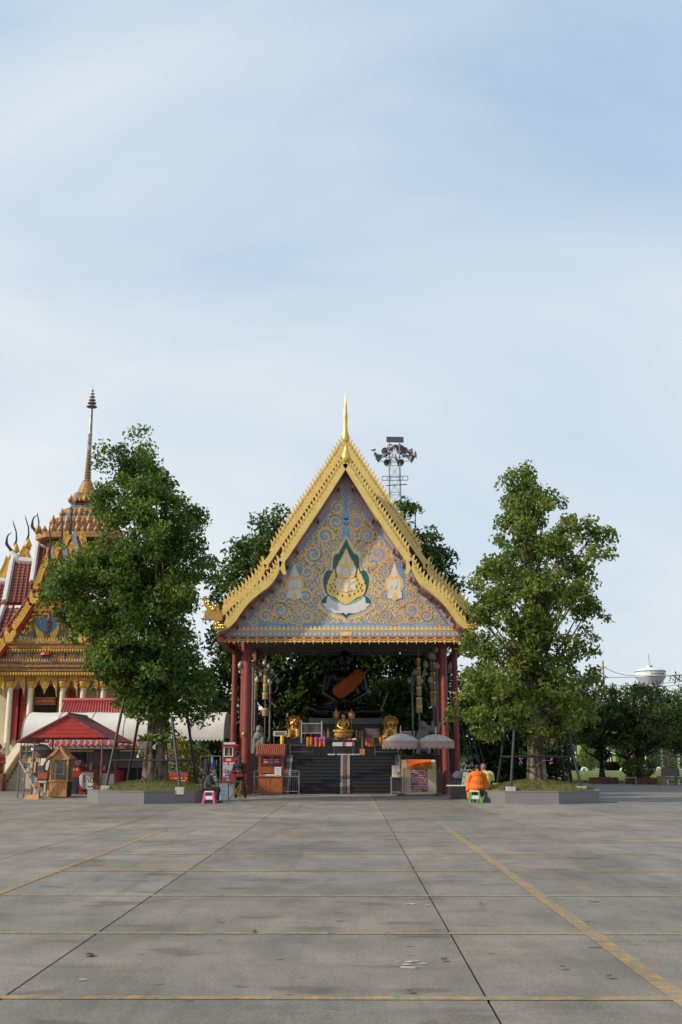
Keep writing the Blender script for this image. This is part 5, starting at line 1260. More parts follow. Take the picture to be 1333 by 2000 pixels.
def grass_object(name, C, d, Lh, w, rng, mat, parent):
    d = d/np.linalg.norm(d, axis=1)[:,None]; n = len(C); s = np.stack([rng.normal(size=n), rng.normal(size=n), np.zeros(n)], 1); s /= np.linalg.norm(s, axis=1)[:,None]
    V = np.stack([C-s*w*.5-d*.02, C+s*w*.5-d*.02, C+d*Lh[:,None]], 1).reshape(-1,3); o0 = WLOC.get(parent, Vector((0,0,0))); V = V-np.array(o0)
    me = bpy.data.meshes.new(name); me.vertices.add(3*n); me.vertices.foreach_set('co', V.astype(np.float32).ravel()); me.loops.add(3*n); me.loops.foreach_set('vertex_index', np.arange(3*n, dtype=np.int32))
    me.polygons.add(n); me.polygons.foreach_set('loop_start', (np.arange(n)*3).astype(np.int32)); me.polygons.foreach_set('loop_total', np.full(n,3,np.int32)); me.update(calc_edges=True); me.materials.append(mat)
    return link(name, me, parent, o0)
pc1, PH = planter(300, -87, 2.36, 39.05, 'octagonal grey granite planter round the left tree')
pc2, PH = planter(1050, -82, 2.36, 39.05, 'octagonal grey granite planter round the right tree')
def tree(name, lab, base, rows, Y, nc, nl, leaf, lm, seed, r0, stems=1, nb=26, bark=None, clump=.55, group=None, cat='tree', depth=.8, lean=0, asp=.5, shell=.45, flat=.75, top=None, droop=.25, bough=0.0):
    rg_ = np.random.default_rng(seed); base = Vector(base); t = thing(name, lab, cat, tuple(base), group)
    cc, pts = crown_points(rows, Y, nc, nl, rg_, depth, clump, shell, flat, bough)
    mb = MB(); zt_ = max(r[0] for r in rows); H = zt_-base.z; topx = base.x+lean
    tp = Vector((topx, Y, base.z+H*.88))
    for s in range(stems):
        a = 2*pi*s/max(stems,1)+.4; off = r0*(.62 if stems > 1 else 0); rr = r0*(.58 if stems > 1 else 1)
        o_ = Vector((off*cos(a), off*sin(a)*.8, 0)); path = []; rad = []
        for k in range(9):
            f = k/8; path.append(base+Vector((0,0,-.05))+o_*(1.25-.55*min(f*2,1))*(1 if f < .6 else 1-.6*(f-.6)/.4)+Vector((lean*f+.05*sin(5*f+s)*H*.05, .05*cos(4*f+s), H*.88*f)))
            rad.append(rr*(1.35-.35*min(1,f*6))*(1-.9*min(1, f*1.9)**.8)+.012)
        mb.tube(path, rad, 9)
        if stems > 1:
            for j in range(2):
                b_ = base+o_*1.3+Vector((0,0,.35)); e_ = base+Vector((cos(a+j*.5)*r0*1.55, sin(a+j*.5)*r0*1.3, -.04)); mb.tube([b_, b_.lerp(e_,.5)-Vector((0,0,.08)), e_], [rr*.5, rr*.4, rr*.2], 6)
    limbs(mb, base, tp, cc, rg_, r0*(1.0 if stems == 1 else .75), nb)
    mb.build('trunk', bark or BARK, t, smooth=True)
    sz = leaf*rg_.uniform(.65, 1.3, size=len(pts))
    leaf_object('crown', pts, sz, rg_, lm, t, droop, asp)
    return t, cc
rowsL = [(1398,235,380),(1380,212,412),(1345,175,440),(1300,130,448),(1250,100,404),(1200,70,392),(1150,58,430),(1110,72,456),(1080,128,458),(1050,172,442),(1010,190,414),(975,158,390),(940,162,366),(905,205,338),(880,232,322),(858,248,308),(840,262,290)]
treeL, ccL = tree('shade_tree', 'tall dense dark green tree with a fluted trunk in the left planter', (pc1.x+.05, pc1.y, PH+.30), rows_px(rowsL, 39.0), 39.0, 560, 112, .17, LEAF1, 11, .31, stems=8, nb=60, clump=.52, shell=.38, bough=.95)
rowsR = [(1425,935,1165),(1395,880,1195),(1335,862,1202),(1290,880,1180),(1240,885,1175),(1200,893,1198),(1150,885,1200),(1100,908,1198),(1060,915,1195),(1030,932,1192),(1000,945,1150),(975,935,1120),(950,950,1085),(925,968,1080),(903,1010,1070)]
treeR, ccR = tree('shade_tree', 'tall airy olive green tree with pale branches showing in the right planter', (pc2.x+.02, pc2.y, PH+.30), rows_px(rowsR, 39.0), 39.0, 450, 74, .185, LEAF2, 12, .25, stems=7, nb=95, clump=.46, shell=.44, bough=.78, bark=BARKP, flat=.7, droop=.5)
# steel tree supports
BLKP = M('black_painted_pipe', (.014,.015,.017), .6, var=.3, scale=9)
def support(c, legs, ring_y, lab):
    t = thing('tree_support', lab, 'tree support', tuple(c)); pts = []
    for (xb, yb, xt, yt, off) in legs:
        Yb = c.y+off; b = P(xb, yb, Yb); tp = P(xt, yt, c.y+off*.45); zb = b.z
        mb = MB(); mb.tube([b, tp], .052, 8); mb.build('leg', BLKP, t)
        MB().box((b.x, b.y, zb-.06), (.30,.28,.24)).build('footing', CONB, t)
        f = (P(xb, ring_y, Yb).z-b.z)/(tp.z-b.z); pts.append(b.lerp(tp, f)); 
    pts.sort(key=lambda p: atan2(p.y-c.y, p.x-c.x))
    for i in range(len(pts)):
        mb = MB(); mb.tube([pts[i], pts[(i+1)%len(pts)]], .04, 7); mb.build('crossbar', BLKP, t)
    return t
support(pc1, [(207,1538,243,1365,-1.2),(248,1533,272,1400,1.4),(352,1541,336,1400,-1.75),(386,1535,364,1385,.6)], 1485, 'black steel poles propping the left tree')
support(pc2, [(998,1540,1008,1375,-1.7),(972,1533,992,1385,.9),(1136,1539,1102,1395,-1.1),(1104,1531,1086,1400,1.5)], 1478, 'black steel poles propping the right tree')
# orchids and ferns tied to the trunks
FERN = leafmat('fern_leaf', (.03,.07,.01), (.08,.15,.02), (.20,.24,.05), .3); ORCH = M('orchid_pink', (.50,.18,.40), .7, var=.3, scale=30)
def epiphyte(px, py, Y, n, s, lab, flower=None, drop=0.0):
    c = P(px, py, Y); t = thing('orchid_plant', lab, 'orchid', tuple(c), 'orchids tied to the tree trunks'); rg_ = random.Random(px*3+py)
    mb = MB()
    for k in range(n):
        a = rg_.uniform(0, 2*pi); l = s*rg_.uniform(.6,1.1); e = c+Vector((l*cos(a), -abs(l*sin(a))*.7, l*rg_.uniform(-.15,.6))); m = c.lerp(e,.5)+Vector((0,0,l*.22)); w = l*.11
        sd = Vector((-sin(a), cos(a), .3)).normalized()*w
        mb.add([c, m-sd, e, m+sd], [(0,1,2),(0,2,3)])
    mb.build('leaves', FERN, t)
    if flower:
        f = P(flower[0], flower[1], Y-.25); mb = MB(); mb.tube([c, c.lerp(f,.6)+Vector((0,-.1,.12)), f], .006, 4)
        for k in range(9): mb.ball(f+Vector((rg_.uniform(-.05,.05), rg_.uniform(-.04,.04), rg_.uniform(-.1,.1))), (.022,.012,.022), 6, 5)
        mb.build('blossoms', ORCH if flower[2] else PAPER, t)
for a in ((288,1448,38.45,16,.50,'leafy orchid on the left side of the left trunk',(270,1474,0)), (318,1452,38.4,14,.42,'orchid with a white bloom on the front of the left trunk',(301,1461,0)), (330,1470,38.45,8,.30,'orchid with one magenta bloom right of the left trunk',(324,1481,1)), (282,1478,38.5,8,.32,'low yellowish orchid on the left trunk',None),
          (1030,1438,38.4,14,.48,'highest orchid on the right trunk, at its left edge',None), (1036,1457,38.4,14,.40,'orchid in the middle of the right trunk',None), (1038,1478,38.4,14,.42,'orchid with pale hanging blooms left of the right trunk',(1017,1487,1)), (1078,1466,38.5,12,.36,'orchid with pink sprays right of the right trunk',(1079,1448,1)), (1040,1500,38.4,10,.32,'lowest orchid on the right trunk',(1077,1486,1))):
    epiphyte(*a)
# ================================================================= TREES BEHIND
bL = [(1470,395,640),(1420,385,660),(1350,385,670),(1280,392,665),(1220,395,655),(1170,388,650),(1120,398,640),(1085,415,625),(1055,440,605),(1025,465,595),(995,495,570)]
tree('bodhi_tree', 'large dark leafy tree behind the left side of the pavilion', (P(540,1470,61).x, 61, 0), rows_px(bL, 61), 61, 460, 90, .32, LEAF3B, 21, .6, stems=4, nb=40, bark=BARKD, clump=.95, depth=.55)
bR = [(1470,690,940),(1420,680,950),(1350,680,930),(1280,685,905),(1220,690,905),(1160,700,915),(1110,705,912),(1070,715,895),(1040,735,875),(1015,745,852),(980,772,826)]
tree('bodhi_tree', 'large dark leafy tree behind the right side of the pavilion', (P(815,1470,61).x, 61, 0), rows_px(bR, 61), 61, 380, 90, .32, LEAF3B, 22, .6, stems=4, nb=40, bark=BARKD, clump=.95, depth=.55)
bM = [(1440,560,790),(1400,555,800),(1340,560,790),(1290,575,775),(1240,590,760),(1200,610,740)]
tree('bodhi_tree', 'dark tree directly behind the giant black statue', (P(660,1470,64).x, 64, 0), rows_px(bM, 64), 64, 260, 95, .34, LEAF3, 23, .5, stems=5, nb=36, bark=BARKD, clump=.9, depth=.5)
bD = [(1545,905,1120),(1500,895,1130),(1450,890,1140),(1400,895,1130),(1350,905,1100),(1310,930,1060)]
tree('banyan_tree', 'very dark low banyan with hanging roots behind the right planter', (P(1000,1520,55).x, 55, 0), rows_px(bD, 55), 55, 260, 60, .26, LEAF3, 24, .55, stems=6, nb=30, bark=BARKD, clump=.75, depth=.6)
rt = None
for k in range(11):
    px = 893+k*5.5+random.uniform(-4,4); a = P(px-random.uniform(8,24), 1420+random.uniform(-15,30), 50.5); b = Vector((P(px+random.uniform(4,22),1535,50.2).x, 50.2+random.uniform(-.5,.5), .0)); mb = MB(); mb.tube([a, a.lerp(b,.5)+Vector((random.uniform(-.25,.05),0,.1)), b], [.014,.02,.022], 5)
    tag(mb.build('hanging_root', BARK, origin=b), 'thin brown root slanting down in the dark behind the right pillar', 'root', 'slanting roots beside the right pillar')
bE = [(1540,380,560),(1500,372,575),(1450,372,560),(1400,385,520),(1370,400,470)]
tree('hedge_tree', 'dark bushy tree low behind the left pillars', (P(470,1530,60.5).x, 57.5, 0), rows_px(bE, 57.5), 57.5, 120, 50, .26, LEAF3, 25, .3, stems=2, nb=16, bark=BARKD, clump=.7, depth=.4)
# clipped trees on the right
ri = [([(1452,1110,1215),(1435,1098,1235),(1410,1095,1245),(1380,1100,1238),(1358,1120,1225),(1342,1150,1215)], 1176, 67, 31, 'clipped tree with a bare trunk nearest the right planter'),
      ([(1456,1200,1345),(1438,1180,1360),(1405,1185,1370),(1375,1195,1360),(1352,1215,1335),(1336,1236,1260)], 1248, 66, 32, 'spreading tree with low branches in a brick ring, before the lawn'),
      ([(1470,1300,1420),(1440,1290,1430),(1400,1290,1430),(1365,1297,1410),(1340,1308,1390),(1322,1310,1330)], 1362, 68, 33, 'clipped tree at the right edge of the picture'),
      ([(1470,1150,1330),(1430,1150,1340),(1380,1160,1330),(1352,1180,1320),(1338,1200,1300)], 1228, 76, 35, 'clipped tree standing back between the two front ones'),
      ([(1440,1075,1150),(1400,1068,1150),(1360,1080,1160),(1335,1095,1165),(1320,1110,1185)], 1110, 72, 34, 'darker tree seen behind the right planter tree')]
for rows, px, Y, sd, lab in ri:
    tree('clipped_tree', lab, (XA(px, Y, 1), Y, 0), rows_px(rows, Y), Y, 150, 62, .20, LEAF4, sd, .22, stems=3 if px == 1248 else 1, nb=34, bark=BARKD, clump=.62, group='row of clipped trees beside the lawn', depth=.85, flat=.6)
def shrub(name, lab, c, r, h, Y, nl, lm, seed, leaf=.09, group=None, cone=False):
    rg_ = np.random.default_rng(seed); t = thing(name, lab, 'shrub', (c.x, Y, c.z), group); n = nl
    u = rg_.normal(size=(n,3)); u /= np.linalg.norm(u, axis=1)[:,None]; k = rg_.uniform(.75,1.03,size=n)[:,None]; p = u*k
    p[:,2] = (p[:,2]+1)/2
    if cone: p[:,:2] *= (1.05-.72*p[:,2:3])*1.25
    p = p*np.array([r, r, h])+np.array([c.x, Y, c.z+.02]); leaf_object('foliage', p, leaf*rg_.uniform(.7,1.3,n), rg_, lm, t)
    mb = MB(); mb.tube([(c.x,Y,c.z),(c.x,Y,c.z+h*.6)], [.05,.02], 6)
    for j in range(4): mb.tube([(c.x,Y,c.z+h*.2),(c.x+r*.5*cos(j*1.57),Y+r*.5*sin(j*1.57),c.z+h*.6)], [.03,.01], 5)
    mb.build('stem', BARKD, t); return t
# lawn, brick rings, bench, hedge line
lw = MB().bb(P(1095,1535,70.5).x, 90, 69.0, 139, -.05, .05); lawn = lw.build('lawn', GRASSB, kind='structure')
rg_ = np.random.default_rng(77); m = 26000; yy = 69.2+ (rg_.random(m)**1.7)*45; xx = np.array([rg_.uniform(12, 12+y*.32) for y in yy]); C = np.stack([xx, yy, np.full(m, .05)], 1); d = rg_.normal(size=(m,3))*.35; d[:,2] = 1
o = grass_object('lawn_grass', C, d, .08+.06*rg_.random(m), .03, rg_, GRB, None); o['kind'] = 'stuff'
MB().bb(10, 90, 139.0, 139.6, -.05, .22).build('lawn_kerb', CONB, kind='structure')
BRICK = M('old_brick', (.16,.075,.05), .9, var=.35, scale=9, island=.3)
for px, Y, r, lab in ((1180,67,.85,'low ring of stacked bricks round the bare trunk tree'), (1260,66,1.08,'low ring of stacked bricks round the spreading tree')):
    x = XA(px, Y, 0); t = thing('brick_ring', lab, 'planter', (x, Y, 0)); b1 = None; n = int(2*pi*r/.24)
    mb = MB(); mb.lathe([(r-.06,0),(r-.06,.34),(.01,.42)], (x,Y,.0), 24); mb.build('soil', EARTH, t)
    for c_ in range(4):
        for k in range(n):
            a = 2*pi*(k+.5*(c_%2))/n; 
            if sin(a) > .35: continue
            p = (x+r*cos(a), Y+r*sin(a), .05+.095*c_)
            if b1 is None: b1 = MB().box(p, (.10,.21,.08)).build('brick', BRICK, t, origin=p); b1.rotation_euler = (0,0,a)
            else: inst(b1, t, (p[0]+random.uniform(-.012,.012), p[1], p[2]), a+random.uniform(-.05,.05))
shrub('low_shrub', 'dark round shrub at the foot of the spreading tree', Vector((XA(1250,65.6,0), 65.4, .3)), 1.0, 1.25, 65.6, 1500, LEAF4, 41, .16)
shrub('low_shrub', 'small leafy sprout half way up the bare trunk tree', Vector((XA(1177,66.8,2), 66.8, 1.35)), .5, .75, 66.8, 700, LEAF4, 42, .16)
BEN = M('dark_stone_bench', (.10,.085,.08), .7, var=.2)
Y = 63.5; a = P(1295,1514,Y); b = P(1331,1527,Y); z = .45
t = thing('stone_bench', 'dark stone bench with a backrest at the right edge', 'bench', ((a.x+b.x)/2, Y, 0))
MB().bb(a.x, b.x, Y-.25, Y+.2, z-.08, z).build('seat', BEN, t); MB().bb(a.x, b.x, Y+.2, Y+.3, z+.04, .95).build('backrest', BEN, t)
for x in (a.x+.2, b.x-.2): MB().bb(x-.07, x+.07, Y-.2, Y+.18, .002, z-.081).build('leg', GRANW, t); MB().bb(x-.05, x+.05, Y+.205, Y+.295, z-.2, z+.038).build('back_post', BEN, t)
c = XA(1293,63.2,0); o = MB().lathe([(.2,0),(.26,.5),(.24,.5),(.2,.06)], (c,63.2,.002), 14).build('plant_pot', M('ochre_bin', (.20,.17,.07), .7), origin=(c,63.2,0)); tag(o, 'dull yellow green bin beside the stone bench', 'bin')
c = P(1215,1530,66.2); mb = MB(); mb.tube([(c.x-.3,64.6,.35),(c.x+.5,64.6,.42)], .03, 6); mb.tube([(c.x+.45,64.6,.0),(c.x+.45,64.6,.42)], .03, 6); o = mb.build('timber_prop', M('pale_timber', (.3,.27,.22), .9), origin=(c.x,64.6,0)); tag(o, 'pale timber lying against the brick ring', 'timber')
tt = None
for i, (px, py, rr, hh, cone) in enumerate(((1125,1507,1.7,2.4,0),(1219,1507,2.3,3.9,1),(1304,1507,2.3,3.0,0),(1388,1507,2.9,3.8,0),(1085,1507,1.6,2.2,0))):
    px = {0:1086,1:1155,2:1233,3:1310,4:1060}[i]; Y = 135; c = Vector((XA(px,Y,0),Y,.05))
    shrub('topiary_bush', ['low round topiary seen past the right trunk','cone shaped topiary bush left of the bare trunk','round topiary bush between the two clipped trees','wide clipped bush at the right end of the lawn','low round topiary half hidden by the right trunk'][i], c, rr*(.72 if i != 3 else .9), hh, Y, 1800, LEAF1 if i != 3 else LEAF4, 50+i, .3, 'topiary bushes at the far side of the lawn', bool(cone))
HEDM = leafmat('brown_hedge', (.02,.02,.008), (.05,.035,.012), (.09,.05,.02), .15)
for i, (xa, xb, lab) in enumerate(((1072,1136,'low brown hedge at the left of the far lawn edge'), (1180,1222,'low brown hedge between the topiary bushes'))):
    Y = 137; a = XA(xa,Y,.5); b = XA(xb,Y,.5); t = thing('clipped_hedge', lab, 'hedge', ((a+b)/2,Y,.05)); rg_ = np.random.default_rng(60+i); n = 1500
    C = np.stack([rg_.uniform(a,b,n), Y+rg_.uniform(-.5,.5,n), .1+1.0*rg_.random(n)**.6], 1); leaf_object('foliage', C, .25*rg_.uniform(.7,1.3,n), rg_, HEDM, t); MB().bb(a+.2,b-.2,Y-.3,Y+.3,.06,.8).build('stem', BARKD, t)
TYRE = M('white_tyre', (.66,.66,.64), .7, var=.12)
for i, px in enumerate((1142, 1218, 1288, 1068)):
    Y = 133; x = XA(px,Y,0); mb = MB(); mb.tube([(x+.34*cos(pi*k/12),Y,.05+.34*sin(pi*k/12)) for k in range(13)], .11, 8)
    o = mb.build('half_tyre', TYRE, origin=(x,Y,.05), smooth=True); tag(o, ['white half buried tyre at the left topiary','white half buried tyre left of the round topiary','white half buried tyre between tree trunk and wide bush','white half buried tyre nearest the right planter'][i], 'tyre', 'white half tyres along the lawn')
# school building beyond the lawn
BW = M('grey_wall', (.22,.22,.23), .85, var=.15); BR = M('grey_roof', (.12,.115,.115), .8, var=.15); GRC = M('lime_paint', (.25,.50,.10), .7, var=.06); BLC = M('blue_paint', (.10,.30,.40), .7, var=.06); DKW = M('dark_opening', (.02,.022,.025), .5)
Y = 150; xa, xb = XA(1000,Y,2), XA(1250,Y,2)
sb = thing('school_building', 'long low grey building with lime green columns beyond the lawn', 'building', ((xa+xb)/2,Y,0))
MB().bb(xa, xb, Y+2.5, Y+9, 0, 7.2).build('wall', BW, sb)
MB().prism([(xa-1,Y-1,7.0),(xa-1,Y+5,9.5),(xa-1,Y+11,7.0),(xa-1,Y+11,6.8),(xa-1,Y+5,9.2),(xa-1,Y-1,6.8)], (xb-xa+2,0,0)).build('roof', BR, sb)
for px in (1098, 1133, 1167, 1200, 1235):
    x = XA(px,Y,2); c_ = MB().bb(x-.22,x+.22,Y,Y+.45,.9,3.8).build('column', GRC, sb); MB().bb(x-.225,x+.225,Y-.005,Y+.455,.001,.89).build('column_base', BLC, c_); MB().bb(x-.225,x+.225,Y-.005,Y+.455,3.81,6.79).build('column_top', CREAM, c_)
for k in range(14):
    x = xa+1.2+(xb-xa-2.4)*k/13; w_ = MB().bb(x-.7,x+.7,Y+2.44,Y+2.49,3.4,5.0).build('window', WHITE, sb); MB().bb(x-.62,x+.62,Y+2.42,Y+2.438,3.48,4.92).build('pane', DKW, w_)
    if k % 2: MB().bb(x-.6,x+.6,Y+2.45,Y+2.49,.1,2.4).build('door', M('rust_door', (.16,.06,.04), .7), sb)
Y = 152; xa, xb = XA(1256,Y,2), XA(1460,Y,2)
s2 = thing('open_hall', 'pale open hall with white frames and teal roof trim at the right edge', 'building', ((xa+xb)/2,Y,0))
MB().bb(xa, xb, Y+5, Y+8, 0, 7.0).build('wall', M('warm_grey_wall', (.30,.27,.25), .85, var=.3, scale=1.2), s2)
for k in range(7):
    x = xa+.3+(xb-xa-.6)*k/6; MB().bb(x-.15,x+.15,Y-.15,Y+.15,0.001,6.5).build('column', WHITE, s2)
MB().bb(xa-.5, xb+.5, Y-.2, Y+.2, 6.501, 6.9).build('tie_beam', WHITE, s2)
for k in range(6):
    x = xa+.3+(xb-xa-.6)*k/6; mb = MB(); mb.tube([(x,Y,4.6),(x+1.2,Y,6.4)], .1, 5); mb.build('brace', M('teal_trim', (.05,.30,.26), .6), s2)
MB().prism([(xa-1,Y-1.5,6.95),(xa-1,Y+4,9.0),(xa-1,Y+9,7.0),(xa-1,Y+9,6.8),(xa-1,Y+4,8.8),(xa-1,Y-1.5,6.91)], (xb-xa+2,0,0)).build('roof', BR, s2)
for i, (xa, xb, lab) in enumerate(((1062,1126,'white railing at the left of the far building'), (1180,1262,'white railing before the far grey building'))):
    Y = 141; a = XA(xa,Y,1); b = XA(xb,Y,1); t = thing('white_railing', lab, 'railing', ((a+b)/2,Y,0))
    for z in (.6, 2.3): mb = MB(); mb.tube([(a,Y,z),(b,Y,z)], .06, 5); mb.build('rail', WHITE, t)
    for k in range(7): x = a+(b-a)*k/6; mb = MB(); mb.tube([(x,Y,0),(x,Y,2.3)], .06, 5); mb.build('post', WHITE, t)
# row of far trees closing the horizon
DLAB = ['distant tree right behind the dark banyan, leftmost of the line past the lawn','distant tree behind the right planter trunk','distant tree rising over the left end of the grey building','distant tree over the middle of the grey building','distant tree directly left of the water tower legs','distant tree directly below the water tower bowl','distant tree just right of the water tower','distant tree beyond the open hall at the right picture edge','distant tree behind the left crown and the white tent, nearer the pavilion','distant tree behind the clothes rail and the left pillars','distant tree behind the left planter tree and white tent','distant tree behind the wooden kiosk and lamp posts','distant tree hidden behind the giant black statue','distant tree behind the right lamp posts','distant tree behind the two right pillars']
for i, (px, Y, h, w_) in enumerate(((960,190,9,9),(1020,200,10,10),(1085,185,9,9),(1140,205,11,11),(1205,190,9.5,10),(1270,200,10,10),(1330,188,9,10),(1390,200,10,11),(380,110,8,6),(430,112,9,6),(330,115,8,6),(560,120,11,8),(700,125,11,9),(800,120,11,8),(880,118,10,8))):
    x = XA(px,Y,3); rows = [(1.5,x-w_*.35,x+w_*.35),(h*.4,x-w_*.5,x+w_*.5),(h*.75,x-w_*.42,x+w_*.42),(h,x-w_*.1,x+w_*.1)]
    tree('distant_tree', DLAB[i], (x,Y,0), rows, Y, 60, 40, .55, LEAF4, 80+i, .25, nb=6, bark=BARKD, clump=1.5, group='line of distant trees')
MB().bb(-500, 500, 500, 520, -1, 9).build('far_treeline', M('far_green', (.05,.07,.05), .95, var=.3, scale=.05), kind='structure')

# ================================================================= WATER TOWER, WIRES, LOUDSPEAKERS
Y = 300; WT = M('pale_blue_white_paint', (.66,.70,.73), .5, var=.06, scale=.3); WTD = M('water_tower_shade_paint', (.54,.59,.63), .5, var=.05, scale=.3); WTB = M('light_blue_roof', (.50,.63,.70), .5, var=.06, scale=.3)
k = 1/PM(Y)*.985; c = P(1271.5,1330,Y); z = lambda py: P(1271.5,py,Y).z
wt = thing('water_tower', 'pale blue white mushroom shaped water tower on columns above the treetops', 'water tower', (c.x,Y,0))
MB().lathe([(19*k,z(1342)),(18.5*k,z(1337.5)),(27*k,z(1327)),(30*k,z(1323)),(30.6*k,z(1321))], (c.x,Y,0), 28).build('bowl', WTD, wt, smooth=True)
MB().lathe([(30.4*k,z(1323.3)),(30.2*k,z(1312.5)),(30.6*k,z(1311.5))], (c.x,Y,0), 28).build('band', WT, wt, smooth=True)
MB().lathe([(30.9*k,z(1312.2)),(30.9*k,z(1311)),(28*k,z(1308.5)),(20*k,z(1305.5)),(9*k,z(1304)),(5*k,z(1303.6))], (c.x,Y,0), 28).build('roof', WTB, wt, smooth=True)
MB().lathe([(3.5*k,z(1304.4)),(3.5*k,z(1300.5)),(.3*k,z(1300))], (c.x-2*k,Y,0), 12).build('hatch', WT, wt)
MB().lathe([(2.2*k,z(1304.4)),(2.2*k,z(1299.6)),(.3*k,z(1299.4))], (c.x+3.5*k,Y,0), 10).build('beacon_box', STONE, wt)
mb = MB(); mb.tube([(c.x-.5*k,Y,z(1301)),(c.x-.8*k,Y,z(1278))], .12, 5); mb.ball((c.x-.6*k,Y,z(1283.5)), (.18,.18,.3), 6, 5); mb.build('mast', STEEL, wt)
for j in range(8):
    a = j*pi/4+.2; x, y = c.x+13.5*k*cos(a), Y+13.5*k*sin(a); MB().lathe([(.55,0),(.5,z(1342)+.1)], (x,y,0), 8).build('column', WT, wt)
mb = MB()
for j in range(11):
    f = -.2+.9*j/10; ang = -pi/2+f*1.15; x, y = c.x+30.5*k*sin(f*1.05), Y-30.5*k*cos(f*1.05)
    mb.box((x, y-.03, (z(1315.5)+z(1320))/2), (1.1*k*random.uniform(.6,1.2),.1,(2.6+random.random())*k), f*1.05)
    if j % 3 == 0: mb.box((x+.5*k, y-.03, z(1314.2)), (1.1*k,.1,.7*k), f*1.05)
mb.build('lettering', M('faded_red_lettering', (.22,.08,.08), .7), wt)
mb = MB(); mb.lathe([(30.9*k,z(1312.8)),(31.1*k,z(1312.2)),(30.9*k,z(1311.6))], (c.x,Y,0), 28); mb.build('rim', M('rusty_rim', (.16,.10,.08), .9, var=.5, scale=.8), wt)
Y = 150; up1 = P(1178.3,1300,Y); up2 = P(1430,1300,Y)
POLE = M('concrete_pole', (.30,.25,.20), .9)
for p, px, top, lab in ((up1, 1178.3, 1291, 'concrete utility pole top just clear of the right tree'), (up2, 1430, 1285, 'concrete utility pole out at the right')):
    t = thing('utility_pole', lab, 'utility pole', (p.x,Y,0), 'utility poles carrying the wires'); mb = MB(); mb.tube([(p.x,Y,0.002),(p.x,Y,P(px,top,Y).z)], [.2,.13], 8); mb.build('shaft', POLE, t)
    for j, py in enumerate((1303,1322,1340)): MB().box((p.x,Y-.15,P(px,py,Y).z), (.9,.12,.12)).build('crossarm', POLE, t)
for i, (x0, y0, x1, y1, yy_) in enumerate(((1178.3,1302,1240,1319.5,150),(1178.3,1323,1430,1307,150),(1178.3,1340,1430,1318,150.4),(1178.3,1346,1430,1324,149.6),(1178.3,1352,1430,1337,150.2),(1240,1319.5,1430,1309,150.1))):
    a = P(x0,y0,yy_); b = P(x1,y1,yy_); n = 12; mb = MB(); sag = .35
    mb.tube([a.lerp(b,j/n)-Vector((0,0,sag*4*(j/n)*(1-j/n))) for j in range(n+1)], .035, 4); o = mb.build('power_line', DSTEEL, origin=a)
    tag(o, ['short wire dropping from the utility pole top to the tower','uppermost long wire crossing the water tower band','second long wire crossing the water tower bowl','third long wire just under the second one','lowest wire dipping into the treetops','wire running on right from the middle of the tower'][i], 'wire', 'power lines near the water tower')
# loudspeaker mast
Y = 63; LAT = M('galvanised_steel', (.27,.27,.28), .45, metal=.6, var=.15); HORN = M('grey_horn', (.24,.24,.25), .45, metal=.3, var=.2); HORND = M('horn_inside', (.30,.29,.28), .6, var=.15)
cx = P(771,900,Y).x; z = lambda py: P(771,py,Y).z; hw0 = .43; hw1 = .31
ms = thing('loudspeaker_mast', 'lattice steel mast crowned with a ring of horn loudspeakers behind the pavilion', 'mast', (cx,Y,0)); zt_ = z(878); zb = 0
hw = lambda zz_: hw0+(hw1-hw0)*min(1, zz_/zt_)
for sx in (-1,1):
    for sy in (-1,1): mb = MB(); mb.tube([(cx+sx*(hw0+.1),Y+sy*hw0,0.002),(cx+sx*hw1,Y+sy*hw1,zt_+.4)], .035, 6); mb.build('leg', LAT, ms)
zs = [zt_-.95*j for j in range(0, 20)]
for j, q_ in enumerate(zs):
    if q_ < 1: break
    w_ = hw(q_)
    for a, b in (((-1,-1),(1,-1)),((1,-1),(1,1)),((1,1),(-1,1)),((-1,1),(-1,-1))):
        mb = MB(); mb.tube([(cx+a[0]*w_,Y+a[1]*w_,q_),(cx+b[0]*w_,Y+b[1]*w_,q_)], .017, 4); mb.build('crossbar', LAT, ms)
        w2 = hw(q_-.95); mb = MB(); s_ = (j % 2)*2-1
        mb.tube([(cx+a[0]*w_,Y+a[1]*w_,q_),(cx+b[0]*w2,Y+b[1]*w2,q_-.95)], .011, 4); mb.tube([(cx+b[0]*w_,Y+b[1]*w_,q_),(cx+a[0]*w2,Y+a[1]*w2,q_-.95)], .011, 4); mb.build('brace', LAT, ms)
for py, w_ in ((896,.86),(933,.80)):
    for dz in (0, .26):
        mb = MB(); mb.tube([(cx-w_,Y-.36,z(py)-dz),(cx+w_,Y-.36,z(py)-dz)], .02, 4); mb.build('outrigger', DSTEEL, ms)
    for x in (-w_, w_, -w_*.6, w_*.6): mb = MB(); mb.tube([(cx+x,Y-.36,z(py)-.26),(cx+x,Y-.36,z(py))], .018, 4); mb.build('outrigger', DSTEEL, ms)
mb = MB(); mb.tube([(cx-.55,Y-.36,z(951)),(cx+.75,Y-.36,z(949))], .03, 4); mb.build('outrigger', DSTEEL, ms)
pa, pb_ = P(755,855,Y), P(788.5,866,Y); MB().add([(pa.x,Y-.30,pb_.z+.04),(pb_.x,Y-.30,pb_.z),(pb_.x,Y-.18,pa.z),(pa.x,Y-.18,pa.z+.02)] + [(pa.x,Y-.22,pb_.z+.02),(pb_.x,Y-.22,pb_.z-.02),(pb_.x,Y-.10,pa.z-.02),(pa.x,Y-.10,pa.z)], [(0,1,2,3),(7,6,5,4),(0,4,5,1),(1,5,6,2),(2,6,7,3),(3,7,4,0)]).build('top_plate', DSTEEL, ms)
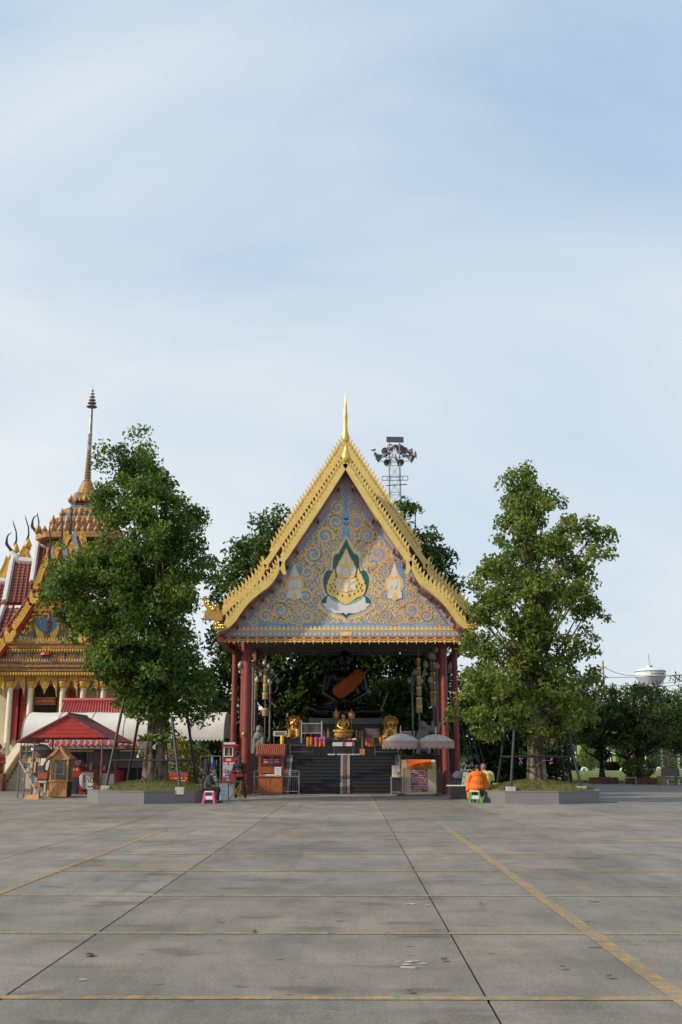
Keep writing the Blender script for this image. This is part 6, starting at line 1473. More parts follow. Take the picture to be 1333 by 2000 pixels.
for x, y in ((-.3,-.3),(.3,-.3),(-.3,.3),(.3,.3)): mb = MB(); mb.tube([(cx+x,Y+y,zt_+.35),(cx+x*1.15,Y+y,pb_.z)], .025, 4); mb.build('plate_post', DSTEEL, ms)
for (px, py, d) in ((733,890,(-.95,-.25,-.12)),(752,881,(-.45,-.9,.0)),(791,880,(.35,-.9,.0)),(813,888,(.95,-.25,.05)),(806,897,(.8,-.3,-.45)),(757,904,(-.3,-.75,-.5)),(783,904,(.35,-.7,-.55)),(763,874,(-.4,.8,.1)),(780,874,(.4,.8,.1)),(738,896,(-.8,.5,-.2)),(803,883,(.8,.5,0))):
    e = P(px, py, Y+.35*d[1]); d = Vector(d).normalized(); b = e-d*.52; mb = MB()
    mb.tube([b-d*.18, b-d*.02, b, b+d*.16, b+d*.32, b+d*.44, e], [.085,.085,.045,.06,.10,.17,.245], 14, cap=False); mb.tube([e, b+d*.42, b+d*.28, b+d*.1], [.235,.15,.08,.03], 14, cap=False)
    h_ = mb.build('horn_loudspeaker', HORN, ms, smooth=True)
    m_ = Vector((cx, Y, zt_-.1)); mb = MB(); mb.tube([b-d*.1, b.lerp(m_,.75)], .022, 5); mb.build('bracket', DSTEEL, h_)
BIRD = M('dark_bird', (.02,.02,.022), .7)
for i, (px, py) in enumerate(((730.5,879),(785,872.5))):
    p = P(px,py,Y-.1); mb = MB(); mb.ball(p, (.11,.06,.06), 8, 6); mb.ball(p+Vector((.1,0,.05)), .04, 6, 5); mb.tube([p+Vector((-.08,0,0)), p+Vector((-.2,0,-.02))], [.04,.02], 5); mb.tube([p+Vector((.13,0,.05)), p+Vector((.17,0,.045))], [.012,.002], 4); mb.tube([p, p+Vector((0,0,-.13))], .01, 4)
    tag(mb.build('pigeon', BIRD, origin=p), 'dark bird perched on the leftmost horn loudspeaker' if i == 0 else 'dark bird perched near the top plate of the mast', 'bird')
# ================================================================= TEMPLE HALL (left)
CREAMW = M('cream_plaster', (.56,.50,.37), .8, var=.1, scale=1.5); COLW = M('cream_column', (.62,.57,.44), .7, var=.08)
ORN = M('ornate_gold', (.28,.13,.04), .5, metal=.15, var=.65, scale=9, col2=(.54,.29,.075), bump=.9, bscale=14)
ORND = M('ornate_red_gold', (.20,.075,.03), .55, metal=.1, var=.45, scale=11, col2=(.40,.21,.065), bump=.5, bscale=20)
BLUEM = M('blue_mosaic', (.03,.14,.30), .35, var=.5, scale=12, col2=(.10,.30,.45)); PURP = M('purple_paint', (.14,.06,.11), .6, var=.3, scale=8)
REDT = M('temple_red', (.33,.025,.02), .5, var=.15); WHV = M('white_verge', (.50,.51,.53), .7, var=.08); TILER = M('temple_tile', (.20,.055,.035), .55, var=.3, scale=6, island=.25)
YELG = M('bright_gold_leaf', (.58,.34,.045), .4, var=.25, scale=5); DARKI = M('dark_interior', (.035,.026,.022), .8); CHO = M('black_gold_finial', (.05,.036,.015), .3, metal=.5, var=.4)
YT = 56.0
TXC = P(88, 1400, YT).x
def T(px, py, Y=YT): return P(px, py, Y)
zt = lambda py, Y=YT: P(88, py, Y).z
tm = thing('temple_hall', 'ornate temple hall with tiered red roofs, gold gables and a tall spire', 'temple', (TXC, 60, 0))
# base, wall, porch
bx0, bx1 = T(-210,1500).x, T(255,1500).x
zb = zt(1476)
MB().bb(bx0, bx1, YT-.4, 78, 0, zb-.12).build('base', CREAMW, tm); MB().bb(bx0-.1, bx1+.1, YT-.5, 78.1, zb-.118, zb).build('base_moulding', CREAMW, tm); MB().bb(bx0-.15, bx1+.15, YT-.55, 78.2, 0, .35).build('base_plinth', CREAMW, tm)
ze = zt(1318)
MB().bb(bx0+1.2, bx1-1.0, YT+2.2, 76, zb+.002, ze+2.4).build('wall', CREAMW, tm)
dx0, dx1 = T(64,1400,YT+1.9).x, T(111,1400,YT+1.9).x
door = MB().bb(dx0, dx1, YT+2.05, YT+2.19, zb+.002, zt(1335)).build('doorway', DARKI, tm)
for x in (dx0-.08, dx1+.08):
    mb = MB(); mb.tube([(x,YT+2.0,zb+.002),(x,YT+2.0,zt(1330))], .12, 8)
    for j in range(26): mb.ball((x+.05*sin(j*1.2), YT+1.93, zb+.15+j*.16), (.10,.07,.07), 6, 5)
    mb.build('twisted_jamb', ORN, door)
for px in (28, 43, 138): 
    a = T(px,1400,YT+1.9).x; MB().bb(a-.16, a+.16, YT+2.02, YT+2.18, zb+.9, zt(1345)).build('window', REDT, tm); MB().bb(a-.25, a-.17, YT+1.95, YT+2.19, zb+.6, zt(1340)).build('window_frame', ORN, tm); MB().bb(a+.17, a+.25, YT+1.95, YT+2.19, zb+.6, zt(1340)).build('window_frame', ORN, tm)
u = T(69,1364,YT+.6); v = T(108.5,1374.5,YT+.6); sg = MB().bb(u.x, v.x, YT+.55, YT+.65, v.z, u.z).build('name_board', REDT, tm)
mb = MB(); mb.bb(u.x-.03,v.x+.03,YT+.54,YT+.66,u.z+.002,u.z+.05); mb.bb(u.x-.03,v.x+.03,YT+.54,YT+.66,v.z-.05,v.z-.002); mb.build('board_frame', ORN, sg)
textmesh('lettering', 'หลวงพ่อเงิน', .22, ((u.x+v.x)/2, YT+.545, (u.z+v.z)/2), YELG, sg, maxw=(v.x-u.x)*.86)
for px in (-60, -22, 17, 57, 120, 160, 200, 240):
    c = T(px, 1400); r = .155
    o = MB().lathe([(r*1.5,0),(r*1.5,.18),(r*1.15,.25),(r,.35),(r*.9,zt(1344)-zb)], (c.x,YT,zb+.002), 18).build('column', COLW, tm, smooth=True)
    MB().lathe([(r*.92,0),(r*1.3,.1),(r*1.05,.16),(r*1.45,.27),(r*1.45,.34)], (c.x,YT,zt(1344)), 18).build('capital', YELG, o, smooth=True)
    MB().bb(c.x-.2, c.x+.2, YT-.18, YT+.2, zt(1344)+.35, ze+.05).build('pier', ORND, o)
    mb = MB()
    for j in range(5): mb.bb(c.x-.2+.09*j, c.x-.16+.09*j, YT-.21, YT-.181, zt(1344)+.4, ze)
    mb.build('pier_fluting', ORN, o)
# gilded pelmets between the columns
for (pa, pb, n) in ((-60,-22,1),(-22,17,1),(17,57,1),(57,120,2),(120,160,1),(160,200,1),(200,240,1)):
    a = T(pa,1330).x+.2; b = T(pb,1330).x-.2; z0 = ze; w = (b-a)/n; t = MB()
    for k in range(n):
        x = a+w*k; f = lambda u_, py: Vector((x+w*u_, YT-.04, zt(py)))
        t.prism([f(0,1318),(x+w, YT-.04, z0),f(1,1362) if k == n-1 or n == 1 else f(1,1356),f(.86,1346),f(.70,1340),f(.5,1322),f(.30,1340),f(.14,1346),f(0,1362) if k == 0 else f(0,1356)], (0,.09,0))
        rg_ = random.Random(int(pa)+k)
        for j in range(26):
            u_ = rg_.random(); e_ = 1320+ 22*abs(u_-.5)*2+6; c = f(u_, rg_.uniform(1320, e_)); t.ball((c.x, YT-.06, c.z), (.05,.05,.06), 6, 5)
    t.build('gilded_pelmet', YELG, tm)
# entablature
def band(py0, py1, proud, mat, name, x0=-70, x1=250, Y=YT):
    a, b = T(x0,py0), T(x1,py0); return MB().bb(a.x-proud, b.x+proud, Y-.2-proud, Y+2.5, zt(py1), zt(py0)-.003).build(name, mat, tm)
bd = [band(1312,1318,.12,ORN,'cornice'), band(1304,1312,.20,ORND,'cornice'), band(1297,1304,.28,ORN,'cornice'), band(1293,1297,.34,PURP,'cornice'), band(1276,1293,.02,BLUEM,'frieze',-40,222), band(1268,1276,.16,ORN,'cornice',-40,222), band(1259,1268,.24,ORND,'cornice',-40,222), band(1253,1259,.30,ORN,'cornice',-40,222)]
mb = MB()
for k in range(60):
    x = T(-68+5.3*k,1318).x
    for py, pr in ((1318,.36),(1272,.26 if 6 < k < 54 else -9),(1253,-.0)):
        if pr > 0: mb.prism([(x-.06,YT-.2-pr,zt(py)+.08),(x+.06,YT-.2-pr,zt(py)+.08),(x,YT-.2-pr,zt(py)-.12)], (0,.05,0))
    mb.prism([(x-.06,YT-.5,zt(1293)),(x,YT-.5,zt(1293)+.2),(x+.06,YT-.5,zt(1293))], (0,.05,0)); mb.prism([(x-.06,YT-.46,zt(1253)),(x,YT-.46,zt(1253)+.2),(x+.06,YT-.46,zt(1253))], (0,.05,0))
mb.build('fringe', YELG, tm, kind='stuff')
for px in (-20, 22, 60, 124, 165, 205): a = T(px,1280); MB().bb(a.x-.16,a.x+.16,YT-.34,YT-.2,zt(1292.5),zt(1276.5)).build('frieze_pier', ORND, tm)
for px in (0, 40, 74, 108, 143, 185):
    mb = MB(); a = T(px,1284); rg_ = random.Random(px)
    for j in range(16): an = j*.8; r = .05+.018*j; mb.ball((a.x+r*1.15*cos(an), YT-.24, a.z+r*.62*sin(an)), (.06,.04,.05), 6, 5)
    mb.build('frieze_rosette', YELG, tm)
# front gable: field, garuda, bargeboards in three receding tiers
gf = MB().prism([T(92+s_*u_,v_,YT-.05) for s_, l_ in ((-1,[(0,1098),(7,1120),(15,1148),(32,1185),(46,1212),(62,1240),(68,1254)]),(1,[(68,1254),(62,1240),(46,1212),(32,1185),(15,1148),(7,1120)])) for u_, v_ in l_], (0,.3,0)).build('gable_field', ORND, tm)
MB().prism([T(x,y,YT-.08) for x, y in ((63,1205),(120,1205),(128,1252),(55,1252))], (0,.03,0)).build('mosaic_panel', BLUEM, gf)
for xs_ in ((30,50),(134,152)): MB().prism([T(x,y,YT-.08) for x, y in ((xs_[0]+6,1222),(xs_[1]-6,1222),(xs_[1],1252),(xs_[0],1252))], (0,.03,0)).build('mosaic_panel', BLUEM, gf)
mb = MB(); rg_ = random.Random(9)
for k in range(420):
    y = rg_.uniform(1105,1250); hw = float(np.interp(y, [1098,1120,1148,1185,1212,1254],[0,7,15,31,45,66])); x = 91+rg_.uniform(-hw, hw)
    if 62 < x < 120 and y > 1206 and rg_.random() < .75: continue
    a = T(x,y,YT-.1); mb.lathe([(.055,-.05),(.05,.03),(.008,.13)], a, 5)
mb.build('gilt_relief', YELG, gf, kind='stuff')
for y in (1192, 1200): mb = MB(); a = T(91-(y-1082)*.55,y,YT-.1); b = T(91+(y-1082)*.55,y,YT-.1); mb.bb(a.x,b.x,YT-.16,YT-.06,a.z-.05,a.z+.05); mb.build('gable_band', ORN, gf)
for px in (66, 117): mb = MB(); a = T(px,1205,YT-.1); b = T(px,1252,YT-.1); mb.tube([a,b], .08, 8); mb.build('gable_pilaster', ORND, gf)
gar = MB()
for s in (-1,1):
    for j in range(9):
        f = j/8; x0 = 92+s*(4+4*f); y0 = 1248-10*f; x1 = 92+s*(9+15*sin(.4+f*1.25)); y1 = 1254-36*f
        gar.ribbon([T(x0,y0,YT-.2), T((x0+x1)/2+s*2,(y0+y1)/2+2,YT-.22), T(x1,y1,YT-.2)], [.12,.11,.03], (0,.05,0))
    gar.ribbon([T(92+s*3,1252,YT-.2), T(92+s*10,1256,YT-.2), T(92+s*12,1262,YT-.2)], [.16,.2,.05], (0,.06,0))
    gar.tube([T(92+s*2,1256,YT-.25), T(92+s*5,1266,YT-.4), T(92+s*3,1272,YT-.4)], [.08,.06,.05], 6)
gar.build('garuda_wings', YELG, gf)
mb = MB(); a = T(92,1245,YT-.22); mb.ball(a, (.12,.1,.16), 8, 6); a = T(92,1232,YT-.24); mb.ball(a, (.10,.1,.12), 8, 6); mb.tube([T(92,1258,YT-.22),T(92,1240,YT-.22)], [.10,.14], 8); mb.build('garuda_body', ORND, gf)
mb = MB(); a = T(96,1222,YT-.2); mb.ball(a, (.09,.08,.2), 8, 6); mb.tube([T(96,1215,YT-.2),T(96,1195,YT-.2)], [.10,.01], 8); mb.tube([T(90,1275,YT-.45),T(90,1280,YT-.45)], [.28,.36], 8); mb.build('deity_figure', REDT, gf)
tt1 = {}
def barge(path, Y, sgn, cx_, w, mat=YELG, teeth=True, back=None):
    pp = dens(path, 5); pts = [P(a,b,Y) for a, b in pp]; xc_ = P(cx_, 1200, Y).x
    if sgn > 0: pts = [Vector((2*xc_-p.x,p.y,p.z)) for p in pts]
    MB().ribbon(pts, w, (0,.14,0)).build('bargeboard', mat, tm)
    if back: MB().ribbon([p+Vector((0,.15,-.1)) for p in pts], back, (0,.35,0)).build('bargeboard_back', REDT, tm)
    if teeth:
        n = len(pts)
        for i in range(1, n-1, 1):
            p = pts[i]; t = (pts[i+1]-pts[i-1]).normalized(); nn = Vector((-t.z,0,t.x)); nn = nn if nn.z > 0 else -nn
            q = p+nn*w*.5; q.y = Y-.01
            if sgn not in tt1:
                mb = MB(); mb.ribbon([q+Vector((sgn*a*.7,0,b*.75)) for a, b in ((0,-.05),(-.06,.08),(-.06,.2),(.02,.36))], [.2,.17,.11,.02], (0,.1,0)); tt1[sgn] = mb.build('roof_tooth', YELG, tm, origin=q)
            else: inst(tt1[sgn], tm, q)
def hook(px, py, Y, sgn, cx_, k=1.0):
    pl = [(0,0),(6,-10),(4,-17),(-3,-16),(-7,-8),(-12,-14),(-14,-24),(-19,-8),(-16,6),(-8,9),(-2,6)]; xc_ = P(cx_,1200,Y).x
    pts = [P(px+a*k, py+b*k, Y-.08) for a, b in pl]
    if sgn > 0: pts = [Vector((2*xc_-p.x,p.y,p.z)) for p in pts]
    MB().prism(pts, (0,.25,0)).build('naga_hook', YELG, tm)
ov = YT-.7
for sgn in (-1,1):
    barge([(95,1092),(86,1108),(77,1132),(70,1150)], ov, sgn, 93, .22, back=.3)
    barge([(57,1182),(44,1204),(27,1228)], ov-.1, sgn, 93, .22, back=.34)
    barge([(8,1256),(-12,1282),(-34,1300)], ov-.2, sgn, 93, .22, back=.34)
    hook(74, 1172, ov, sgn, 93, .9); hook(26, 1246, ov-.1, sgn, 93, .95); hook(-34, 1310, ov-.2, sgn, 93, .95)
for (cx_, ty, Y) in ((118,1064,57.6),(137,1042,59.6)):
    for sgn in (-1,1): barge([(cx_-1,ty+2),(cx_-9,ty+18),(cx_-15,ty+38),(cx_-21,ty+62)], Y, sgn, cx_, .27)
    MB().prism([P(cx_,ty+8,Y+.2),P(cx_-22,ty+64,Y+.2),P(cx_+22,ty+64,Y+.2)], (0,.1,0)).build('gable_field', PURP, tm)
    MB().ball(P(cx_-2,ty+24,Y+.1), (.18,.06,.28), 8, 6).build('gable_boss', REDT, tm)
MB().ball(P(93,1112,ov+.1), (.16,.06,.26), 8, 6).build('gable_boss', REDT, tm)
def roof_plane(name, q4, mat, verge=True, rows=0, thick=.12):
    """a tiled slope: q4 = ridge left, ridge right, eave right, eave left; its rows of tiles step down the slope"""
    a, b, c, d = [Vector(x) for x in q4]; n = ((b-a).cross(d-a)).normalized(); n = n if n.z > 0 else -n
    mb = MB()
    m = rows or max(3, int((d-a).length/.32))
    for k in range(m):
        f0, f1 = k/m, (k+1.15)/m; f1 = min(f1, 1.0)
        p = [a.lerp(d,f0)+n*.02, b.lerp(c,f0)+n*.02, b.lerp(c,f1)+n*.075, a.lerp(d,f1)+n*.075]
        mb.add(p+[x-n*.06 for x in p], [(0,1,2,3),(7,6,5,4),(0,4,5,1),(1,5,6,2),(2,6,7,3),(3,7,4,0)])
    cols = max(3, int((b-a).length/.24))
    for k in range(cols+1):
        f = k/cols; mb.tube([a.lerp(b,f)+n*.07, d.lerp(c,f)+n*.11], .045, 4)
    o = mb.build(name, mat, tm)
    MB().prism([a-n*.04,b-n*.04,c-n*.04,d-n*.04], -n*thick).build('roof_board', REDT, o)
    if verge:
        for s, e in ((a,d),(b,c)):
            mb = MB(); mb.tube([s+n*.12, e+n*.12], .17, 6); mb.build('verge', WHV, o)
    return o
# front wing roofs behind the tiers
for (cx_, ty, Y0, Y1) in ((93,1084,ov+.5,58.2),(118,1062,57.9,60.2),(137,1040,59.9,63)):
    for sgn in (-1,1):
        r0 = P(cx_,ty,Y0); e0 = P(cx_-24,ty+66,Y0); xc_ = r0.x
        if sgn > 0: e0 = Vector((2*xc_-e0.x,e0.y,e0.z))
        roof_plane('roof_slope', [r0, Vector((r0.x,Y1,r0.z)), Vector((e0.x,Y1,e0.z)), e0], TILER, sgn > 0, 12)
for sgn in (-1,1):
    r0 = P(70,1150,ov+.4); e0 = P(-36,1300,ov+.4); xc_ = P(93,1200,ov+.4).x
    if sgn > 0: r0 = Vector((2*xc_-r0.x,r0.y,r0.z)); e0 = Vector((2*xc_-e0.x,e0.y,e0.z))
    roof_plane('roof_slope', [r0, Vector((r0.x,64,r0.z)), Vector((e0.x,64,e0.z)), e0], TILER, sgn > 0, 20)
# left wing roofs (ridges run left), seen slope on
def wing(px4, Yr, Ye, name='roof_slope'):
    (ax,ay),(bx,by),(cx_,cy_),(dx,dy) = px4; roof_plane(name, [P(ax,ay,Yr),P(bx,by,Yr),P(cx_,cy_,Ye),P(dx,dy,Ye)], TILER)
wing(((74,1066),(118,1072),(112,1140),(63,1140)), 64.5, 61.5)
wing(((25,1097),(92,1102),(86,1178),(10,1178)), 63.8, 60.6)
wing(((-30,1136),(30,1140),(18,1236),(-60,1236)), 63.4, 60.2)
wing(((8,1188),(70,1188),(52,1246),(-14,1246)), 60.4, 58.6)
for (a, b, Y) in (((24,1094),(66,1098),63.8),((72,1064),(96,1070),64.5),((-20,1134),(14,1137),63.4)):
    mb = MB(); p0, p1 = P(*a,Y), P(*b,Y); mb.tube([p0+Vector((-.1,0,.55)), p0+Vector((.2,0,.12)), p0.lerp(p1,.35), p1], [.1,.3,.26,.24], 8); mb.build('ridge', WHV, tm)
def swan(px, py0, py1, Y, lean, mat=CHO, bulb=None):
    a = P(px,py0,Y); b = P(px+lean,py1,Y); H = b.z-a.z; dx = (b.x-a.x)
    mb = MB(); mb.tube([a, a+Vector((dx*.1-.04,0,H*.18)), a+Vector((dx*.0,0,H*.36)), a+Vector((dx*.15,0,H*.6)), a+Vector((dx*.7,0,H*.85)), b], [.08,.10,.06,.045,.035,.01], 7); mb.build('chofa', mat, tm, smooth=True)
    if bulb: MB().lathe([(.05,0),(.24,.12),(.26,.24),(.15,.5),(.07,.7)], (a.x,Y,a.z-.2), 10).build('chofa_bulb', YELG, tm, smooth=True)
swan(97,1092,1029,ov-.05,0); swan(120,1066,1006,57.5,2); swan(138,1044,982,59.5,3)
swan(31,1076,1015,68,-6,bulb=1); swan(55,1066,1006,68.5,-6,bulb=1); swan(75,1042,1001,66,-2)
for (px, py, Y) in ((22,1076,63.8),(72,1042,64.6)):
    a = P(px,py,Y); f = lambda u_, v_: P(px+u_, py+v_, Y)
    mb = MB(); mb.tube([f(1,0),f(-5,-8),f(-9,-14),f(-8,-26),f(-5,-32),f(2,-36)], [.10,.09,.10,.055,.045,.012], 7); mb.tube([f(-8,-13),f(-11,-9)], [.06,.01], 5); mb.build('chofa', CHO, tm, smooth=True)
for cx_, ty, Y in ((31,1084,68),(55,1070,68.5)):
    for sgn in (-1,1): barge([(cx_,ty-2),(cx_-8,ty+12),(cx_-15,ty+32),(cx_-20,ty+52)], Y, sgn, cx_, .42)
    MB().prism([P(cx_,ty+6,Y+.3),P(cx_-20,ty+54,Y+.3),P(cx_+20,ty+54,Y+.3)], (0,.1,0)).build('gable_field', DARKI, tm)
for sgn in (-1,): barge([(19,1092),(14,1108),(6,1124),(-4,1142)], 66.5, sgn, 24, .45)
# spire
SY = 64.5; sc = P(171,945,SY); SX = sc.x; zs_ = lambda py: P(171,py,SY).z; pk = 1/PM(SY)*.97
sp = []
REDT2 = M('tile_red_brown', (.16,.05,.035), .6, var=.3, scale=8)
def tier(py0, py1, hw_, mat, name, ns=16, sq=True):
    MB().lathe([(hw_*pk*.96,zs_(py0)),(hw_*pk,zs_(py0)+.05),(hw_*pk,zs_(py1)-.08),(hw_*pk*.94,zs_(py1))], (SX,SY,0), ns, sq).build(name, mat, tm)
tier(1150,1066,66,ORND,'spire_base'); tier(1066,1052,86,ORN,'spire_tier'); tier(1052,1048,78,PURP,'spire_tier'); tier(1048,1032,64,REDT2,'spire_tier'); tier(1032,1020,58,ORN,'spire_tier'); tier(1020,1013,46,BLUEM,'spire_tier'); tier(1013,1000,42,ORN,'spire_tier'); tier(1000,992,28,BLUEM,'spire_tier'); tier(992,984,24,REDT,'spire_tier'); tier(984,974,31,ORN,'spire_tier'); tier(974,966,24,ORND,'spire_tier')
for (py, hw_, n) in ((1052,84,44),(1032,60,34),(1013,44,26),(984,30,20)):
    mb = MB()
    for k in range(n):
        a = 2*pi*(k+.5)/n; q_ = min(1/max(abs(cos(a)),1e-6),1/max(abs(sin(a)),1e-6),1.32); x, y = SX+hw_*pk*q_*.97*cos(a), SY+hw_*pk*q_*.97*sin(a)
        h_ = .55 if k % 2 else .35; mb.lathe([(.15,0),(.17,h_*.3),(.08,h_*.65),(.01,h_)], (x,y,zs_(py)-.03), 6)
    mb.build('antefixes', ORN, tm, kind='stuff')
MB().lathe([(22*pk,zs_(966)),(17*pk,zs_(957)),(12*pk,zs_(948)),(9*pk,zs_(942)),(9.5*pk,zs_(940))], (SX,SY,0), 12).build('spire_bell', ORN, tm)
SILV = M('mirror_silver', (.26,.25,.24), .35, metal=.4, var=.6, scale=6); SPB = M('spire_stripe', (.26,.19,.12), .45, metal=.3, var=.5, scale=7)
prof = []
for k in range(11):
    py = 940-5.4*k; r = (7.4-.26*k)*pk; prof += [(r,zs_(py)),(r*1.08,zs_(py-1.6)),(r*.80,zs_(py-3.4))]
MB().lathe(prof, (SX,SY,0), 14).build('spire_rings', SPB, tm, smooth=True)
MB().lathe([(4.6*pk,zs_(881)),(4.2*pk,zs_(850)),(4.9*pk,zs_(848)),(3.9*pk,zs_(845)),(3.2*pk,zs_(800)),(1.8*pk,zs_(790))], (SX,SY,0), 12).build('spire_shaft', SILV, tm, smooth=True)
MB().lathe([(.9*pk,zs_(800)),(.7*pk,zs_(765)),(.15*pk,zs_(751))], (SX,SY,0), 8).build('spire_needle', SPB, tm)
for py, r in ((795,11.5),(788,9.5),(782,7.5),(776,6),(770,4.5),(764,3)):
    rr = r*pk; o = MB().lathe([(rr*.86,0),(rr,.0),(rr*.94,.065),(rr*.2,.10),(rr*.2,.085),(rr*.8,.05)], (SX,SY,zs_(py)), 14).build('spire_parasol', SPB, tm)
mb = MB(); mb.tube([P(163,938,63),P(112,1040,60)], .02, 4); mb.tube([P(164,940,63),P(120,1040,60)], .02, 4); mb.build('guy_wire', STEEL, tm)
# entrance stair with balustrade
stc = XA(35, 54, 1); n = 9
for k in range(n):
    y0 = 52.3+k*.33; MB().bb(XA(12,53.5,1)+.35, XA(78,53.5,1), y0, y0+.33 if k < n-1 else YT-.56, 0, (k+1)*zb/n).build('step', M('pale_marble', (.46,.42,.36), .7, var=.15), tm)
for px0_, sd in ((16,0),(80,1)):
    x = XA(px0_ if sd == 0 else 80, 53.5, 1); mb = MB(); mb.prism([(x-.14,52.3,0),(x-.14,52.3,.55),(x-.14,YT-.56,zb+.55),(x-.14,YT-.56,0)], (.28,0,0)); bl_ = mb.build('balustrade', M('patterned_cream_stone', (.44,.34,.22), .8, var=.35, scale=8), tm)
    mb = MB(); mb.prism([(x-.2,52.2,.552),(x-.2,52.2,.72),(x-.2,YT-.56,zb+.72),(x-.2,YT-.56,zb+.552)], (.4,0,0)); mb.build('handrail', CREAMW, bl_)
    p = MB().bb(x-.26,x+.26,51.7,52.2,0,1.35).build('newel_post', CREAMW, tm); MB().lathe([(.16,0),(.2,.12),(.08,.2),(.16,.34),(.05,.5),(.01,.62)], (x,51.95,1.352), 10).build('newel_finial', YELG, p)
b0 = None
for k in range(34):
    px = -66+9*k
    if 14 < px < 60: continue
    x = T(px,1478).x; mb = MB(); mb.lathe([(.06,0),(.1,.12),(.06,.24),(.10,.36),(.06,.5)], (x,YT-.35,zb+.002), 8)
    if b0 is None: b0 = mb.build('baluster', CREAMW, tm, origin=(x,YT-.35,zb))
    else: inst(b0, tm, (x,YT-.35,zb))
for a, b in ((-70,14),(60,250)): MB().bb(T(a,1470).x,T(b,1470).x,YT-.45,YT-.25,zb+.505,zb+.65).build('porch_rail', CREAMW, tm)
st = thing('guardian_figure', 'figure draped in red cloth on a cream plinth at the left picture edge', 'statue', (XA(-4,51,1), 51, 0)); c = st.location
q = lambda x, y, z: Vector((c.x+x, 51-y, z))
it = [(q(0,0,2.05), (.12,.12,.15)), (q(0,0,1.85), q(0,0,1.6), .07, .16), (q(0,0,1.55), (.26,.17,.25)), (q(0,0,1.2), (.25,.18,.35)), (q(0,0,.95), (.27,.2,.2))]
for s in (-1,1): it += [(q(s*.22,0,1.65), q(s*.32,.04,1.3), .08, .06), (q(s*.32,.04,1.3), q(s*.1,.22,1.3), .06, .05)]
blob('body', it, .025, M('red_drapery', (.30,.06,.04), .7, var=.3, scale=8, bump=.3), st, 2); MB().bb(c.x-.35,c.x+.35,50.7,51.3,0,.8).build('plinth', M('dark_wood_plinth', (.16,.055,.03), .6, var=.3), st)

# ================================================================= MARKET
TENT = M('white_tarpaulin', (.55,.54,.52), .75, var=.10, scale=1.2, bump=.25, bscale=2.0); TENTD = M('tent_inside', (.30,.29,.28), .8)
Y = 50.0
tent = thing('market_tent', 'long white barrel roofed market tent with scalloped edge', 'tent', (P(240,1440,51).x, 51.5, 0))
x0, x1 = P(42,1440,Y).x, P(437,1440,Y).x; zr = P(100,1391,51.5).z; ze_ = P(100,1440,Y).z
n = 12; pr = [(Y+3.0*(1-cos(pi*k/n))/2 if True else 0, ze_+(zr-ze_)*sin(pi*k/n)**.9) for k in range(n+1)]
ncol = 6
mb = MB(); m = ncol*5
for i in range(m+1):
    x = x0+(x1-x0)*i/m; sg_ = .03*abs(sin(pi*i/5))
    for k, (y, z) in enumerate(pr): mb.v.append((x, y, z-sg_*(.3+.7*sin(pi*k/n))))
for i in range(m):
    for k in range(n): q0 = i*(n+1)+k; mb.f.append((q0, q0+n+1, q0+n+2, q0+1))
rp_ = mb.build('roof_sheet', TENT, tent, smooth=True)
for j in range(ncol+1):
    x = x0+(x1-x0)*j/ncol; mb = MB(); mb.tube([(x,y,z+.004) for y, z in pr], .022, 5); mb.build('seam', TENTD, rp_)
for x in (x0, x1-.02): MB().prism([(x,y,z-.02) for y, z in pr], (.02,0,0)).build('end_panel', TENT, tent)
mb = MB(); 
for k in range(52):
    xa = x0+(x1-x0)*k/52; w = (x1-x0)/52
    mb.prism([(xa,Y-.02,ze_),(xa+w,Y-.02,ze_),(xa+w,Y-.02,ze_-.10),(xa+w*.5,Y-.02,ze_-.19),(xa,Y-.02,ze_-.10)], (0,.012,0))
mb.build('valance', TENT, tent)
for j in range(ncol+1):
    x = x0+(x1-x0)*j/ncol
    for y in (Y+.05, Y+2.95): mb = MB(); mb.tube([(x,y,0.002),(x,y,ze_-.02)], .035, 6); mb.build('post', STEEL, tent)
ROOFP = M('pink_red_roof', (.42,.085,.085), .5, var=.14, scale=3)
def ribbed_roof(name, p4, mat, parent, ribs, amp=.05):
    a,b,c,d = [Vector(p) for p in p4]; n = (b-a).cross(d-a).normalized(); n = n if n.z > 0 else -n; mb = MB(); m = ribs*4
    for i in range(m+1):
        f = i/m; o_ = n*amp*(sin(f*ribs*2*pi)); 
        for g in (0,.25,.25,.5,.5,.75,.75,1):
            mb.v.append(tuple(a.lerp(b,f).lerp(d.lerp(c,f), g)+o_))
    for i in range(m):
        for k in range(7): q0 = i*8+k; mb.f.append((q0,q0+8,q0+9,q0+1))
    o = mb.build(name, mat, parent, smooth=True); sd = o.modifiers.new('t','SOLIDIFY'); sd.thickness = .03; return o
shop = thing('shop_building', 'small shop with a bright pink red ribbed roof rising behind the white tent', 'building', (P(180,1390,56).x, 55.5, 0))
ax, bx = P(126,1369,54.8), P(260,1369,54.8); cx2, dx2 = P(262,1394,53.6), P(117,1394,53.6)
ribbed_roof('roof_front', [ax,bx,cx2,dx2], ROOFP, shop, 26)
mb = MB(); mb.tube([ax+Vector((-.1,0,.04)), bx+Vector((.1,0,.04))], .11, 8); mb.build('ridge', ROOFP, shop)
ribbed_roof('roof_back', [bx,ax,dx2+Vector((0,2.6,0)),cx2+Vector((0,2.6,0))], ROOFP, shop, 26)
MB().bb(dx2.x+.4, cx2.x-.4, 53.9, 55.8, 0, dx2.z-.05).build('wall', BW, shop)
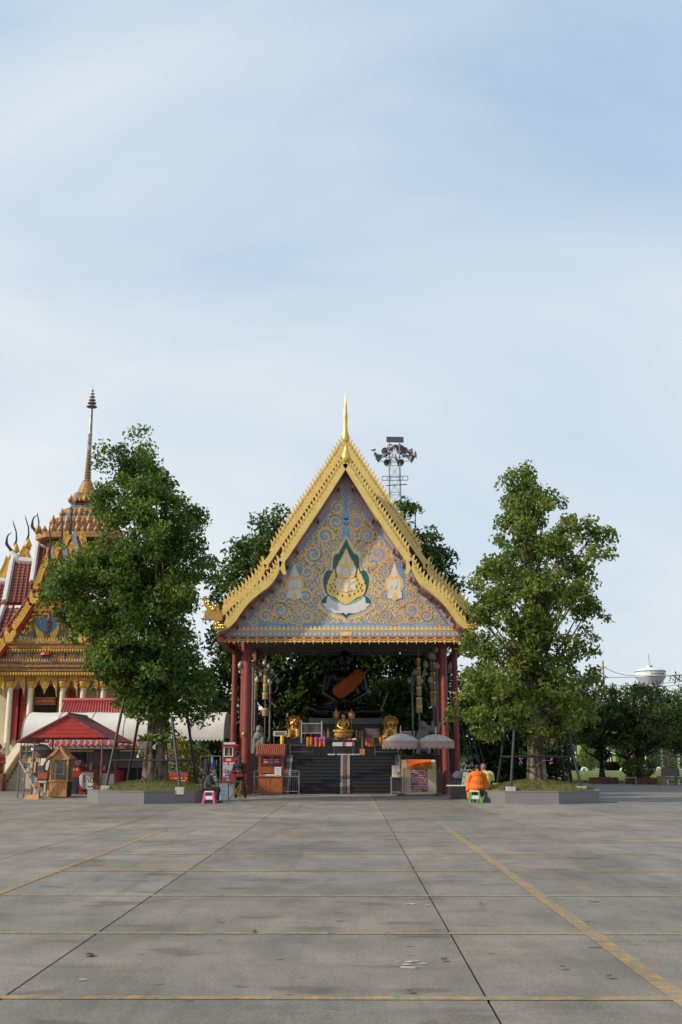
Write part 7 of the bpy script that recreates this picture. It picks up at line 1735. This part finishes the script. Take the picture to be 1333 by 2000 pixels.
# stall under the tent
Y = 48.0
stl = thing('market_stall', 'dark market stall with a wavy pink red tin roof under the white tent', 'stall', (P(180,1450,Y).x, Y, 0))
a = P(98,1446,49.3); b = P(268,1446,49.3); c = P(272,1457,47.2); d = P(92,1457,47.2); ribbed_roof('tin_roof', [a,b,c,d], ROOFP, stl, 15, .06)
MB().bb(d.x, c.x, 47.25, 47.35, d.z-.28, d.z-.12).build('beam', DSTEEL, stl)
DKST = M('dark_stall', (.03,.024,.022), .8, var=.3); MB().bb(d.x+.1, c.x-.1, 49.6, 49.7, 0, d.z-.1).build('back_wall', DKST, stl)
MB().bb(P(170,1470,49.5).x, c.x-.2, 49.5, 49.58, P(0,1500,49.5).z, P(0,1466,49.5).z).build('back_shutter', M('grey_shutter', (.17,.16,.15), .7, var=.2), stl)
for px in (100, 170, 228, 268): x = P(px,1500,47.3).x; mb = MB(); mb.tube([(x,47.4,.002),(x,47.4,d.z-.15)], .03, 6); mb.build('post', DSTEEL, stl)
YTB = M('yellow_strip', (.75,.50,.04), .5, var=.05)
for pa, pb in ((136,184),(234,284)):
    u = P(pa,1466.5,47.2); v = P(pb,1466.5,47.2); mb = MB(); mb.tube([u,v], .035, 6); mb.build('yellow_tube', YTB, stl)
u = P(143,1505,47.3); v = P(232,1548,47.3)
ct = MB().bb(u.x, v.x, 47.3, 48.2, .05, u.z).build('counter', REDP, stl)
f = lambda x, y: P(x,y,47.29)
pn = MB().prism([f(154,1518),(f(162,1508.5)),f(184,1508.5),f(223,1512),f(223,1541),f(162,1541),f(156,1532)], (0,.008,0)).build('counter_panel', WHITE, ct)
mid = P(172.5,1524,47.28); [textmesh('letter', ch_, .34, (mid.x+dx_, 47.287, mid.z+dz_), INK, pn) for ch_, dx_, dz_ in (('ร้',-.185,.03),('า',-.02,0),('น',.155,0))]
mb = MB(); mb.ribbon([f(171+x,1536+y) for x, y in ((0,0),(4,1.2),(8,.8),(11,-1),(12.5,-4))], .05, (0,-.006,0)); mb.build('swash', INK, pn)
mb = MB(); mb.box((P(190,1530,47.1).x,47.1,.55), (.30,.2,1.05)); o = mb.build('brown_post', M('brown_timber', (.17,.065,.02), .7, var=.3), origin=(P(190,1530,47.1).x,47.1,0)); tag(o, 'short brown timber post before the white counter panel', 'post')
rg_ = random.Random(4); gi = 0
GOODS = [M('goods_'+n_, c_, .5) for n_, c_ in (('amber',(.45,.2,.04)),('white',(.6,.58,.52)),('red',(.35,.03,.03)),('green',(.05,.16,.05)),('brown',(.16,.07,.03)))]
g0 = None
for k in range(16):
    x = P(147+5.2*k,1500,47.7).x; mt = GOODS[k%5]; h_ = rg_.uniform(.15,.32)
    mb = MB(); mb.lathe([(.07,0),(.075,h_*.6),(.035,h_*.78),(.04,h_)], (x,47.7,u.z+.002), 8); o = mb.build('jar', mt, origin=(x,47.7,u.z))
    tag(o, {0:'amber jar standing in the row on the red stall counter',1:'white jar standing in the row on the red stall counter',2:'red jar standing in the row on the red stall counter',3:'green jar standing in the row on the red stall counter',4:'brown jar standing in the row on the red stall counter'}[k%5], 'jar', 'jars on the red stall counter')
o = MB().prism([P(144,1484,47.6),P(160,1483,47.6),P(164,1494,47.6),P(146,1497,47.6)], (0,.03,0)).build('striped_cloth', M('red_cloth', (.34,.05,.06), .8, var=.3)); tag(o, 'red striped cloth hanging at the left of the stall', 'cloth')
mb = MB()
for k in range(4): mb.ribbon([P(146,1486+2.6*k,47.58),P(160-k,1485.4+2.6*k,47.58)], .03, (0,.01,0))
mb.build('stripes', PAPER, o)
o = MB().bb(P(143,1520,46.9).x,P(154,1520,46.9).x,46.7,47.0,.02,P(0,1518,46.9).z).build('blue_crate', M('navy_crate', (.015,.02,.09), .6)); tag(o, 'dark blue crate beside the glazed wooden cart', 'crate')
# red gabled kiosk roof
Y0, Y1 = 44.0, 47.0; KR = M('kiosk_red', (.42,.03,.022), .5, var=.14, scale=2); KRD = M('kiosk_dark_red', (.14,.035,.035), .55, var=.2); RPOST = M('dull_red_post', (.20,.07,.07), .5)
kk = thing('gabled_kiosk', 'open kiosk with a bright red boarded gable on thin posts', 'kiosk', (P(135,1440,Y0).x, 45.5, 0))
ap = P(135,1395,Y0); el = P(33,1449,Y0); er = Vector((2*ap.x-el.x, Y0, el.z))
for s, e in (('left', el), ('right', er)):
    pts = [ap, e, Vector((e.x,Y1,e.z)), Vector((ap.x,Y1,ap.z))]; nn = (pts[1]-pts[0]).cross(pts[3]-pts[0]).normalized(); nn = nn if nn.z > 0 else -nn
    o = MB().prism([p+Vector((0,-.06 if p.y == Y0 else 0,0)) for p in pts], -nn*.05).build('roof_slope', KRD, kk)
    for k in range(12):
        y = Y0-.03+k*(Y1-Y0)/11; mb = MB(); mb.tube([Vector((ap.x,y,ap.z))+nn*.01, Vector((e.x,y,e.z))+nn*.01], .025, 4); mb.build('roof_rib', KRD, o)
mb = MB(); mb.tube([ap+Vector((0,-.07,.03)), Vector((ap.x,Y1,ap.z+.03))], .05, 6); mb.build('ridge', KRD, kk)
zg = P(135,1440.5,Y0).z
for k in range(6):
    za, zb_ = zg+(ap.z-zg)*k/6, zg+(ap.z-zg)*(k+1)/6-.012; hw_ = lambda z_: max(.02, (ap.z-.07-z_)/(ap.z-el.z)*(ap.x-el.x))
    MB().prism([(ap.x-hw_(za),Y0,za),(ap.x+hw_(za),Y0,za),(ap.x+hw_(zb_),Y0,zb_),(ap.x-hw_(zb_),Y0,zb_)], (0,.03,0)).build('gable_board', KR, kk)
MB().prism([(ap.x-hw_(zg),Y0+.035,zg),(ap.x+hw_(zg),Y0+.035,zg),(ap.x,Y0+.035,ap.z-.09)], (0,.02,0)).build('gable_backing', KRD, kk)
for px, y in ((66,Y0+.08),(199,Y0+.08)):
    x = XA(px,y,1.5)
    for yy in (y, Y1-.2): mb = MB(); mb.tube([(x,yy,.002),(x,yy,zg+.15)], .035, 6); mb.build('post', RPOST, kk)
for yy in (Y0+.08, Y1-.2):
    mb = MB(); mb.tube([(el.x+.3,yy,zg-.02),(er.x-.3,yy,zg-.02)], .03, 6); mb.build('tie_bar', RPOST, kk)
# glazed wooden cart
Y = 42.6
x0, x1 = P(96.5,1530,Y).x, P(131.5,1530,Y).x; dp = .75
cart = thing('glazed_cart', 'small honey coloured wooden cart with glass sides and a peaked roof', 'cart', ((x0+x1)/2, Y, 0)); Z = lambda py: P(110,py,Y).z
z0, z1, z2 = Z(1556), Z(1526), Z(1484.5)
nb = 4; wb = (x1-x0)/nb
for k in range(nb): MB().bb(x0+wb*k+.004, x0+wb*(k+1)-.004, Y, Y+.03, z0, z1-.02).build('plank', WOODL, cart)
MB().bb(x0, x1, Y+.031, Y+dp, z0, z1-.02).build('base', M('dark_wood', (.06,.022,.014), .6, var=.25), cart)
MB().bb(x0-.03, x1+.03, Y-.03, Y+dp+.03, z1-.019, z1+.05).build('counter', WOODL, cart)
for x in (x0+.025, x1-.025):
    for y in (Y+.025, Y+dp-.025): MB().bb(x-.035,x+.035,y-.03,y+.03,z1+.051,z2).build('post', WOODL, cart)
MB().bb(x0-.02, x1+.02, Y-.02, Y+dp+.02, z2+.001, z2+.07).build('top_rail', WOODL, cart)
GLASS = bpy.data.materials.new('cart_glass'); GLASS.use_nodes = True; gb = GLASS.node_tree.nodes['Principled BSDF']; gb.inputs['Base Color'].default_value = (.12,.14,.15,1); gb.inputs['Roughness'].default_value = .05; gb.inputs['Alpha'].default_value = .22; gb.inputs['Metallic'].default_value = 0
MB().bb(x0+.065, x1-.065, Y+.01, Y+.016, z1+.051, z2-.001).build('glass_pane', GLASS, cart)
for x in (x0+.02, x1-.02): MB().bb(x-.003,x+.003,Y+.06,Y+dp-.06,z1+.051,z2-.001).build('glass_pane', GLASS, cart)
for f_ in (.33,.66): MB().bb(x0+.07,x1-.07,Y+.1,Y+dp-.08,z1+(z2-z1)*f_-.01,z1+(z2-z1)*f_).build('shelf', WHITE, cart)
mb = MB(); mx_ = (x0+x1)/2+.12
mb.ball((mx_,Y+.3,z2-.12), (.06,.05,.07), 8, 6); mb.tube([(mx_,Y+.3,z2-.2),(mx_,Y+.3,z2-.65)], [.06,.04], 6); o = mb.build('garland', M('pale_garland', (.62,.52,.36), .8), origin=(mx_,Y+.3,z2)); tag(o, 'pale flower garland hanging inside the glazed wooden cart', 'garland')
pz = Z(1457.5); hx0, hx1 = P(92,1484,Y).x, P(136.5,1482,Y).x; mxx = (x0+x1)/2
for s in (-1,1):
    e_ = hx0 if s < 0 else hx1; pth = [Vector((mxx,Y-.1,pz)), Vector((mxx+(e_-mxx)*.45,Y-.1,pz-(pz-z2-.05)*.62)), Vector((e_,Y-.1,z2+.02))]
    MB().ribbon(pth, .07, (0,dp+.25,0)).build('roof_slope', M('weathered_wood', (.28,.17,.08), .7, var=.3, scale=6), cart)
    MB().ribbon([p+Vector((0,-.03,.01)) for p in pth], .11, (0,.028,0)).build('bargeboard', WOODL, cart)
MB().prism([(x0+.01,Y-.02,z2+.071),(x1-.01,Y-.02,z2+.071),(mxx,Y-.02,pz-.12)], (0,.04,0)).build('gable_board', WOODL, cart)
for x in (x0+.12, x1-.12):
    for y in (Y+.12, Y+dp-.12): mb = MB(); mb.tube([(x-.025,y,.06),(x+.025,y,.06)], .058, 10); mb.build('wheel', DSTEEL, cart)
# stepped display ladder rack
GRS = M('grey_blue_steel', (.16,.19,.20), .5, metal=.3, var=.2); MERCH = [M('book_red', (.30,.075,.04), .7), M('book_brown', (.20,.085,.04), .7), M('book_dark', (.03,.03,.035), .7), M('book_green', (.05,.14,.08), .7), M('book_pale', (.30,.26,.22), .7)]
Yf = 41.0
rk = thing('display_rack', 'grey steel ladder like display rack leaning towards the plaza with rows of goods', 'rack', (P(60,1560,Yf).x, Yf+.6, 0))
top = P(38,1486,Yf+.9); bot = P(80,1562.5,Yf); w = P(92,1562,Yf).x-bot.x
for o_ in (0, w):
    mb = MB(); mb.tube([top+Vector((o_,0,0)), bot+Vector((o_,0,0))], .035, 6); mb.build('rail', STEEL if o_ == 0 else GRS, rk)
    mb = MB(); mb.tube([P(42,1458,Yf+1.0)+Vector((o_,0,0)), Vector((P(34,1557,Yf+1.3).x+o_,Yf+1.3,.003))], .03, 6); mb.build('leg', GRS, rk)
for k in range(8):
    f_ = (k+.5)/8; p = top.lerp(bot, f_); sh_ = MB().bb(p.x, p.x+w, p.y-.05, p.y+.25, p.z-.012, p.z).build('shelf', GRS, rk)
    for j in range(2):
        o = MB().box((p.x+w*(.28+.44*j), p.y+.06, p.z+.092), (w*.40,.08,.18), .0, Matrix.Rotation(-.3,3,'X')).build('book', MERCH[(k*2+j)%5 if (k+j)%3 else 0], origin=(p.x+w*(.28+.44*j), p.y+.06, p.z)); tag(o, ['red','brown','black','green','pale'][(k*2+j)%5 if (k+j)%3 else 0]+' framed picture on the '+['topmost','second','third','fourth','fifth','sixth','seventh','lowest'][k]+' slanting shelf of the ladder rack, '+['left','right'][j]+' of two', 'picture', 'framed pictures on the ladder rack')
a = P(40,1456,Yf+1.05); b = P(66,1478,Yf+1.05)
for z_ in (a.z, (a.z+b.z)/2, b.z): MB().bb(a.x, b.x, Yf+1.0, Yf+1.25, z_-.02, z_).build('top_shelf', GRS, rk)
for j, (px, py, mt, lab) in enumerate(((45,1461,MERCH[0],'blue and pink boxed goods at the top left of the rack'),(55,1462,MERCH[4],'pale boxed goods at the top of the rack'),(47,1474,MERCH[0],'orange red boxed goods on the middle top shelf'),(57,1474,MERCH[3],'green boxed goods on the middle top shelf'))):
    p = P(px,py,Yf+1.1); z_ = (a.z if py < 1465 else (a.z+b.z)/2); z_ = (a.z+b.z)/2 if py < 1465 else b.z
    o = MB().bb(p.x-.10, p.x+.09, Yf+1.05, Yf+1.2, z_+.002, z_+.19).build('carton', mt); tag(o, lab, 'box')
p = P(62,1559,40.9); o = MB().prism([(p.x-.32,40.85,.002),(p.x+.28,40.85,.002),(p.x+.24,40.95,.16),(p.x-.20,40.95,.16)], (0,.3,0)).build('wooden_ramp', WOODL); tag(o, 'low wooden wedge on the ground at the foot of the rack', 'wedge')
# table, dark case, round patterned parasol beside the cart
Y = 43.4; a = P(69,1521,Y); b = P(96,1521,Y)
t = thing('trestle_table', 'pale trestle table behind the ladder rack', 'table', ((a.x+b.x)/2, Y, 0)); MB().bb(a.x,b.x,Y-.3,Y+.35,a.z-.05,a.z).build('tabletop', M('purple_cloth', (.05,.03,.08), .8), t); MB().bb(a.x+.02,b.x-.02,Y-.28,Y+.3,a.z-.16,a.z-.052).build('apron', CREAMW, t)
for x in (a.x+.08,b.x-.08):
    for y in (Y-.22,Y+.25): MB().bb(x-.04,x+.04,y-.04,y+.04,.002,a.z-.161).build('leg', CREAMW, t)
o = MB().bb(P(77,1515,Y).x,P(95,1515,Y).x,Y-.2,Y+.1,a.z+.002,P(0,1509,Y).z).build('wooden_tray', WOODO); tag(o, 'brown wooden tray on the pale trestle table', 'tray')
o = MB().prism([P(73,1496,Y+.05),P(82,1495,Y+.05),P(88,1508,Y-.02),P(76,1508.5,Y-.02)], (0,.04,0)).build('black_case', DSTEEL); tag(o, 'open black case on the wooden tray', 'case')
o = MB().prism([P(90,1493,Y+.0),P(96,1483,Y+.0),P(98,1485,Y+.0),P(93,1505,Y+.0),P(89,1503,Y)], (0,.05,0)).build('white_board', PAPER); tag(o, 'white board leaning against the glazed wooden cart', 'board')
Y = 45.4; c = P(80,1466,Y); r = 21/PM(Y)
t = thing('round_parasol', 'brown and white patterned round parasol under the red gabled kiosk', 'parasol', (c.x,Y,0)); h = P(0,1453,Y).z-c.z; UMB = M('brown_pattern_cloth', (.20,.11,.11), .8, var=.3, scale=15)
MB().lathe([(.02,h),(r*.5,h*.85),(r*.85,h*.45),(r*.97,0),(r*.9,-.02),(r*.5,h*.7),(.02,h*.9)], (c.x,Y,c.z), 16).build('canopy', WHV, t, smooth=True); MB().lathe([(r*.985,.02),(r,-.0),(r*.97,-.32),(r*.94,-.32),(r*.96,0)], (c.x,Y,c.z), 24).build('valance', UMB, t, smooth=True)
mb = MB(); mb.tube([(c.x,Y,.003),(c.x,Y,c.z+h)], .022, 6); mb.build('pole', REDT, t); MB().lathe([(.2,0),(.2,.05),(.04,.09)], (c.x,Y,.002), 12).build('foot', DSTEEL, t)
# red signboard, croton shrubs, garments behind the left tree
Y = 43.5; f = lambda x, y: P(x,y,Y)
t = thing('red_signboard', 'red signboard with yellow and white writing behind the left tree', 'sign', (f(350,1525).x,Y,0)); MB().prism([f(331,1516),f(367,1516),f(368,1539),f(334,1537)], (0,.04,0)).build('board', REDP, t); MB().prism([f(332,1508.5),f(367,1508.5),f(368,1515),f(332,1515)], (0,.03,0)).build('header', M('magenta_header', (.30,.05,.12), .6), t)
mb = MB(); r = np.random.default_rng(20); dashes(mb, f(335,1520).x, f(366,1520).x, f(0,1520).z, .06, Y-.001, r); mb.build('lettering', YEL, t); mb = MB()
for k in range(4): dashes(mb, f(340,1520).x, f(363,1520).x, f(0,1525+3.2*k).z, .03, Y-.001, r)
mb.build('small_lettering', PAPER, t)
for px in (334, 366): x = f(px,1540).x; mb = MB(); mb.tube([(x,Y+.05,.002),(x,Y+.05,f(0,1509).z)], .02, 5); mb.build('leg', DSTEEL, t)
for px, Y, r_, h_, sd, lab in ((352,44.6,.75,2.4,71,'tall yellow green croton shrub right behind the left trunk'), (385,45.2,.8,2.0,72,'reddish yellow croton shrub left of the tent pole')):
    shrub('croton_shrub', lab, Vector((XA(px,Y,1),Y,0)), r_, h_, Y, 1100, LEAFY, sd, .16, 'croton shrubs behind the left tree')
Y = 44.6; t = thing('garment_rack', 'rail of hanging blue and grey clothes left of the red cabinet', 'rack', (XA(410,Y,1),Y,0)); a = P(392,1477,Y); b = P(431,1477,Y)
mb = MB(); mb.tube([a,b], .02, 6); mb.build('rail', STEEL, t)
for x in (a.x,b.x): mb = MB(); mb.tube([(x,Y,.002),(x,Y,a.z)], .02, 6); mb.build('post', STEEL, t)
for px, c_, w_, y0_, y1_, lab in ((415,(.13,.26,.50),9,1479,1505,'light blue garment hanging on the rail'),(402,(.20,.20,.19),9,1483,1508,'grey garment hanging at the left of the rail'),(408,(.10,.07,.02),6,1481,1500,'brown garment hanging between the grey and the blue'),(424,(.01,.06,.04),8,1484,1508,'dark green garment hanging at the right of the rail')):
    f = lambda x, y, yy=0: P(px+x,y,Y-.05+yy); mb = MB(); n = 8; V = []
    for j in range(6):
        for i in range(n+1): u_ = i/n; V.append(f((u_-.5)*w_*(.55+.45*min(1,j/2)), y0_+(y1_-y0_)*j/5, .05*sin(u_*9+j*.3)))
    mb.add(V, [(j*(n+1)+i, j*(n+1)+i+1, (j+1)*(n+1)+i+1, (j+1)*(n+1)+i) for j in range(5) for i in range(n)]); o = mb.build('garment', M('cloth_%d' % px, c_, .85, var=.2), smooth=True); sd = o.modifiers.new('t','SOLIDIFY'); sd.thickness = .02; tag(o, lab, 'garment')
c = P(428,1470,43.9);
